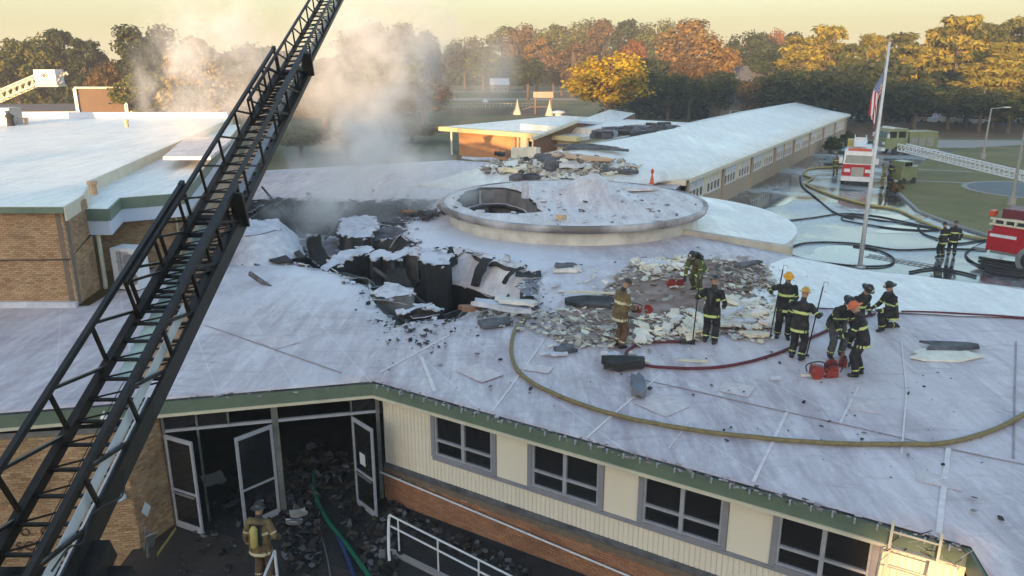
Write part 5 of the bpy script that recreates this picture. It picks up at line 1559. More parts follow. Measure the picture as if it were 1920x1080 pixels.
# ------------------------------------------------------------------ fire vehicles
def wheel(parent, x, y, r=.52, w=.32):
    o = empty('wheel', (x, y, r), parent=parent)
    RX = Matrix.Rotation(math.pi / 2, 3, 'X')
    mb = MB(); mb.lathe([(r * .55, -w/2), (r * .9, -w/2), (r, -w/2 + .05), (r, w/2 - .05), (r * .9, w/2), (r * .55, w/2)], n=20, mat=RX); mb.build('tyre', M['rubber'], o, smooth=False)
    mb = MB(); sg = -1 if y < 0 else 1
    mb.lathe([(.0, -sg * w * .35), (r * .3, -sg * w * .38), (r * .34, -sg * w * .2), (r * .56, -sg * w * .48)], n=16, mat=RX); mb.build('rim', M['whitemetal'], o)
def truck(name, loc, rz, label, body_m, cab_m, L_=10.5, roofm=None, ladder=True, cabtop=None):
    """heads to local -X ... +X is the front"""
    o = empty(name, loc, rz, label, 'fire truck')
    W = 2.5
    front = L_ / 2; cabL = 2.7
    cz = .55
    b = MB()  # cab lower
    b.box((front - cabL / 2, 0, cz + .75), (cabL, W, 1.2)); b.build('cab_lower', cab_m, o)
    b = MB(); ct = cabtop or cab_m
    x0, x1 = front - cabL, front
    b.add([(x0, -W/2, 1.9), (x1, -W/2, 1.9), (x1, W/2, 1.9), (x0, W/2, 1.9), (x0, -W/2+.08, 3.0), (x1 - .22, -W/2+.08, 3.0), (x1 - .22, W/2-.08, 3.0), (x0, W/2-.08, 3.0)],
          [(0, 1, 5, 4), (1, 2, 6, 5), (2, 3, 7, 6), (3, 0, 4, 7), (4, 5, 6, 7)]); b.build('cab_upper', ct, o)
    g = MB(); g.add([(x1 + .01, -W/2+.15, 1.98), (x1 + .01, W/2-.15, 1.98), (x1 - .185, W/2-.2, 2.8), (x1 - .185, -W/2+.2, 2.8)], [(0, 1, 2, 3)]); g.build('windshield', mat('truck_glass', (.10, .16, .17), (.06, .10, .11), rough=.1), o)
    for s in (-1, 1):
        for a in (.35, 1.5):
            g = MB(); g.box((x1 - a - .45, s * (W/2 - .0), 2.35), (.85, .06, .7)); g.build('side_window', M['glass'], o)
        g = MB(); g.box((x1 + .03, s * .85, 1.35), (.08, .5, .28)); g.build('headlight', M['whitemetal'], o)
        g = MB(); g.box((x1 - .1, s * 1.45, 2.2), (.12, .3, .5)); g.build('mirror', M['whitemetal'], o)
    g = MB(); g.box((x1 + .03, 0, 1.25), (.07, 1.0, .8)); g.build('grille', M['steel'], o)
    g = MB(); g.box((x1 + .25, 0, .68), (.5, W + .05, .38)); g.build('bumper', M['whitemetal'], o)
    g = MB(); g.box((x1 - .9, 0, 3.1), (.4, 1.9, .18)); g.build('light_bar', M['orange'] if ladder else M['whitemetal'], o)
    b = MB(); bl = L_ - cabL - .25
    b.box((-front + bl / 2, 0, cz + .85), (bl, W, 1.5)); b.build('body', body_m, o)
    b = MB(); b.box((-front + bl / 2, 0, cz + 1.85), (bl, W - .3, .5)); b.build('upper_body', roofm or body_m, o)
    for s in (-1, 1):
        x = -front + .5; 
        while x < front - cabL - 1.2:
            g = MB(); g.box((x + .45, s * (W/2 + .015), cz + .95), (.85, .03, 1.0)); g.build('locker_door', M['steel'], o); x += 1.05
    for x in (front - 1.5, -front + 2.2, -front + 3.5):
        for s in (-1, 1): wheel(o, x, s * (W/2 - .12))
    return o
# silver-and-red truck facing the camera; front lower centre near pixel (1604, 352)
tf_ = at(1604, 350, 0); tr = at(1668, 306, 0)
hd_ = (tf_ - tr).normalized(); hd_ = Vector((-.40, -.917, 0))
L1 = 10.5
c1_ = tf_ - hd_ * (L1 / 2 + .3)
t1 = truck('fire_truck', (c1_.x, c1_.y, .005), math.atan2(hd_.y, hd_.x), 'white-over-red ladder truck facing the viewer on the wet drive', M['whitemetal'], M['red'], L1, M['whitemetal'], True, M['whitemetal'])
g = MB(); g.beam((-5.1, 0, 3.15), (3.9, 0, 3.35), 1.0, .12)
for k in range(24): g.beam((-5 + k * .38, -.5, 3.32), (-5 + k * .38, .5, 3.32), .05)
for s in (-.5, .5): g.beam((-5.1, s, 3.55), (3.9, s, 3.7), .07); g.beam((-5.1, s, 3.2), (3.9, s, 3.4), .1)
g.build('bed_ladder', M['whitemetal'], t1)
g = MB(); g.box((-3.2, -.3, 2.9), (1.6, 1.6, .8)); g.build('turntable', M['hoseyel'], t1)
# white aerial reaching to the right edge
bo = empty('white_aerial', label='white lattice aerial boom stretching from the ladder truck to the right edge', cat='aerial ladder')
b0 = aty(1690, 282, 76); b1 = aty(1985, 352, 58)
bd_ = (b1 - b0); bL_ = bd_.length; bdn = bd_.normalized(); bx_ = Vector((bdn.y, -bdn.x, 0)).normalized()
for s in (-.45, .45):
    for z in (0, .62):
        mb = MB(); mb.beam(b0 + bx_ * s + Vector((0, 0, z)), b1 + bx_ * s + Vector((0, 0, z * .8)), .11); mb.build('chord', M['whitemetal'], bo)
nn = 34
for k in range(nn):
    a = b0.lerp(b1, k / nn); b = b0.lerp(b1, (k + 1) / nn); zz = Vector((0, 0, .6))
    mb = MB()
    for s in (-.45, .45): mb.beam(a + bx_ * s, b + bx_ * s + zz, .05); mb.beam(a + bx_ * s, a + bx_ * s + zz, .05)
    mb.beam(a - bx_ * .45, a + bx_ * .45, .05)
    mb.build('lattice_bay', M['whitemetal'], bo)
# lime truck behind
p = at(1702, 290, 0); truck('fire_truck', (p.x, p.y + 1, .005), rad(188), 'lime-green fire truck parked crosswise behind the white aerial', M['lime'], M['lime'], 6.6, M['lime'], False, M['lime'])
o = empty('lime_utility_truck', tuple(at(1690, 345, 0)), rad(20), 'small lime utility truck body beside the ladder truck', 'truck'); o.scale = (.72, .72, .8)
mb = MB(); mb.box((0, 0, 1.3), (2.6, 2.0, 1.5)); mb.build('body', M['lime'], o)
mb = MB(); mb.box((-.2, 0, 2.3), (1.5, 1.7, .6)); mb.build('cab_top', M['lime'], o)
mb = MB(); mb.box((-.2, -.87, 2.3), (1.1, .05, .4)); mb.build('side_glass', M['glass'], o)
for x in (-.8, .8):
    for s in (-1, 1): wheel(o, x, s * .95, .42, .26)
# red engine at the right edge: rear corner near (1848, 462)
r0 = at(1834, 494, 0); 
hd3 = Vector((.62, -.785, 0)).normalized(); sd3 = Vector((hd3.y, -hd3.x, 0))
L3 = 9.5
c3_ = r0 + hd3 * L3 / 2 - sd3 * 1.25 + Vector((.3, .1, 0))
t3 = empty('fire_engine', (c3_.x, c3_.y, .005), math.atan2(hd3.y, hd3.x), 'bright red fire engine with white stripes at the right edge of the picture', 'fire engine')
mb = MB(); mb.box((0, 0, 1.32), (L3, 2.45, 1.05)); mb.build('body', M['red'], t3)
mb = MB(); mb.box((0, 0, .72), (L3 - .4, 2.3, .2)); mb.build('skirt', M['steel'], t3)
mb = MB(); mb.box((.1, 0, 2.02), (L3 - .2, 2.4, .35)); mb.build('upper_body', M['red'], t3)
mb = MB(); mb.box((.2, 0, 2.78), (L3 - .3, 1.5, .5)); mb.build('hose_bed', mat('dark_red', (.16, .02, .03), (.12, .02, .03), rough=.5), t3)
for z in (2.22, 2.52):
    mb = MB(); mb.beam((-L3/2, -1.24, z), (L3/2, -1.24, z), .06, .10); mb.build('side_rail', M['creamtrim'], t3)
mb = MB(); mb.beam((0, -1.24, 2.2), (0, -1.24, 2.55), .10); pme = mb.mesh('rail_post', M['creamtrim'])
mb = MB(); mb.box((0, -1.15, 2.37), (.3, .2, .26)); eme = mb.mesh('gear_box', M['rubber'])
for k in range(18):
    inst('rail_post', pme, t3, (-L3/2 + .2 + k * .52, 0, 0)); inst('gear_box', eme, t3, (-L3/2 + .45 + k * .52, 0, 0))
for s in (-1,):
    mb = MB(); mb.box((-L3/2 + .75, s * 1.24, 1.62), (1.3, .02, .16)); mb.build('stripe', M['whitemetal'], t3)
    mb = MB(); mb.beam((-L3/2 + 3.15, s * 1.245, 1.62), (-L3/2 + 4.1, s * 1.245, 1.62), .02, .16); mb.beam((-L3/2 + 4.1, s * 1.245, 1.62), (-L3/2 + 3.4, s * 1.245, .92), .02, .16); mb.beam((-L3/2 + 3.4, s * 1.245, .92), (L3/2, s * 1.245, .92), .02, .16)
    mb.build('zigzag_stripe', M['whitemetal'], t3)
    mb = MB(); mb.lathe([(.60, -.03), (.78, -.03), (.78, .03), (.60, .03)], (-L3/2 + 2.3, s * 1.22, .55), n=22, mat=Matrix.Rotation(math.pi/2, 3, 'X')); mb.build('wheel_arch', M['steel'], t3)
for x in (-L3/2 + 2.3, L3/2 - 1.6):
    for s in (-1, 1): wheel(t3, x, s * 1.12, .54, .34)
mb = MB(); mb.box((-L3/2 - .3, 0, .72), (.6, 2.3, .14)); mb.build('rear_step', M['steel'], t3)
mb = MB(); mb.box((-L3/2 - .02, -.9, 2.75), (.25, .5, .3)); mb.build('warning_lamp', M['orange'], t3)
mb = MB(); mb.box((-L3/2 - .02, 0, 1.6), (.08, 1.4, 1.2)); mb.build('rear_panel', M['steel'], t3)
# far-left platform
pl = empty('aerial_platform', label='white aerial platform marked 80 on a lattice boom at the far left', cat='aerial platform')
pc = aty(92, 144, 66)
mb = MB(); mb.box((pc.x, 66, pc.z), (1.75, 1.2, 1.15)); mb.build('bucket', M['whitemetal'], pl)
mb = MB(); mb.box((pc.x, 65.38, pc.z - .32), (1.75, .02, .06)); mb.build('stripe', M['houseb'], pl)
mb = MB(); mb.box((pc.x + .05, 66, pc.z - .70), (1.9, 1.3, .16)); mb.build('floor', M['creamtrim'], pl)
rr = random.Random(4)
for k in range(8):
    q = Vector((pc.x + .95 + rr.uniform(0, .5), 66 + rr.uniform(-.4, .2), pc.z + rr.uniform(-.6, .6)))
    mb = MB(); mb.tube([q, q + Vector((rr.uniform(-.3, .3), -.1, rr.uniform(-.35, .35)))], .09, 6); mb.build('nozzle_gear', M['creamtrim'] if k % 2 else M['steel'], pl)
cu = bpy.data.curves.new('number', 'FONT'); cu.body = '80'; cu.size = .5; cu.extrude = .01
o = bpy.data.objects.new('number', cu); COL.objects.link(o)
me = bpy.data.meshes.new_from_object(o.evaluated_get(bpy.context.evaluated_depsgraph_get())); bpy.data.objects.remove(o); me.materials.clear(); me.materials.append(M['rubber'])
inst('number', me, pl, (pc.x - .28, 65.37, pc.z - .05), (math.pi / 2, 0, 0))
e0 = Vector((pc.x - .9, 66, pc.z + .15)); e1 = e0 + Vector((-24, 3, -8.6)); 
ed = (e1 - e0).normalized(); 
for y in (-.45, .45):
    for z in (0, -.75):
        mb = MB(); mb.beam(e0 + Vector((0, y, z)), e1 + Vector((0, y, z * 1.2)), .11); mb.build('chord', M['creamtrim'], pl)
for k in range(40):
    a = e0.lerp(e1, k / 40); b = e0.lerp(e1, (k + 1) / 40)
    mb = MB()
    for y in (-.45, .45): mb.beam(a + Vector((0, y, 0)), b + Vector((0, y, -.78)), .05); mb.beam(a + Vector((0, y, -.78)), b + Vector((0, y, 0)), .05)
    mb.beam(a + Vector((0, -.5, 0)), a + Vector((0, .5, 0)), .05); mb.beam(a + Vector((0, -.5, -.78)), a + Vector((0, .5, -.78)), .05)
    mb.build('lattice_bay', M['creamtrim'], pl)
mb = MB(); mb.box((e1.x, e1.y, e1.z / 2), (2.2, 2.4, e1.z)); mb.build('pedestal', M['red'], pl)
# ------------------------------------------------------------------ people
COAT_DK = mat('black_turnout', (.010, .010, .012), (.055, .048, .042), sc=6, p=(.42, .8), rough=.85, bump=.3)
COAT_TAN = mat('tan_turnout', (.22, .15, .06), (.09, .06, .03), sc=6, rough=.85, bump=.3)
COAT_OLV = mat('olive_turnout', (.10, .11, .035), (.06, .065, .025), sc=9, rough=.85, bump=.3)
PANT_BR = mat('brown_trousers', (.13, .075, .038), (.09, .05, .028), sc=9, rough=.85, bump=.3)
PANT_GR = mat('grey_trousers', (.10, .10, .10), (.06, .06, .06), sc=9, rough=.85, bump=.3)
BOOT = mat('black_boot', (.012, .012, .012), (.02, .02, .02), sc=9, rough=.5)
SKIN = mat('skin', (.42, .24, .17), (.36, .20, .14), sc=4, rough=.6)
STRIPE = mat('lime_reflective_stripe', (.62, .70, .22), (.5, .58, .2), sc=9, rough=.4)
STRIPE_S = mat('pale_reflective_stripe', (.66, .62, .40), (.55, .5, .32), sc=9, rough=.4)
HOOD = mat('dark_hood', (.03, .028, .028), (.05, .045, .04), sc=9, rough=.9)
HELM = {'black': mat('black_helmet', (.015, .015, .016), (.03, .028, .026), sc=5, rough=.3),
        'yellow': mat('yellow_helmet', (.75, .36, .02), (.62, .28, .02), sc=5, rough=.35),
        'brown': mat('brown_helmet', (.07, .035, .025), (.04, .025, .02), sc=5, rough=.4),
        'lime': mat('lime_helmet', (.55, .50, .06), (.5, .2, .04), sc=5, rough=.4),
        'orange': mat('orange_helmet', (.62, .16, .05), (.55, .10, .03), sc=5, rough=.5)}
def ik(a, b, l1, l2, pole):
    a = Vector(a); b = Vector(b); d = b - a; L_ = min(d.length, (l1 + l2) * .995)
    if d.length > L_: b = a + d.normalized() * L_
    d = b - a; dn = d.normalized()
    x = (l1 * l1 - l2 * l2 + L_ * L_) / (2 * L_); h = math.sqrt(max(0, l1 * l1 - x * x))
    p = Vector(pole); p = p - dn * p.dot(dn)
    p = p.normalized() if p.length > 1e-4 else Vector((0, 0, 1))
    return a + dn * x + p * h, b
def loft(samples, pts, radii, tags, n=14, xref=(1, 0, 0)):
    """closed elliptical tube; tags(i, frac) names the surface"""
    P_ = []; R_ = []; T_ = []
    for i in range(len(pts) - 1):
        a, b = Vector(pts[i]), Vector(pts[i + 1]); k = max(2, int((b - a).length / .022))
        for j in range(k):
            f = j / k
            P_.append(a.lerp(b, f)); R_.append((radii[i][0] * (1 - f) + radii[i + 1][0] * f, radii[i][1] * (1 - f) + radii[i + 1][1] * f)); T_.append(tags(i, f))
    P_.append(Vector(pts[-1])); R_.append(radii[-1]); T_.append(tags(len(pts) - 2, 1))
    vs = []; fs = []
    ref = Vector(xref)
    for i, p in enumerate(P_):
        t = (P_[min(i + 2, len(P_) - 1)] - P_[max(i - 2, 0)]).normalized()
        r1 = ref - t * ref.dot(t)
        r1 = r1.normalized() if r1.length > .05 else t.orthogonal().normalized()
        r2 = t.cross(r1)
        for k in range(n):
            a = 2 * math.pi * k / n
            q = p + r1 * math.cos(a) * R_[i][0] + r2 * math.sin(a) * R_[i][1]
            vs.append(q); samples.append((q, T_[i]))
    for i in range(len(P_) - 1):
        for k in range(n):
            a = i * n + k; b = i * n + (k + 1) % n
            fs.append((a, b, b + n, a + n))
    fs.append(tuple(reversed(range(n)))); fs.append(tuple(range((len(P_) - 1) * n, len(P_) * n)))
    return vs, fs
tmp_scene = bpy.data.scenes.new('workshop')
TAGS = ['coat', 'pants', 'boot', 'skin', 'stripe', 'hood']
def person(loc, yaw, label, coat=COAT_DK, pants=COAT_DK, stripe=STRIPE, helm='black', lean=8, twist=0, hipz=.93, hipf=0, headp=15, heady=0,
           lf=(-.12, .03), rf_=(.12, -.03), lh=(-.30, .12, .92), rh=(.30, .12, .92), kneel=False, tank=False, group='firefighters at the school', fat=1.0, cap=True, hscale=1.15):
    root = empty('person', tuple(loc), yaw, label, 'firefighter', group)
    root.scale = (hscale,) * 3
    S = []; V = []; F = []
    def addl(*a, **k):
        vs, fs = loft(S, *a, **k); b = len(V); V.extend(vs); F.extend([tuple(b + i for i in f) for f in fs])
    pel = Vector((0, hipf, hipz)); ld = Vector((0, math.sin(rad(lean)), math.cos(rad(lean))))
    chest = pel + ld * .34; neck = pel + ld * .52; 
    # torso with coat skirt
    sk = Vector((0, -.02 * lean / 10, -1)) if lean < 40 else Vector((0, -.5, -.85)).normalized()
    stripe_at = lambda fr, c, w=.035: abs(fr - c) < w
    def tt(i, f):
        d = [-.20, 0, .16, .34, .50, .55][i] * (1 - f) + [-.20, 0, .16, .34, .50, .55][i + 1] * f
        if abs(d + .15) < .03 or abs(d - .27) < .028: return 'stripe'
        return 'coat'
    addl([pel + sk * .20, pel, pel + ld * .16, chest, pel + ld * .50, pel + ld * .55], [(.215 * fat, .165 * fat), (.20 * fat, .15 * fat), (.185 * fat, .14 * fat), (.205 * fat, .145 * fat), (.15, .10), (.07, .07)], tt)
    hd = neck + ld * .03
    hdir = Vector((0, math.sin(rad(lean * .45 + headp)), math.cos(rad(lean * .45 + headp))))
    hc = hd + hdir * .17 + Vector((0, .015, 0))
    addl([hd - hdir * .02, hd + hdir * .08], [(.07, .075), (.065, .07)], lambda i, f: 'hood')
    fwd = Vector((0, hdir.z, -hdir.y))
    addl([hc - hdir * .12, hc - hdir * .09, hc - hdir * .03, hc + hdir * .04, hc + hdir * .10, hc + hdir * .125], [(.035, .045), (.058, .075), (.073, .090), (.077, .095), (.058, .075), (.025, .03)],
         lambda i, f: 'skin')
    addl([hc + fwd * .08 + hdir * .015, hc + fwd * .112 - hdir * .02], [(.010, .012), (.017, .014)], lambda i, f: 'skin', n=8)   # nose
    addl([hc + fwd * .055 - hdir * .085, hc + fwd * .085 - hdir * .085], [(.03, .02), (.02, .014)], lambda i, f: 'skin', n=8)  # chin
    for s in (-1, 1): addl([hc + Vector((s * .07, 0, 0)) - hdir * .02, hc + Vector((s * .09, 0, 0)) - hdir * .02], [(.012, .025), (.008, .02)], lambda i, f: 'skin', n=8)
    # arms
    hands = []
    for s, h in ((-1, lh), (1, rh)):
        sh = pel + ld * .46 + Vector((s * .175, 0, 0))
        el, hnd = ik(sh, h, .30, .27, Vector((s * .5, -.7, -.3)))
        cuff = el.lerp(hnd, .86)
        addl([sh - Vector((s * .05, 0, 0)), sh, sh.lerp(el, .5), el, el.lerp(cuff, .5), cuff], [(.06, .06), (.083, .083), (.075, .075), (.066, .066), (.062, .062), (.056, .056)],
             lambda i, f: 'stripe' if (i == 4 and f > .62) or (i == 2 and .35 < f < .6) else 'coat', n=12, xref=(0, 0, 1))
        addl([cuff, el.lerp(hnd, .97)], [(.042, .042), (.036, .03)], lambda i, f: 'hood', n=8, xref=(0, 0, 1))
        hands.append((hnd, (hnd - el).normalized(), s))
    # legs
    for s, ft_, in ((-1, lf), (1, rf_)):
        hip = pel + Vector((s * .095, 0, -.02))
        fz = ft_[2] if len(ft_) > 2 else .09
        kn, an = ik(hip, (ft_[0], ft_[1], fz), .44, .42, Vector((s * .12, 1, 0)))
        addl([hip + Vector((0, 0, .05)), hip.lerp(kn, .35), kn, kn.lerp(an, .45), an.lerp(kn, .08)], [(.125 * fat, .13 * fat), (.115, .12), (.092, .095), (.088, .09), (.088, .09)],
             lambda i, f: 'stripe' if (i == 3 and .50 < f < .74) else 'pants', n=12)
        if kneel and s == kneel:
            toe = an + Vector((0, -.05, -.15)) if False else an + Vector((0, -.10, -.06))
        else:
            toe = an + Vector((s * .03, .18, -.045))
        addl([an + (kn - an).normalized() * .12, an, an + Vector((0, -.03, -.04))], [(.066, .066), (.058, .062), (.05, .055)], lambda i, f: 'boot', n=10)
        addl([an + (an - toe).normalized() * .06 + Vector((0, 0, -.03)), an.lerp(toe, .5) + Vector((0, 0, -.015)), toe], [(.050, .052), (.055, .045), (.046, .034)], lambda i, f: 'boot', n=10)
    me = bpy.data.meshes.new('tmp'); me.from_pydata([tuple(v) for v in V], [], F)
    o = bpy.data.objects.new('tmp', me); tmp_scene.collection.objects.link(o)
    md = o.modifiers.new('r', 'REMESH'); md.mode = 'VOXEL'; md.voxel_size = .016; md.use_smooth_shade = True
    sm = o.modifiers.new('s', 'SMOOTH'); sm.iterations = 2; sm.factor = .5
    tmp_scene.view_layers[0].update(); dg = tmp_scene.view_layers[0].depsgraph
    m2 = bpy.data.meshes.new_from_object(o.evaluated_get(dg)); bpy.data.objects.remove(o); bpy.data.meshes.remove(me)
    kd = kdtree.KDTree(len(S))
    for i, (q, t) in enumerate(S): kd.insert(q, i)
    kd.balance()
    m2.materials.clear()
    for m_ in (coat, pants, BOOT, SKIN, stripe, HOOD): m2.materials.append(m_)
    # cloth folds
    nrm_ = [v.normal.copy() for v in m2.vertices]
    for v in m2.vertices:
        c_, i_, d_ = kd.find(v.co)
        if S[i_][1] in ('coat', 'pants', 'stripe'):
            v.co += nrm_[v.index] * (.010 * noise.noise(Vector(v.co) * 9 + Vector((yaw * 7, 0, 0))) + .006 * noise.noise(Vector((v.co.x * 20, v.co.y * 20, v.co.z * 34))))
    for p in m2.polygons:
        _, i, _ = kd.find(p.center)
        p.material_index = TAGS.index(S[i][1]); p.use_smooth = True
    m2.name = 'body'
    inst('body', m2, root)
    # gloves: palm, four fingers and a thumb
    for hnd, d, s in hands:
        mb = MB(); x = d.cross(Vector((0, 0, 1)))
        x = x.normalized() if x.length > .1 else Vector((1, 0, 0)); y = x.cross(d).normalized()
        mb.tube([hnd - d * .03, hnd + d * .03, hnd + d * .07], [.036, .046, .04], 7)
        for k in range(4):
            b0_ = hnd + d * .06 + x * (k - 1.5) * .022; L_ = (.06, .07, .066, .052)[k]
            mb.tube([b0_, b0_ + d * L_ * .5 + y * .005, b0_ + d * L_ * .75 + y * .03 * -s, b0_ + d * L_ * .55 + y * .05 * -s], [.013, .012, .011, .009], 5)
        th = hnd + x * .035 * -s; mb.tube([th, th + d * .03 + x * .02 * -s, th + d * .055 + x * .012 * -s + y * .02], [.014, .013, .01], 5)
        mb.build('glove', HOOD, root)
    # helmet: domed crown, comb and long rear brim
    Rm = Matrix((Vector((1, 0, 0)), fwd, hdir)).transposed()
    hm = MB()
    hm.lathe([(.098, .0), (.102, .03), (.092, .075), (.06, .115), (.0, .13)], hc + hdir * .035, 16, 0, 1, 1.18, mat=Rm)
    hm.lathe([(.10, .015), (.150, -.005), (.152, .005), (.10, .03)], hc + hdir * .035 - fwd * .02, 18, 0, .93, 1.22, mat=Rm)
    for a in (-1, 0, 1):
        hm.beam(hc + hdir * .12 + Vector((a * .05, 0, 0)) + fwd * .09, hc + hdir * .17 + Vector((a * .03, 0, 0)), .012)
        hm.beam(hc + hdir * .17 + Vector((a * .03, 0, 0)), hc + hdir * .11 + Vector((a * .05, 0, 0)) - fwd * .1, .012)
    hm.build('helmet', HELM[helm], root, smooth=False)
    if helm != 'yellow':
        b = MB(); q = hc + hdir * .09 + fwd * .125; b.beam(q - hdir * .035, q + hdir * .04, .06, .012, fwd); b.build('helmet_badge', STRIPE_S, root)
    e = MB()
    for s in (-1, 1): e.lathe([(0, -.008), (.008, 0), (0, .008)], hc + fwd * .088 + Vector((s * .032, 0, 0)) + hdir * .005, 6)
    e.build('eyes', BOOT, root)
    mo = MB(); mo.beam(hc + fwd * .094 - hdir * .055 - Vector((.02, 0, 0)), hc + fwd * .094 - hdir * .055 + Vector((.02, 0, 0)), .006); mo.build('mouth', PANT_BR, root)
    if tank:
        b = MB(); bk = -Vector((0, math.cos(rad(lean)), -math.sin(rad(lean))))
        c = pel + ld * .27 + bk * .24
        b.tube([c - ld * .24, c - ld * .2, c + ld * .16, c + ld * .22], [.04, .075, .075, .035], 10); b.build('air_tank', M['hoseyel'] if tank == 'y' else BOOT, root, smooth=True)
        b = MB(); b.beam(pel + ld * .05 + bk * .165, pel + ld * .48 + bk * .165, .24, .03, bk)
        for s in (-1, 1): b.beam(pel + ld * .46 + Vector((s * .1, -.14, 0)), pel + ld * .30 + Vector((s * .11, .16, 0)), .045, .02)
        b.build('harness', BOOT, root)
    return root
def hook_pole(pts, label, group='pike poles'):
    o = empty('pike_pole', label=label, cat='pole tool', group=None)
    a, b = Vector(pts[0]), Vector(pts[1])
    mb = MB(); mb.tube([a, b], .019, 7); mb.build('shaft', M['rubber'], o)
    mb = MB(); d = (b - a).normalized(); mb.tube([b, b + d * .12, b + d * .10 + Vector((.10, 0, .03)), b + d * .02 + Vector((.15, 0, 0))], [.014, .014, .01, .006], 6); mb.build('hook', M['steel'], o)
    mb = MB(); mb.box(a + Vector((0, 0, .01)), (.14, .05, .035)); mb.build('handle', M['rubber'], o)
    return o
def rp(u, v): 
    p = at(u, v, RZ); p.z = roofz(p.x, p.y) - .005; return p
def dirpt(o, x, y, z):
    return Matrix.Translation(o.location) @ Matrix.Rotation(o.rotation_euler.z, 4, 'Z') @ (Vector((x, y, z)) * o.scale.x)
G_ = 'firefighters on the burnt roof'
a = person(rp(1160, 652), rad(-62), 'firefighter in tan coat holding a red saw at the rubble edge, seen from behind', COAT_TAN, PANT_BR, STRIPE_S, 'brown', lean=6, headp=28, lh=(-.10, .38, 1.02), rh=(.14, .36, 1.0), group=G_, fat=1.12)
def saw(root_loc, yaw, label, scale=1.0, blade=True):
    o = empty('rescue_saw', tuple(root_loc), yaw, label, 'saw'); o.scale = (scale * .8,) * 3
    mb = MB(); mb.box((0, 0, .13), (.34, .24, .20)); mb.box((-.1, 0, .26), (.16, .18, .08)); mb.tube([(-.02, 0, .12), (-.02, 0, .28)], .09, 10); mb.build('housing', M['sawred'], o)
    mb = MB(); mb.tube(catmull([(-.30, 0, .12), (-.34, 0, .30), (-.10, 0, .38), (.16, .0, .34), (.2, 0, .2)], 4), .017, 6); mb.build('handle', M['rubber'], o)
    mb = MB(); mb.beam((.1, .06, .14), (.42, .06, .14), .03, .07); mb.build('arm', M['steel'], o)
    mb = MB(); mb.lathe([(0, -.005), (.17, -.004), (.17, .004), (0, .005)], (.44, .10, .16), n=22, mat=Matrix.Rotation(math.pi / 2, 3, 'X')); mb.build('blade', M['steel'], o)
    mb = MB(); mb.lathe([(.10, -.03), (.19, -.03), (.19, .03), (.10, .03)], (.44, .10, .19), n=20, mat=Matrix.Rotation(math.pi / 2, 3, 'X')); mb.build('guard', M['sawred'], o)
    mb = MB(); mb.lathe([(.05, 0), (.10, .01), (.10, .05), (0, .06)], (-.06, -.17, .14), n=14, mat=Matrix.Rotation(math.pi / 2, 3, 'X')); mb.build('starter_cover', M['rubber'], o)
    return o
q = dirpt(a, .05, .48, .86); saw(q, rad(-30), 'red saw held at waist height by the tan-coated firefighter', .9)
b = person(rp(1306, 548), rad(140), 'firefighter in olive coat bending over a red saw at the far side of the rubble', COAT_OLV, COAT_OLV, STRIPE, 'black', lean=62, headp=-5, hipz=.84, hipf=-.12, lh=(-.15, .52, .62), rh=(.15, .55, .58), lf=(-.16, .12), rf_=(.17, -.18), tank='k', group=G_)
q = rp(1272, 536); saw(q, rad(200), 'red saw resting in the rubble in front of the bending firefighter', 1.1)
c = person(rp(1330, 644), rad(-28), 'firefighter in black gear seen from behind, holding a long pole beside the white insulation pile', COAT_DK, COAT_DK, STRIPE, 'black', lean=4, headp=18, lh=(-.34, .22, 1.15), rh=(.26, .16, 1.0), group=G_, tank='k')
q = dirpt(c, -.36, .26, 0); hook_pole([rp(1298, 646) + Vector((0, 0, .02)), rp(1298, 646) + Vector((.12, .15, 1.95))], 'dark pole held upright by the firefighter beside the insulation pile')
d_ = person(rp(1466, 634), rad(165), 'firefighter wearing a bright yellow helmet and black gear with lime bands, facing the viewer', COAT_DK, COAT_DK, STRIPE, 'yellow', lean=3, headp=12, lh=(-.12, .2, 1.02), rh=(.40, .18, 1.28), group=G_, fat=1.05)
hook_pole([rp(1444, 632) + Vector((0, 0, .02)), rp(1444, 632) + Vector((.30, .35, 2.0))], 'thin dark pole leaning left of the yellow-helmeted firefighter')
e_ = person(rp(1492, 674), rad(-40), 'firefighter with a lime helmet holding a hooked pole in front of the yellow helmet', COAT_DK, COAT_DK, STRIPE, 'lime', lean=8, headp=14, lh=(-.18, .25, 1.0), rh=(.36, .30, 1.16), group=G_)
hook_pole([rp(1512, 668) + Vector((0, 0, .02)), rp(1512, 668) + Vector((.36, .30, 1.95))], 'dark hooked pole leaning right of the lime-helmeted firefighter')
f_ = person(rp(1562, 668), rad(190), 'broad firefighter in black coat and grey trousers leaning forward over the saws, facing the viewer', COAT_DK, PANT_GR, STRIPE, 'black', lean=34, headp=20, hipz=.90, hipf=-.05, lh=(-.32, .42, .74), rh=(.22, .46, .80), lf=(-.16, .06), rf_=(.16, .10), group=G_, fat=1.15)
person(rp(1597, 650), rad(200), 'firefighter in black gear mostly hidden between the broad one and the orange-helmeted one', COAT_DK, COAT_DK, STRIPE, 'black', lean=18, headp=22, hipz=.9, group=G_)
g_ = person(rp(1609, 704), rad(58), 'firefighter in black gear with an orange helmet turned left towards the saws', COAT_DK, COAT_DK, STRIPE, 'orange', lean=16, headp=25, lh=(-.24, .42, .95), rh=(.20, .40, .90), group=G_)
h_ = person(rp(1664, 618), rad(100), 'firefighter in black gear kneeling by the maroon hose at the right of the group', COAT_DK, COAT_DK, STRIPE, 'black', lean=14, headp=8, hipz=.50, hipf=-.06, lf=(-.13, .26), rf_=(.12, -.34, .07), kneel=1, lh=(-.15, .42, .62), rh=(.16, .40, .60), group=G_)
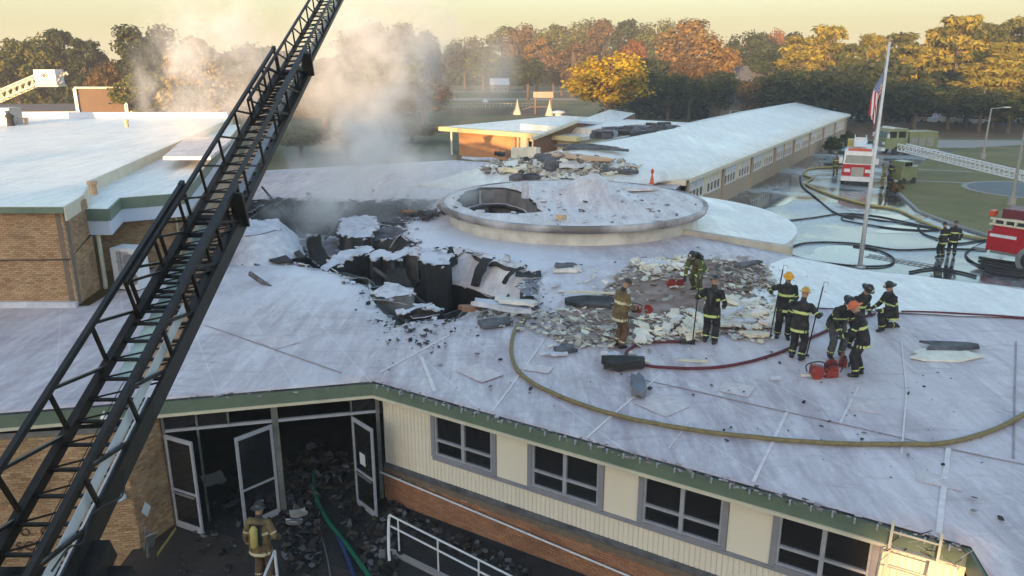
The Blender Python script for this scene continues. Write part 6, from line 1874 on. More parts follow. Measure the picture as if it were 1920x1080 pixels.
# court firefighter
pj = at(480, 946, 1.28)
j_ = person((pj.x, pj.y, -0.79), rad(-8), 'firefighter in a tan coat with yellow bands and air pack walking in the dark court', COAT_TAN, PANT_BR, STRIPE_S, 'black', lean=5, headp=10, lh=(-.28, .06, .86), rh=(.32, .18, .98), tank='y', group=None, fat=1.12)
# pair by the engine
pk = at(1764, 484, 0); person((pk.x, pk.y, 0), rad(25), 'left one of two dark-clad firefighters standing on the wet drive near the red engine', lean=3, headp=8, group='pair on the wet drive')
pk = at(1783, 481, 0); person((pk.x, pk.y, 0), rad(-20), 'right one of two dark-clad firefighters standing on the wet drive near the red engine', lean=5, headp=8, helm='brown', group='pair on the wet drive')
for (u, v, yw, lb, ct) in ((1566, 328, 0, 'small figure in brown coat left of the ladder truck cab', COAT_TAN), (1655, 352, 60, 'small figure in tan coat standing right of the ladder truck', COAT_TAN), (1668, 345, 100, 'small dark figure between the ladder truck and the lime truck', COAT_DK)):
    pk = at(u, v, 0); person((pk.x, pk.y, 0), rad(yw), lb, coat=ct, pants=ct, group='crew by the trucks')
# saws on the roof in front of the group
saw(rp(1532, 702), rad(10), 'left red saw of the two lying in front of the leaning firefighter', 1.25)
saw(rp(1556, 706), rad(190), 'right red saw of the two lying in front of the leaning firefighter', 1.2)
saw(rp(1580, 686), rad(60), 'red saw standing at the feet of the orange-helmeted firefighter', 1.0)

# ------------------------------------------------------------------ hoses
def hose(name, px, z, r, m, label, wob=0, n=8, roof=False, cat='hose'):
    P_ = []
    for q in px:
        p = at(q[0], q[1], z)
        P_.append(p)
    P_ = catmull(P_, n)
    if roof:
        for p in P_: p.z = roofz(p.x, p.y) + r + .01
    else:
        for p in P_: p.z = z + r
    mb = MB(); mb.tube(P_, r, 8)
    return mb.build(name, m, smooth=True, label=label, cat=cat)
hose('fire_hose', [(985, 598), (966, 620), (959, 665), (978, 705), (1040, 742), (1150, 782), (1280, 808), (1420, 826), (1560, 836), (1680, 838), (1770, 836), (1840, 818), (1900, 792), (1990, 735)], RZ, .055, M['hosetan'], 'long tan hose curving across the front of the roof to the right edge', roof=True)
hose('fire_hose', [(1300, 645), (1250, 644), (1203, 648), (1178, 660), (1176, 672), (1205, 687), (1270, 693), (1340, 692), (1410, 680), (1480, 657), (1530, 632), (1590, 605), (1640, 592)], RZ, .045, M['hosered'], 'maroon hose looping round in front of the rubble to the crew', roof=True)
hose('fire_hose', [(1690, 588), (1760, 589), (1850, 594), (1990, 604)], RZ, .045, M['hosered'], 'maroon hose running from the kneeling firefighter to the right edge', roof=True)
hose('hose_nozzle', [(1275, 645), (1302, 645)], RZ, .06, M['rubber'], 'black hose nozzle at the end of the maroon loop', roof=True, cat='nozzle')
hose('supply_hose', [(1600, 312), (1560, 315), (1520, 318), (1506, 328), (1522, 336), (1512, 344), (1520, 352), (1560, 368), (1620, 384), (1680, 395), (1730, 418), (1790, 440), (1856, 452)], .01, .09, M['hoseyel'], 'yellow supply hose winding from the ladder truck to the red engine')
hose('supply_hose', [(1500, 330), (1504, 350), (1530, 372), (1562, 398), (1600, 412)], .01, .06, M['hoseblue'] if False else M['rubber'], 'dark hose curving along the drive left of the flagpole')
hose('supply_hose', [(1475, 415), (1520, 410), (1580, 402), (1640, 406), (1700, 418), (1760, 432)], .01, .05, M['rubber'], 'thin black hose crossing the drive behind the flagpole')
hose('supply_hose', [(1760, 434), (1680, 430), (1600, 418), (1578, 412), (1590, 406), (1650, 414), (1760, 430)], .01, .05, M['rubber'], 'flat black hose loop right of the flagpole')
hose('supply_hose', [(1850, 470), (1760, 468), (1680, 470), (1600, 458), (1530, 456), (1490, 462), (1478, 476), (1520, 490), (1600, 500), (1660, 500), (1676, 488), (1650, 472), (1600, 462)], .01, .055, M['rubber'], 'black hose loop lying round the foot of the flagpole')
hose('supply_hose', [(1720, 424), (1732, 440), (1770, 452), (1800, 458), (1850, 452), (1810, 478), (1850, 505), (1930, 520)], .01, .055, M['rubber'], 'black hose kinked behind the pair of firefighters')
hose('supply_hose', [(1705, 512), (1750, 505), (1800, 512), (1830, 520)], .01, .06, M['rubber'], 'short black hose arc on the wet drive near the roof edge')
for k in range(5):
    hose('supply_hose', [(1835 + k * 3, 486 + 6 * k), (1870, 492 + 6 * k), (1930, 500 + 6 * k), (2000, 508 + 6 * k)], .02, .09, M['rubber'], ('uppermost', 'second', 'middle', 'fourth', 'lowest')[k] + ' of five dark hoses bundled below the red engine')
fl2 = at(1830, 505, 0)
ldr = empty('ground_ladder', label='thin metal ladder lying on the wet drive between flagpole and the pair', cat='ladder')
la, lb_ = at(1625, 478, .05), at(1755, 500, .05); lx = Vector((-(lb_ - la).y, (lb_ - la).x, 0)).normalized() * .28
for s in (-1, 1): mb = MB(); mb.beam(la + lx * s, lb_ + lx * s, .04); mb.build('rail', M['steel'], ldr)
mb = MB(); mb.beam(-lx, lx, .03); rme = mb.mesh('rung', M['steel'])
for k in range(12): inst('rung', rme, ldr, la.lerp(lb_, (k + .5) / 12))
hose('fire_hose', [(588, 880), (592, 930), (612, 975), (650, 1025), (700, 1095)], -.79, .06, M['hosegreen'], 'green hose running out of the burnt entrance')
hose('fire_hose', [(634, 1010), (648, 1040), (668, 1095)], -.79, .05, M['hoseblue'], 'blue hose beside the green one in the court')
hose('floor_cable', [(590, 925), (596, 980), (612, 1040), (622, 1095)], -.79, .018, M['steel'], 'thin grey cable on the court floor left of the green hose', cat='cable')

# ------------------------------------------------------------------ debris
def chunk_mesh(seed, m, flat=.35, n=7):
    rr = random.Random(seed); poly = []
    for k in range(n):
        a = 2 * math.pi * k / n + rr.uniform(-.3, .3); r = rr.uniform(.3, .62); poly.append((r * math.cos(a), r * math.sin(a)))
    mb = MB(); mb.prism(poly, -flat / 2, flat / 2)
    for i, v in enumerate(mb.v): mb.v[i] = (v[0] + rr.uniform(-.05, .05), v[1] + rr.uniform(-.05, .05), v[2] + rr.uniform(-.3, .3) * flat)
    return mb.mesh('chunk', m)
def scatter(name, pts_fn, n, smin, smax, m, seed, zoff=.03, flat=.3, tilt=.4, **k):
    rr = random.Random(seed); mb = MB()
    for i in range(n):
        p = pts_fn(rr)
        if p is None: continue
        s = smin + (smax - smin) * rr.random() ** 2.2
        M3 = Matrix.Rotation(rr.uniform(0, 6.3), 3, 'Z') @ Matrix.Rotation(rr.gauss(0, tilt), 3, 'X') @ Matrix.Rotation(rr.gauss(0, tilt), 3, 'Y')
        nn_ = rr.choice((4, 5, 6)); asp = rr.uniform(.4, 1)
        poly = [(s * rr.uniform(.35, .6) * math.cos(2 * math.pi * j / nn_), s * asp * rr.uniform(.35, .6) * math.sin(2 * math.pi * j / nn_)) for j in range(nn_)]
        h = s * flat * rr.uniform(.4, 1.2)
        vs = [M3 @ Vector((q[0], q[1], z)) + p + Vector((0, 0, zoff)) for z in (-h / 2, h / 2) for q in poly]
        mb.add(vs, [tuple(reversed(range(nn_))), tuple(range(nn_, 2 * nn_))] + [(j, (j + 1) % nn_, (j + 1) % nn_ + nn_, j + nn_) for j in range(nn_)])
    return mb.build(name, m, kind='stuff', **k)
def inpoly(poly, z):
    xs = [p[0] for p in poly]; ys = [p[1] for p in poly]
    def f(rr):
        for _ in range(40):
            q = (rr.uniform(min(xs), max(xs)), rr.uniform(min(ys), max(ys)))
            if inside(q, poly): return Vector((q[0], q[1], z))
    return f
def pxpoly(px, z=RZ): return [tuple(at(u, v, z).xy) for u, v in px]
def lit_only(rr):
    # dense along the rim and right part of the stripped patch
    for _ in range(60):
        u, v = rr.uniform(1010, 1470), rr.uniform(482, 655)
        p = at(u, v, RZ)
        if not inside(p, patch_w): continue
        mid = (1185 < u < 1330 and 530 < v < 600)
        if mid and rr.random() < .82: continue
        return Vector((p.x, p.y, roofz(p.x, p.y) + .06))
patch_w = [tuple(at(u, v, RZ).xy) for u, v in ((1015, 600), (1060, 575), (1120, 552), (1160, 512), (1200, 488), (1300, 480), (1420, 485), (1462, 540), (1470, 600), (1450, 640), (1340, 636), (1250, 645), (1150, 668), (1060, 640))]
scatter('rubble', lit_only, 1250, .05, .42, M['rubble'], 21, flat=.13, tilt=.25, label='mixed grey and dark rubble of torn roofing over the stripped patch', cat='rubble')
ins_poly1 = pxpoly([(1200, 600), (1290, 590), (1330, 610), (1330, 640), (1230, 645), (1190, 655)])
scatter('insulation_bits', inpoly(ins_poly1, RZ + .14), 170, .08, .6, M['insul'], 22, label='crumbled pale insulation bits left of the black-clad pole holder', cat='rubble', flat=.15, tilt=.3)
ins_poly2 = pxpoly([(1335, 560), (1440, 575), (1480, 600), (1440, 625), (1350, 622)])
scatter('insulation_bits', inpoly(ins_poly2, RZ + .14), 260, .1, .75, M['insul'], 23, label='crumbled pale insulation bits between the pole holder and the yellow helmet', cat='rubble', flat=.13, tilt=.25)
ins_poly3 = pxpoly([(1180, 492), (1290, 485), (1290, 520), (1200, 520)])
scatter('insulation_bits', inpoly(ins_poly3, RZ + .10), 170, .08, .5, M['insul'], 24, label='pale broken insulation along the far edge of the stripped patch', cat='rubble', flat=.15, tilt=.3)
ins_poly4 = pxpoly([(1340, 495), (1440, 500), (1450, 545), (1340, 545)])
scatter('insulation_bits', inpoly(ins_poly4, RZ + .10), 260, .08, .42, M['rubble'], 34, label='grey and white broken boards behind the pole holder', cat='rubble', flat=.15, tilt=.3)
def fringe(rr):
    k = rr.randrange(len(patch)); q = Vector(patch[k]) + Vector((rr.gauss(0, .8), rr.gauss(0, .8)))
    if inside(q, hole): return None
    return Vector((q.x, q.y, roofz(q.x, q.y) + .03))
scatter('rubble', fringe, 420, .03, .3, M['insul'], 27, flat=.13, tilt=.2, label='thin pale scraps straying outwards round the stripped patch', cat='rubble')
scatter('rubble', fringe, 300, .03, .22, M['rubble'], 28, flat=.13, tilt=.2, label='thin grey scraps straying outwards round the stripped patch', cat='rubble')
near_hole = pxpoly([(880, 575), (1010, 585), (1100, 600), (1130, 640), (1080, 660), (1000, 625), (900, 610)])
scatter('rubble', inpoly(near_hole, RZ + .05), 420, .04, .36, M['rubble'], 25, flat=.13, tilt=.25, label='small rubble between the hole and the tan-coated firefighter', cat='rubble')
scatter('soot_specks', inpoly(pxpoly([(650, 560), (900, 600), (1250, 660), (1800, 700), (1900, 1000), (1300, 830), (700, 705)]), RZ + .035), 150, .03, .16, M['darkrub'], 26, flat=.2, zoff=.0, label='black flecks of soot scattered over the front of the roof', cat='soot')
scatter('soot_specks', inpoly(pxpoly([(690, 600), (860, 598), (850, 650), (740, 660)]), RZ + .035), 140, .03, .22, M['darkrub'], 36, flat=.2, zoff=.0, label='black charred flecks below the jagged front lip of the hole', cat='soot')
rr = random.Random(31)
# single boards and slabs that can be pointed at
def slab(u, v, w, d, h, rz, tx, ty, m, label, cat='debris', z=RZ, lift=.05, name='roof_slab', seed=1, n=13):
    r2 = random.Random(seed); poly = []
    for k in range(n):
        a = 2 * math.pi * k / n; c_, s_ = math.cos(a), math.sin(a)
        q = 1 / max(abs(c_), abs(s_)) * r2.uniform(.62, 1.0)
        poly.append((w / 2 * c_ * q, d / 2 * s_ * q))
    mb = MB(); mb.prism(poly, 0, h)
    for i, vv in enumerate(mb.v): mb.v[i] = (vv[0], vv[1], vv[2] + .25 * h * r2.uniform(-1, 1) + .04 * w * noise.noise(Vector((vv[0], vv[1], seed))))
    p = at(u, v, z)
    o = mb.build(name, m, label=label, cat=cat)
    o.location = (p.x, p.y, p.z + lift); o.rotation_euler = (rad(tx), rad(ty), rad(rz))
    return o
INS2 = M['insul']
slab(1768, 668, 2.25, 1.0, .05, 6, 0, 0, mat('pale_board', (.80, .78, .70), (.66, .63, .52), sc=3, rough=.9, bump=.4), 'large pale foam board lying alone on the roof at the right', lift=.03, seed=3)
slab(1785, 657, 1.7, .6, .05, -4, 4, 0, M['ash'], 'torn grey membrane sheet lying on the pale board at the right', lift=.10, seed=5)
slab(1415, 632, .95, .6, .10, 20, 0, 6, INS2, 'white foam block at the near right corner of the rubble', seed=6)
slab(1390, 612, 1.2, .35, .16, 10, 0, 0, M['foam'], 'bluish white wrapped roll lying beside the pole holder', seed=7)
slab(1375, 598, 1.1, .35, .16, 24, 0, -14, M['foam'], 'second bluish white roll propped on the first', seed=8, lift=.15)
slab(1402, 505, 1.9, .4, .08, 38, 10, 0, M['ash'], 'grey plank tilted up at the far side of the rubble', seed=9, lift=.2)
slab(1230, 498, 1.3, .6, .12, -10, 12, 0, M['foam'], 'white slab at the far left corner of the rubble', seed=10)
slab(1065, 508, 1.35, .8, .10, -6, 0, 0, INS2, 'pale square board lying alone between hole and rubble', seed=11)
slab(1062, 506, 1.1, .6, .08, 8, 5, 4, M['ash'], 'grey board lying on the pale square one', seed=12, lift=.14)
slab(1040, 538, .55, .4, .1, 20, 0, 0, M['foam'], 'small white lump at the right lip of the hole', seed=13)
slab(1108, 574, 2.0, .9, .16, -8, 6, 0, M['char'], 'black charred slab left of the tan-coated firefighter', seed=14)
slab(1120, 560, 2.2, .12, .05, -4, 0, 0, M['creamtrim'], 'pale batten lying across the charred slab', seed=15, lift=.2)
slab(940, 585, 2.4, .9, .14, -16, -10, 3, M['foam'], 'white jagged sheet hanging at the front lip of the hole', seed=16, lift=.12)
slab(965, 582, 1.6, .7, .12, -10, -6, 6, INS2, 'pale green-white foam lying on the jagged sheet', seed=17, lift=.24)
slab(928, 612, 1.3, .55, .12, 30, 14, 0, M['ash'], 'grey-green crumpled flap where the tan hose begins', seed=18)
slab(880, 584, .7, .5, .12, 10, 0, 0, M['wood'], 'rusty brown lump beside the white jagged sheet', seed=19)
slab(1060, 660, .7, .5, .10, 40, 6, 0, M['ash'], 'small grey block alone on the roof below the rubble', seed=20)
slab(1048, 668, .6, .3, .06, 10, 0, 0, M['foam'], 'small white scrap beside the small grey block', seed=21)
slab(1028, 667, .5, .2, .05, 0, 0, 0, M['foam'], 'thin white sliver left of the small grey block', seed=22)
slab(1297, 681, .95, .10, .05, -4, 0, 0, M['creamtrim'], 'pale wooden strip inside the maroon hose loop', seed=23)
slab(1170, 690, 1.3, .6, .22, 10, 0, 0, M['rubber'], 'black crumpled bag at the bend of the maroon hose', cat='bag', seed=24, name='black_bag')
slab(1146, 680, .5, .7, .18, 30, 0, 20, M['foam'], 'white flap sticking out of the black bag', seed=25, lift=.1)
slab(1196, 728, .40, 1.5, .14, -8, 0, 0, M['darkrub'], 'mottled black and tan rope bundle below the black bag', cat='rope bundle', seed=26, name='rope_bundle')
slab(1518, 709, .5, .12, .05, -10, 0, 0, M['creamtrim'], 'pale stick left of the red saws', seed=27)
slab(1455, 714, .4, .14, .05, 0, 0, 0, M['foam'], 'white scrap on the roof left of the saws', seed=28)
# drum and link roof debris
for i, (u, v, z, w, d, h, rz, tx, m, lb) in enumerate((
    (985, 296, 3.3, 2.4, .5, .7, 2, 0, M['insul'], 'sunlit yellow insulation block behind the drum'),
    (958, 297, 3.2, 1.0, .6, .6, 20, 12, M['wood'], 'brown broken end left of the sunlit insulation block'),
    (1040, 302, 3.1, 3.0, 1.2, .2, -8, 14, M['ash'], 'grey sheet right of the sunlit insulation block'),
    (1090, 298, 3.3, 5.0, 1.0, .12, -10, 6, M['tan'], 'long tan strip folded on the link roof'),
    (1070, 315, 3.1, 2.6, 1.4, .25, 10, -8, M['foam'], 'pale crumpled sheet behind the drum rim'),
    (1035, 318, 3.0, 1.6, .9, .5, 30, 0, M['ash'], 'dark grey lump behind the drum rim'),
    (965, 322, 3.3, 2.2, .9, .22, -14, 4, M['insul'], 'pale yellow torn slab at the back left of the drum'),
    (995, 338, 3.4, 1.5, .8, .3, 15, 10, M['char'], 'black curled sheet on the drum edge above the pit'),
    (972, 338, 3.4, 1.2, .5, .3, -15, 16, M['ash'], 'dark curled flap left of the black one'),
    (1062, 343, 3.9, .9, .5, .25, 0, 0, M['char'], 'small black lump on the drum beside the ridge'),
    (1110, 280, 3.6, 5.5, 1.2, .2, 16, 5, M['ash'], 'long grey ruck on the near part of the wing roof'),
    (940, 292, 3.0, 1.4, .8, .25, 40, 10, M['char'], 'charred scrap at the far left of the link debris'),
    (1160, 324, 3.3, 2.6, .8, .2, -6, 8, M['ash'], 'dark creased sheet left of the orange marker'),
    (900, 300, 2.85, 3.2, .7, .14, 4, 0, M['foam'], 'pale strip on the roof left of the link debris'),
    (800, 405, 2.9, 1.3, .5, .2, -20, 8, M['char'], 'dark splintered boards at the left of the drum'),
    (770, 398, 2.9, 1.2, .3, .1, 15, 8, M['wood'], 'brown splintered board at the back lip of the hole'))):
    o_ = slab(u, v, w, d, h, rz, tx, 3, m, lb, z=z, lift=0, seed=40 + i)
    if i < 14:
        q_ = atlink(u, v); o_.location = (q_.x, q_.y, q_.z + .03)
def link_pts(rr):
    for _ in range(40):
        u, v = rr.uniform(900, 1195), rr.uniform(283, 345)
        if abs(v - 315) < 30 * (1 - abs(u - 1045) / 190): return atlink(u, v) + Vector((0, 0, .04))
scatter('rubble', link_pts, 420, .15, .8, M['rubble'], 44, flat=.25, label='scattered roofing scraps between the drum and the long wing', cat='rubble')
scatter('rubble', inpoly(pxpoly([(756, 396), (840, 398), (815, 415), (760, 412)], 2.85), 2.88), 70, .1, .5, M['darkrub'], 45, flat=.3, label='dark splinters between the hole and the drum', cat='rubble')
def discpts(rr):
    a = rr.uniform(0, 6.28); r = DR * math.sqrt(rr.random()) * .95; x, y = DC.x + r * math.cos(a), DC.y + r * math.sin(a)
    if inside((x, y), hd): return None
    return Vector((x, y, discz(x, y) + .02))
scatter('drum_scraps', discpts, 170, .05, .5, M['foam'], 46, flat=.15, tilt=.2, label='pale scraps of torn sheet scattered on the drum roof', cat='rubble')
scatter('drum_scraps', discpts, 60, .05, .35, M['darkrub'], 47, flat=.15, tilt=.2, label='dark charred scraps scattered on the drum roof', cat='rubble')
cn = empty('warning_marker', tuple(atlink(1222, 345)), 0, 'orange-red marker standing at the corner of the wing roof', 'marker')
mb = MB(); mb.lathe([(.22, 0), (.06, .9), (.12, .95), (.16, 1.25), (0, 1.4)], n=10); mb.build('cone', M['orange'], cn)
mb = MB(); mb.box((0, 0, .02), (.5, .5, .05)); mb.build('base', M['orange'], cn); cn.scale = (.7, .7, .7)
# torn, foam-covered roof lumps inside and around the hole
def lump(label, top, depth, mt, ms, seed=0, z=RZ, dz=0, skew=(0, 0), crumple=.10, flare=0):
    """irregular block: top outline from the roof plane, crumpled, with ragged charred flanks"""
    P_ = [at(u, v, z + dz) for u, v in top]
    poly = jag([(p.x, p.y) for p in P_], .32, .07, seed)
    cx = sum(p[0] for p in poly) / len(poly); cy_ = sum(p[1] for p in poly) / len(poly)
    def zf(x, y):
        return z + dz + crumple * 2.2 * noise.noise(Vector((x * .9, y * .9, seed))) + crumple * noise.noise(Vector((x * 2.6, y * 2.6, seed + 3))) + skew[0] * (x - cx) + skew[1] * (y - cy_)
    v_, f_ = cdt(poly, [], .38, zf)
    o = empty('collapsed_roof_piece', label=label, cat='roof piece')
    tb = MB(); tb.add(v_, f_); t_o = tb.build('top_sheet', mt, o, smooth=True)
    if t_o.data.polygons and t_o.data.polygons[0].normal.z < 0: t_o.data.flip_normals()
    sb = MB(); n = len(poly); lv = 5; r2 = random.Random(seed)
    vs = []
    for L_ in range(lv + 1):
        f = L_ / lv
        for k in range(n):
            x, y = poly[k]; dx, dy = x - cx, y - cy_
            g = 1 + flare * f + .05 * noise.noise(Vector((k * .7, L_ * .8, seed))) * (1 if L_ else 0)
            vs.append((cx + dx * g, cy_ + dy * g, zf(x, y) - .03 - depth * f))
    cb_ = MB()
    for k in range(n):
        for _ in range(2):
            if r2.random() < .6:
                f = r2.random(); x = poly[k][0] * (1 - f) + poly[(k + 1) % n][0] * f; y = poly[k][1] * (1 - f) + poly[(k + 1) % n][1] * f
                s_ = r2.uniform(.04, .2)
                cb_.box((x, y, zf(x, y) - r2.uniform(-.02, .07)), (s_ * 1.6, s_, s_ * .35), mat=Matrix.Rotation(r2.uniform(0, 6), 3, 'Z') @ Matrix.Rotation(r2.uniform(-.6, .6), 3, 'X'))
    cb_.build('foam_crust', M['foam'], o, kind='stuff')
    fs = [(L_ * n + k, (L_ + 1) * n + k, (L_ + 1) * n + (k + 1) % n, L_ * n + (k + 1) % n) for L_ in range(lv) for k in range(n)]
    sb.add(vs, fs); sb.build('torn_flank', ms, o)
    return o
M['flank'] = mat('charred_flank', (.02, .02, .022), (.10, .10, .108), sc=1.6, rough=.85, bump=.6, stretch=(1, 1, .6), p=(.42, .72))
M['flankl'] = mat('grey_flank', (.10, .10, .11), (.30, .30, .33), sc=1.3, rough=.85, bump=.6, p=(.3, .75))
M['toplight'] = mat('foamed_top', (.62, .62, .66), (.20, .20, .22), sc=1.1, rough=.8, bump=.5, p=(.52, .70))
lump('white foam-covered hump beside the ladder at the left end of the hole', [(436, 432), (450, 414), (520, 412), (528, 428), (500, 436), (470, 440)], 1.0, M['foam'], M['foam'], 2, dz=.95, flare=.9, crumple=.07)
for i, (px_, lb) in enumerate((([(484, 446), (505, 448), (548, 490), (522, 492), (505, 488)], 'first dark slit in the flank of the white hump'), ([(538, 458), (555, 462), (572, 482), (560, 484)], 'second dark slit in the flank of the white hump'), ([(574, 448), (586, 448), (592, 470), (584, 472)], 'third dark slit at the right of the white hump'))):
    P_ = [at(u, v, RZ + .08) for u, v in px_]; c_ = sum(P_, Vector()) / len(P_)
    mb = MB(); mb.prism([(p.x, p.y) for p in P_], RZ + .02, RZ + .10); mb.build('charred_strip', M['black'], label=lb, cat='charred strip')
lump('white capped lump standing at the back of the hole', [(640, 412), (655, 404), (700, 404), (708, 420), (695, 440), (665, 446), (636, 436)], 2.4, M['foam'], M['flank'], 3, dz=.15, crumple=.10)
lump('long dark grey slab behind the black gables in the hole', [(690, 434), (735, 428), (768, 436), (771, 445), (735, 442), (692, 446)], 1.6, M['ash'], M['flank'], 4, dz=-.15, skew=(0, .18), crumple=.08)
lump('black-faced wedge with a white upper edge in the middle of the hole', [(600, 499), (640, 474), (690, 464), (700, 471), (655, 484), (612, 505)], 1.8, M['foam'], M['black'], 5, dz=0, skew=(0, .05), crumple=.06)
lump('grey gable-shaped piece right of the black wedge', [(692, 474), (712, 466), (735, 474), (760, 466), (783, 470), (784, 480), (760, 476), (738, 486), (715, 477), (698, 486)], 2.2, M['toplight'], M['flank'], 6, dz=.02, skew=(.05, .05), crumple=.06)
lump('rounded stump with white top and dark sides right of the gable piece', [(786, 476), (800, 466), (832, 470), (846, 480), (838, 493), (800, 497), (787, 488)], 2.6, M['toplight'], M['black'], 7, dz=.1, crumple=.07)
lump('small grey block with a white crust at the front of the hole', [(700, 543), (730, 534), (776, 539), (772, 548), (738, 551), (703, 553)], 1.5, M['toplight'], M['flankl'], 8, dz=.02, skew=(0, .12), crumple=.10)
lump('low black shard left of the front lip', [(748, 580), (790, 574), (832, 582), (815, 590), (780, 586), (756, 592)], .9, M['toplight'], M['black'], 9, dz=-.05, crumple=.12)
lump('ash-grey broken plate under the drum side of the hole', [(700, 425), (740, 412), (765, 420), (760, 436), (715, 438)], 1.3, M['ash'], M['flank'], 10, dz=-.4, crumple=.12)
lump('dark fallen plate low at the left of the pit', [(560, 450), (600, 440), (640, 452), (630, 480), (580, 480)], 1.2, M['flankl'], M['flank'], 11, dz=-.9, crumple=.14)
lump('crumpled grey sheet against the pit edge by the front lip', [(980, 520), (1008, 512), (1012, 540), (1000, 560), (975, 552)], 1.2, M['flankl'], M['flank'], 12, dz=-.02, crumple=.15)
# the big sheet that folded down on the right side of the hole
fd = empty('sagging_roof_sheet', label='pale roof sheet folded down into the hole in front of the drum', cat='roof piece')
TT = [at(u, v, RZ) for u, v in ((846, 462), (900, 470), (960, 488), (1004, 511))]
BB = [Vector((t.x - .6, t.y - 1.6, RZ - 1.15)) for t in TT]
mb = MB(); NU, NV = 16, 6; vs = []
for j in range(NV + 1):
    for i in range(NU + 1):
        f = i / NU * 3; k = min(2, int(f)); t = f - k
        a = TT[k].lerp(TT[k + 1], t); b = BB[k].lerp(BB[k + 1], t); q = a.lerp(b, j / NV)
        q.z += .10 * noise.noise(q * 1.2) - .15 * math.sin(j / NV * math.pi)
        vs.append(q)
mb.add(vs, [(j * (NU + 1) + i, (j + 1) * (NU + 1) + i, (j + 1) * (NU + 1) + i + 1, j * (NU + 1) + i + 1) for j in range(NV) for i in range(NU)])
o = mb.build('sheet', M['disc'], fd, smooth=True); md = o.modifiers.new('s', 'SOLIDIFY'); md.thickness = .10
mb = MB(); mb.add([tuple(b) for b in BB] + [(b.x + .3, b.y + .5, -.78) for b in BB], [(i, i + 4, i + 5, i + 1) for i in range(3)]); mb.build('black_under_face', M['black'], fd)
def rimpts(rr):
    k = rr.randrange(len(hole)); a = Vector(hole[k]); b = Vector(hole[(k + 1) % len(hole)]); q = a.lerp(b, rr.random())
    q += Vector((rr.gauss(0, .32), rr.gauss(0, .32)))
    if inside(q, hole): return None
    return Vector((q.x, q.y, roofz(q.x, q.y) + .02))
scatter('rim_crumbs', rimpts, 650, .04, .32, M['foam'], 71, flat=.18, zoff=.0, label='pale crumbs of foam and membrane along the torn rim of the hole', cat='rubble')
scatter('rim_crumbs', rimpts, 500, .04, .26, M['darkrub'], 72, flat=.2, zoff=.01, label='charred crumbs along the torn rim of the hole', cat='rubble')
# torn membrane flaps curling round the rim and thin sheets draped inside the pit
def flap(p, a, w, L_, curl, droop, seed, m, m2, parent=school):
    r2 = random.Random(seed); NU, NV = 7, 8; vs = []
    D = Vector((math.cos(a), math.sin(a), 0)); S = Vector((-D.y, D.x, 0))
    ang = droop; q = Vector(p); step = L_ / NV
    for j in range(NV + 1):
        f = j / NV
        for i in range(NU + 1):
            g = i / NU - .5
            ww = w * (1 - .35 * f) + .25 * w * noise.noise(Vector((f * 3, seed, 0)))
            e = (.14 * L_ * noise.noise(Vector((i * .9, seed * 1.3, 5)))) * (f ** 2)
            vs.append(q + S * (g * ww) + D * e + Vector((0, 0, .10 * w * noise.noise(Vector((i * .6, j * .6, seed))))))
        q = q + (D * math.cos(ang) + Vector((0, 0, math.sin(ang)))) * step
        ang += curl / NV
    mb = MB(); mb.add(vs, [(j * (NU + 1) + i, j * (NU + 1) + i + 1, (j + 1) * (NU + 1) + i + 1, (j + 1) * (NU + 1) + i) for j in range(NV) for i in range(NU)])
    o = mb.build('membrane_flap', [m, m2], parent, smooth=True)
    md = o.modifiers.new('s', 'SOLIDIFY'); md.thickness = .035; md.offset = 0; md.material_offset = 1; md.material_offset_rim = 0
    return o
rr = random.Random(88); hc_ = Vector((sum(p[0] for p in hole) / len(hole), sum(p[1] for p in hole) / len(hole)))
for k in range(0, len(hole), 2):
    p = Vector(hole[k]); q = Vector(hole[(k + 1) % len(hole)])
    if (q - p).length < .02: continue
    t = (q - p).normalized(); nrm = Vector((-t.y, t.x))
    if not inside(p + nrm * .3, hole): nrm = -nrm
    if rr.random() < .25: continue
    a = math.atan2(nrm.y, nrm.x) + rr.uniform(-.6, .6)
    inward = rr.random() < .9
    pos = Vector((p.x, p.y, RZ - .05)) - Vector((nrm.x, nrm.y, 0)) * .1
    if inward: flap(pos, a, rr.uniform(.4, 1.3), rr.uniform(.5, 1.7), rr.uniform(-1.4, .3), rr.uniform(-.9, .25), k, M['foam'], M['black'])
    else: flap(pos + Vector((0, 0, .06)), a + math.pi, rr.uniform(.3, .6), rr.uniform(.2, .4), rr.uniform(.4, 2.2), rr.uniform(.3, .9), k, M['flank'], M['foam'])
for k in range(34):
    for _ in range(30):
        u, v = rr.uniform(470, 840), rr.uniform(400, 585); z = rr.uniform(.6, 2.3); p = at(u, v, z)
        if inside(p, hole) and edge_dist(p, hole) > .4: break
    flap(p, rr.uniform(0, 6.28), rr.uniform(.5, 1.5), rr.uniform(.8, 2.4), rr.uniform(-1.5, 1.5), rr.uniform(-.7, .9), 200 + k, rr.choice((M['foam'], M['flankl'], M['flank'], M['black'], M['black'])), M['black'])
wires = MB()
for k in range(40):
    i = rr.randrange(len(hole)); p = Vector((*hole[i], RZ - .1)); q = p + Vector((rr.uniform(-1.5, 1.5), rr.uniform(-1, 1), -rr.uniform(.5, 2.2))); mid = p.lerp(q, .5) + Vector((rr.uniform(-.3, .3), 0, -.4))
    wires.tube(catmull([p, mid, q], 4), .012, 4)
wires.build('hanging_wires', M['seamdark'], school, kind='stuff')
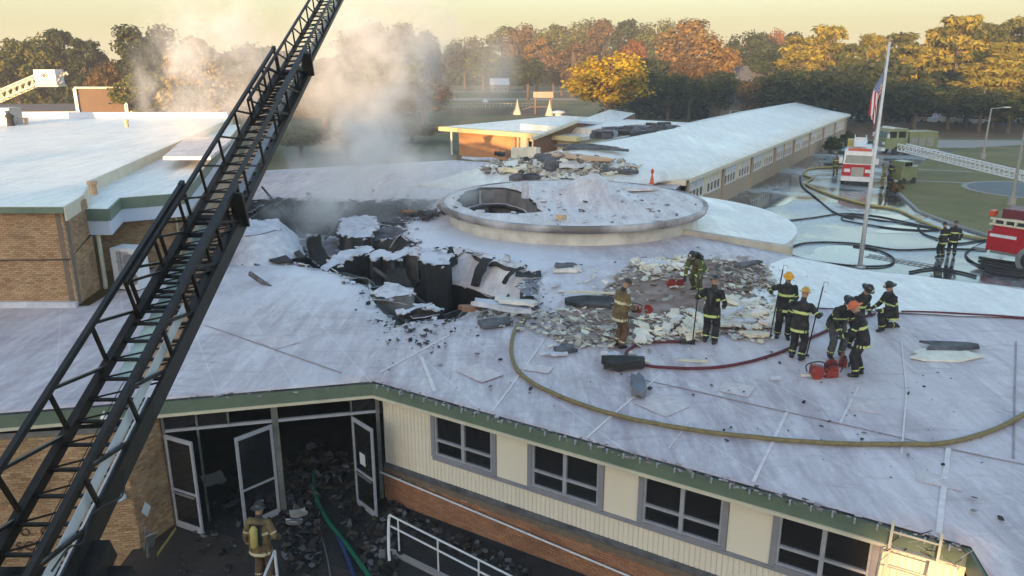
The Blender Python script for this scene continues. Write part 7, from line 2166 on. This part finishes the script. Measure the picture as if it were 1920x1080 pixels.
# court and interior debris
def court_pt(px, z=-.79):
    return inpoly(pxpoly(px, z), z + .03)
scatter('court_debris', court_pt([(525, 905), (590, 880), (600, 980), (605, 1090), (545, 1090), (520, 1000)]), 320, .05, .4, M['burnt'], 51, flat=.2, label='dark burnt debris heap by the door mullion and handrail', cat='debris')
scatter('court_debris', court_pt([(600, 880), (730, 930), (760, 960), (745, 1085), (690, 1080), (650, 1000)]), 360, .04, .34, M['burnt'], 52, flat=.2, label='burnt litter between the green hose and the ramp', cat='debris')
scatter('court_debris', court_pt([(740, 950), (1000, 1070), (980, 1085), (760, 1000)]), 220, .04, .25, M['burnt'], 53, flat=.4, label='burnt flecks strewn along the ramp', cat='debris')
scatter('court_debris', court_pt([(370, 960), (600, 830), (680, 870), (560, 960)]), 380, .06, .5, M['burnt'], 54, flat=.2, label='burnt debris spread inside the broken entrance', cat='debris')
scatter('court_debris', court_pt([(330, 1000), (520, 960), (520, 1085), (330, 1085)]), 90, .03, .2, M['burnt'], 55, flat=.4, label='small litter around the court firefighter', cat='debris')
slab(402, 915, .7, .5, .08, 30, 30, 0, M['concrete'], 'pale sheet leaning inside the left doorway', z=-.79, seed=61, lift=.25)
slab(560, 975, .5, .3, .1, 10, 0, 0, M['concrete'], 'light grey board on the debris heap by the door', z=-.79, seed=62, lift=.15)
slab(552, 990, .6, .2, .08, -5, 0, 0, M['steel'], 'bluish strip on the debris heap by the door', z=-.79, seed=63, lift=.15)
fo = MB(); q = at(278, 1045, -.7); fo.beam(q, q + Vector((.1, -.1, .9)), .05); fo.beam(q + Vector((0, .1, .2)), q + Vector((.2, -.1, .7)), .25, .03); fo.build('folded_stand', M['steel'], label='folded dark stand leaning at the foot of the brick corner', cat='stand')

# ------------------------------------------------------------------ smoke
def smoke(name, label, path, radii, density, nscale, seed, color=(.97, .95, .92), thr=.42, soft=.28, squash=1.0):
    """soft plume built round a path; density falls off inside the hull so no hull edge shows"""
    P_ = [Vector(p) for p in path]
    mb = MB(); C_ = catmull(P_, 4); rs = []
    for i in range(len(C_)):
        f = i / (len(C_) - 1) * (len(radii) - 1); k = min(len(radii) - 2, int(f)); rs.append(radii[k] * (1 - f + k) + radii[k + 1] * (f - k))
    C_ = [C_[0] - (C_[1] - C_[0]).normalized() * rs[0] * .6] + C_ + [C_[-1] + (C_[-1] - C_[-2]).normalized() * rs[-1] * .6]; rs = [rs[0] * .4] + rs + [rs[-1] * .4]
    mb.tube(C_, rs, 12)
    o = mb.build(name, bpy.data.materials.new('m'), kind='stuff', label=label, cat='smoke')
    m = o.data.materials[0]; m.name = name + '_volume'; m.use_nodes = True; N, L = m.node_tree.nodes, m.node_tree.links
    for n_ in list(N): N.remove(n_)
    out = N.new('ShaderNodeOutputMaterial'); pv = N.new('ShaderNodeVolumePrincipled'); L.new(pv.outputs[0], out.inputs['Volume'])
    pv.inputs['Color'].default_value = (*color, 1); pv.inputs['Anisotropy'].default_value = .1
    tc_ = N.new('ShaderNodeTexCoord')
    def mth(op, *a):
        q = N.new('ShaderNodeMath'); q.operation = op
        for k, v_ in enumerate(a):
            if hasattr(v_, 'links'): L.new(v_, q.inputs[k])
            else: q.inputs[k].default_value = v_
        return q.outputs[0]
    # distance to the axis polyline, coarse: min over a few segment midpoints with radius
    ks = [i for i in range(1, len(C_) - 1, 2)]
    fall = None
    wn_ = N.new('ShaderNodeTexNoise'); wn_.inputs['Scale'].default_value = nscale * .45; wn_.inputs['Detail'].default_value = 1
    mp = N.new('ShaderNodeMapping'); mp.inputs['Location'].default_value = (seed * 3.1, seed * 1.7, 0); mp.inputs['Scale'].default_value = (1, 1, squash)
    L.new(tc_.outputs['Object'], mp.inputs[0]); L.new(mp.outputs[0], wn_.inputs[0])
    for i in ks:
        vm = N.new('ShaderNodeVectorMath'); vm.operation = 'DISTANCE'; L.new(tc_.outputs['Object'], vm.inputs[0]); vm.inputs[1].default_value = tuple(C_[i])
        step = (C_[min(i + 2, len(C_) - 1)] - C_[max(i - 2, 0)]).length / 4
        g = mth('SUBTRACT', 1.0, mth('DIVIDE', vm.outputs['Value'], math.hypot(rs[i] * .88, step * .55)))
        fall = g if fall is None else mth('MAXIMUM', fall, g)
    nz = N.new('ShaderNodeTexNoise'); nz.inputs['Scale'].default_value = nscale; nz.inputs['Detail'].default_value = 4; nz.inputs['Roughness'].default_value = .6; nz.inputs['Distortion'].default_value = .8
    L.new(mp.outputs[0], nz.inputs[0])
    mr1 = N.new('ShaderNodeMapRange'); mr1.interpolation_type = 'SMOOTHSTEP'; mr1.inputs['From Min'].default_value = thr; mr1.inputs['From Max'].default_value = thr + soft; L.new(nz.outputs[0], mr1.inputs['Value'])
    mr2 = N.new('ShaderNodeMapRange'); mr2.interpolation_type = 'SMOOTHSTEP'; mr2.inputs['From Min'].default_value = 0; mr2.inputs['From Max'].default_value = .85; L.new(fall, mr2.inputs['Value'])
    dd = mth('MULTIPLY', mth('MULTIPLY', mr1.outputs[0], mr2.outputs[0]), density * 1.35)
    L.new(dd, pv.inputs['Density'])
    return o
def sp_(u, v, y): return aty(u, v, y)
smoke('smoke', 'broad sunlit smoke plume rising from the hole right of the ladder', [sp_(700, 372, 46), sp_(715, 300, 48), sp_(705, 210, 50), sp_(700, 110, 52), sp_(720, 20, 54)], [3.0, 5.2, 6.4, 7.0, 7.0], .34, .40, 1, thr=.44, soft=.24)
smoke('smoke', 'warm smoke plume rising behind the left side of the ladder', [sp_(372, 300, 44), sp_(352, 235, 45), sp_(370, 160, 47), sp_(400, 80, 50)], [2.0, 3.8, 5.2, 5.6], .34, .42, 2, thr=.44, soft=.24)
smoke('smoke', 'thin drifting smoke over the pit and the drum edge', [sp_(520, 385, 40), sp_(640, 380, 42), sp_(760, 375, 42), sp_(880, 350, 40)], [1.6, 2.3, 2.6, 2.0], .42, .6, 3, thr=.38, color=(.94, .94, .96))
smoke('smoke', 'wide thin smoke veil drifting before the left tree line', [sp_(430, 170, 76), sp_(600, 150, 78), sp_(760, 140, 78), sp_(900, 120, 80)], [7, 9.5, 9, 6.5], .10, .12, 4, thr=.36, soft=.35, color=(.97, .95, .91))
smoke('smoke', 'low smoke bank lying over the roof behind the hole', [sp_(560, 330, 56), sp_(680, 320, 56), sp_(820, 315, 56)], [3.0, 3.2, 2.4], .22, .25, 5, thr=.36, color=(.96, .95, .94))
smoke('smoke', 'grey smoke curling up out of the black pit beside the ladder', [sp_(560, 455, 34), sp_(610, 400, 36), sp_(660, 330, 39), sp_(690, 255, 42)], [1.3, 1.9, 2.6, 3.4], .36, .55, 6, thr=.40, soft=.24, color=(.93, .92, .92))
# haze in the morning air
hzb = MB(); hzb.box((0, 250, 10), (1300, 700, 26)); 
hz_o = hzb.build('haze', bpy.data.materials.new('haze_air'), kind='stuff')
m = hz_o.data.materials[0]; m.use_nodes = True; N, L = m.node_tree.nodes, m.node_tree.links
for n_ in list(N): N.remove(n_)
out = N.new('ShaderNodeOutputMaterial'); pv = N.new('ShaderNodeVolumePrincipled'); L.new(pv.outputs[0], out.inputs['Volume'])
pv.inputs['Color'].default_value = (.85, .85, .88, 1); pv.inputs['Density'].default_value = .0007

bpy.data.scenes.remove(tmp_scene)
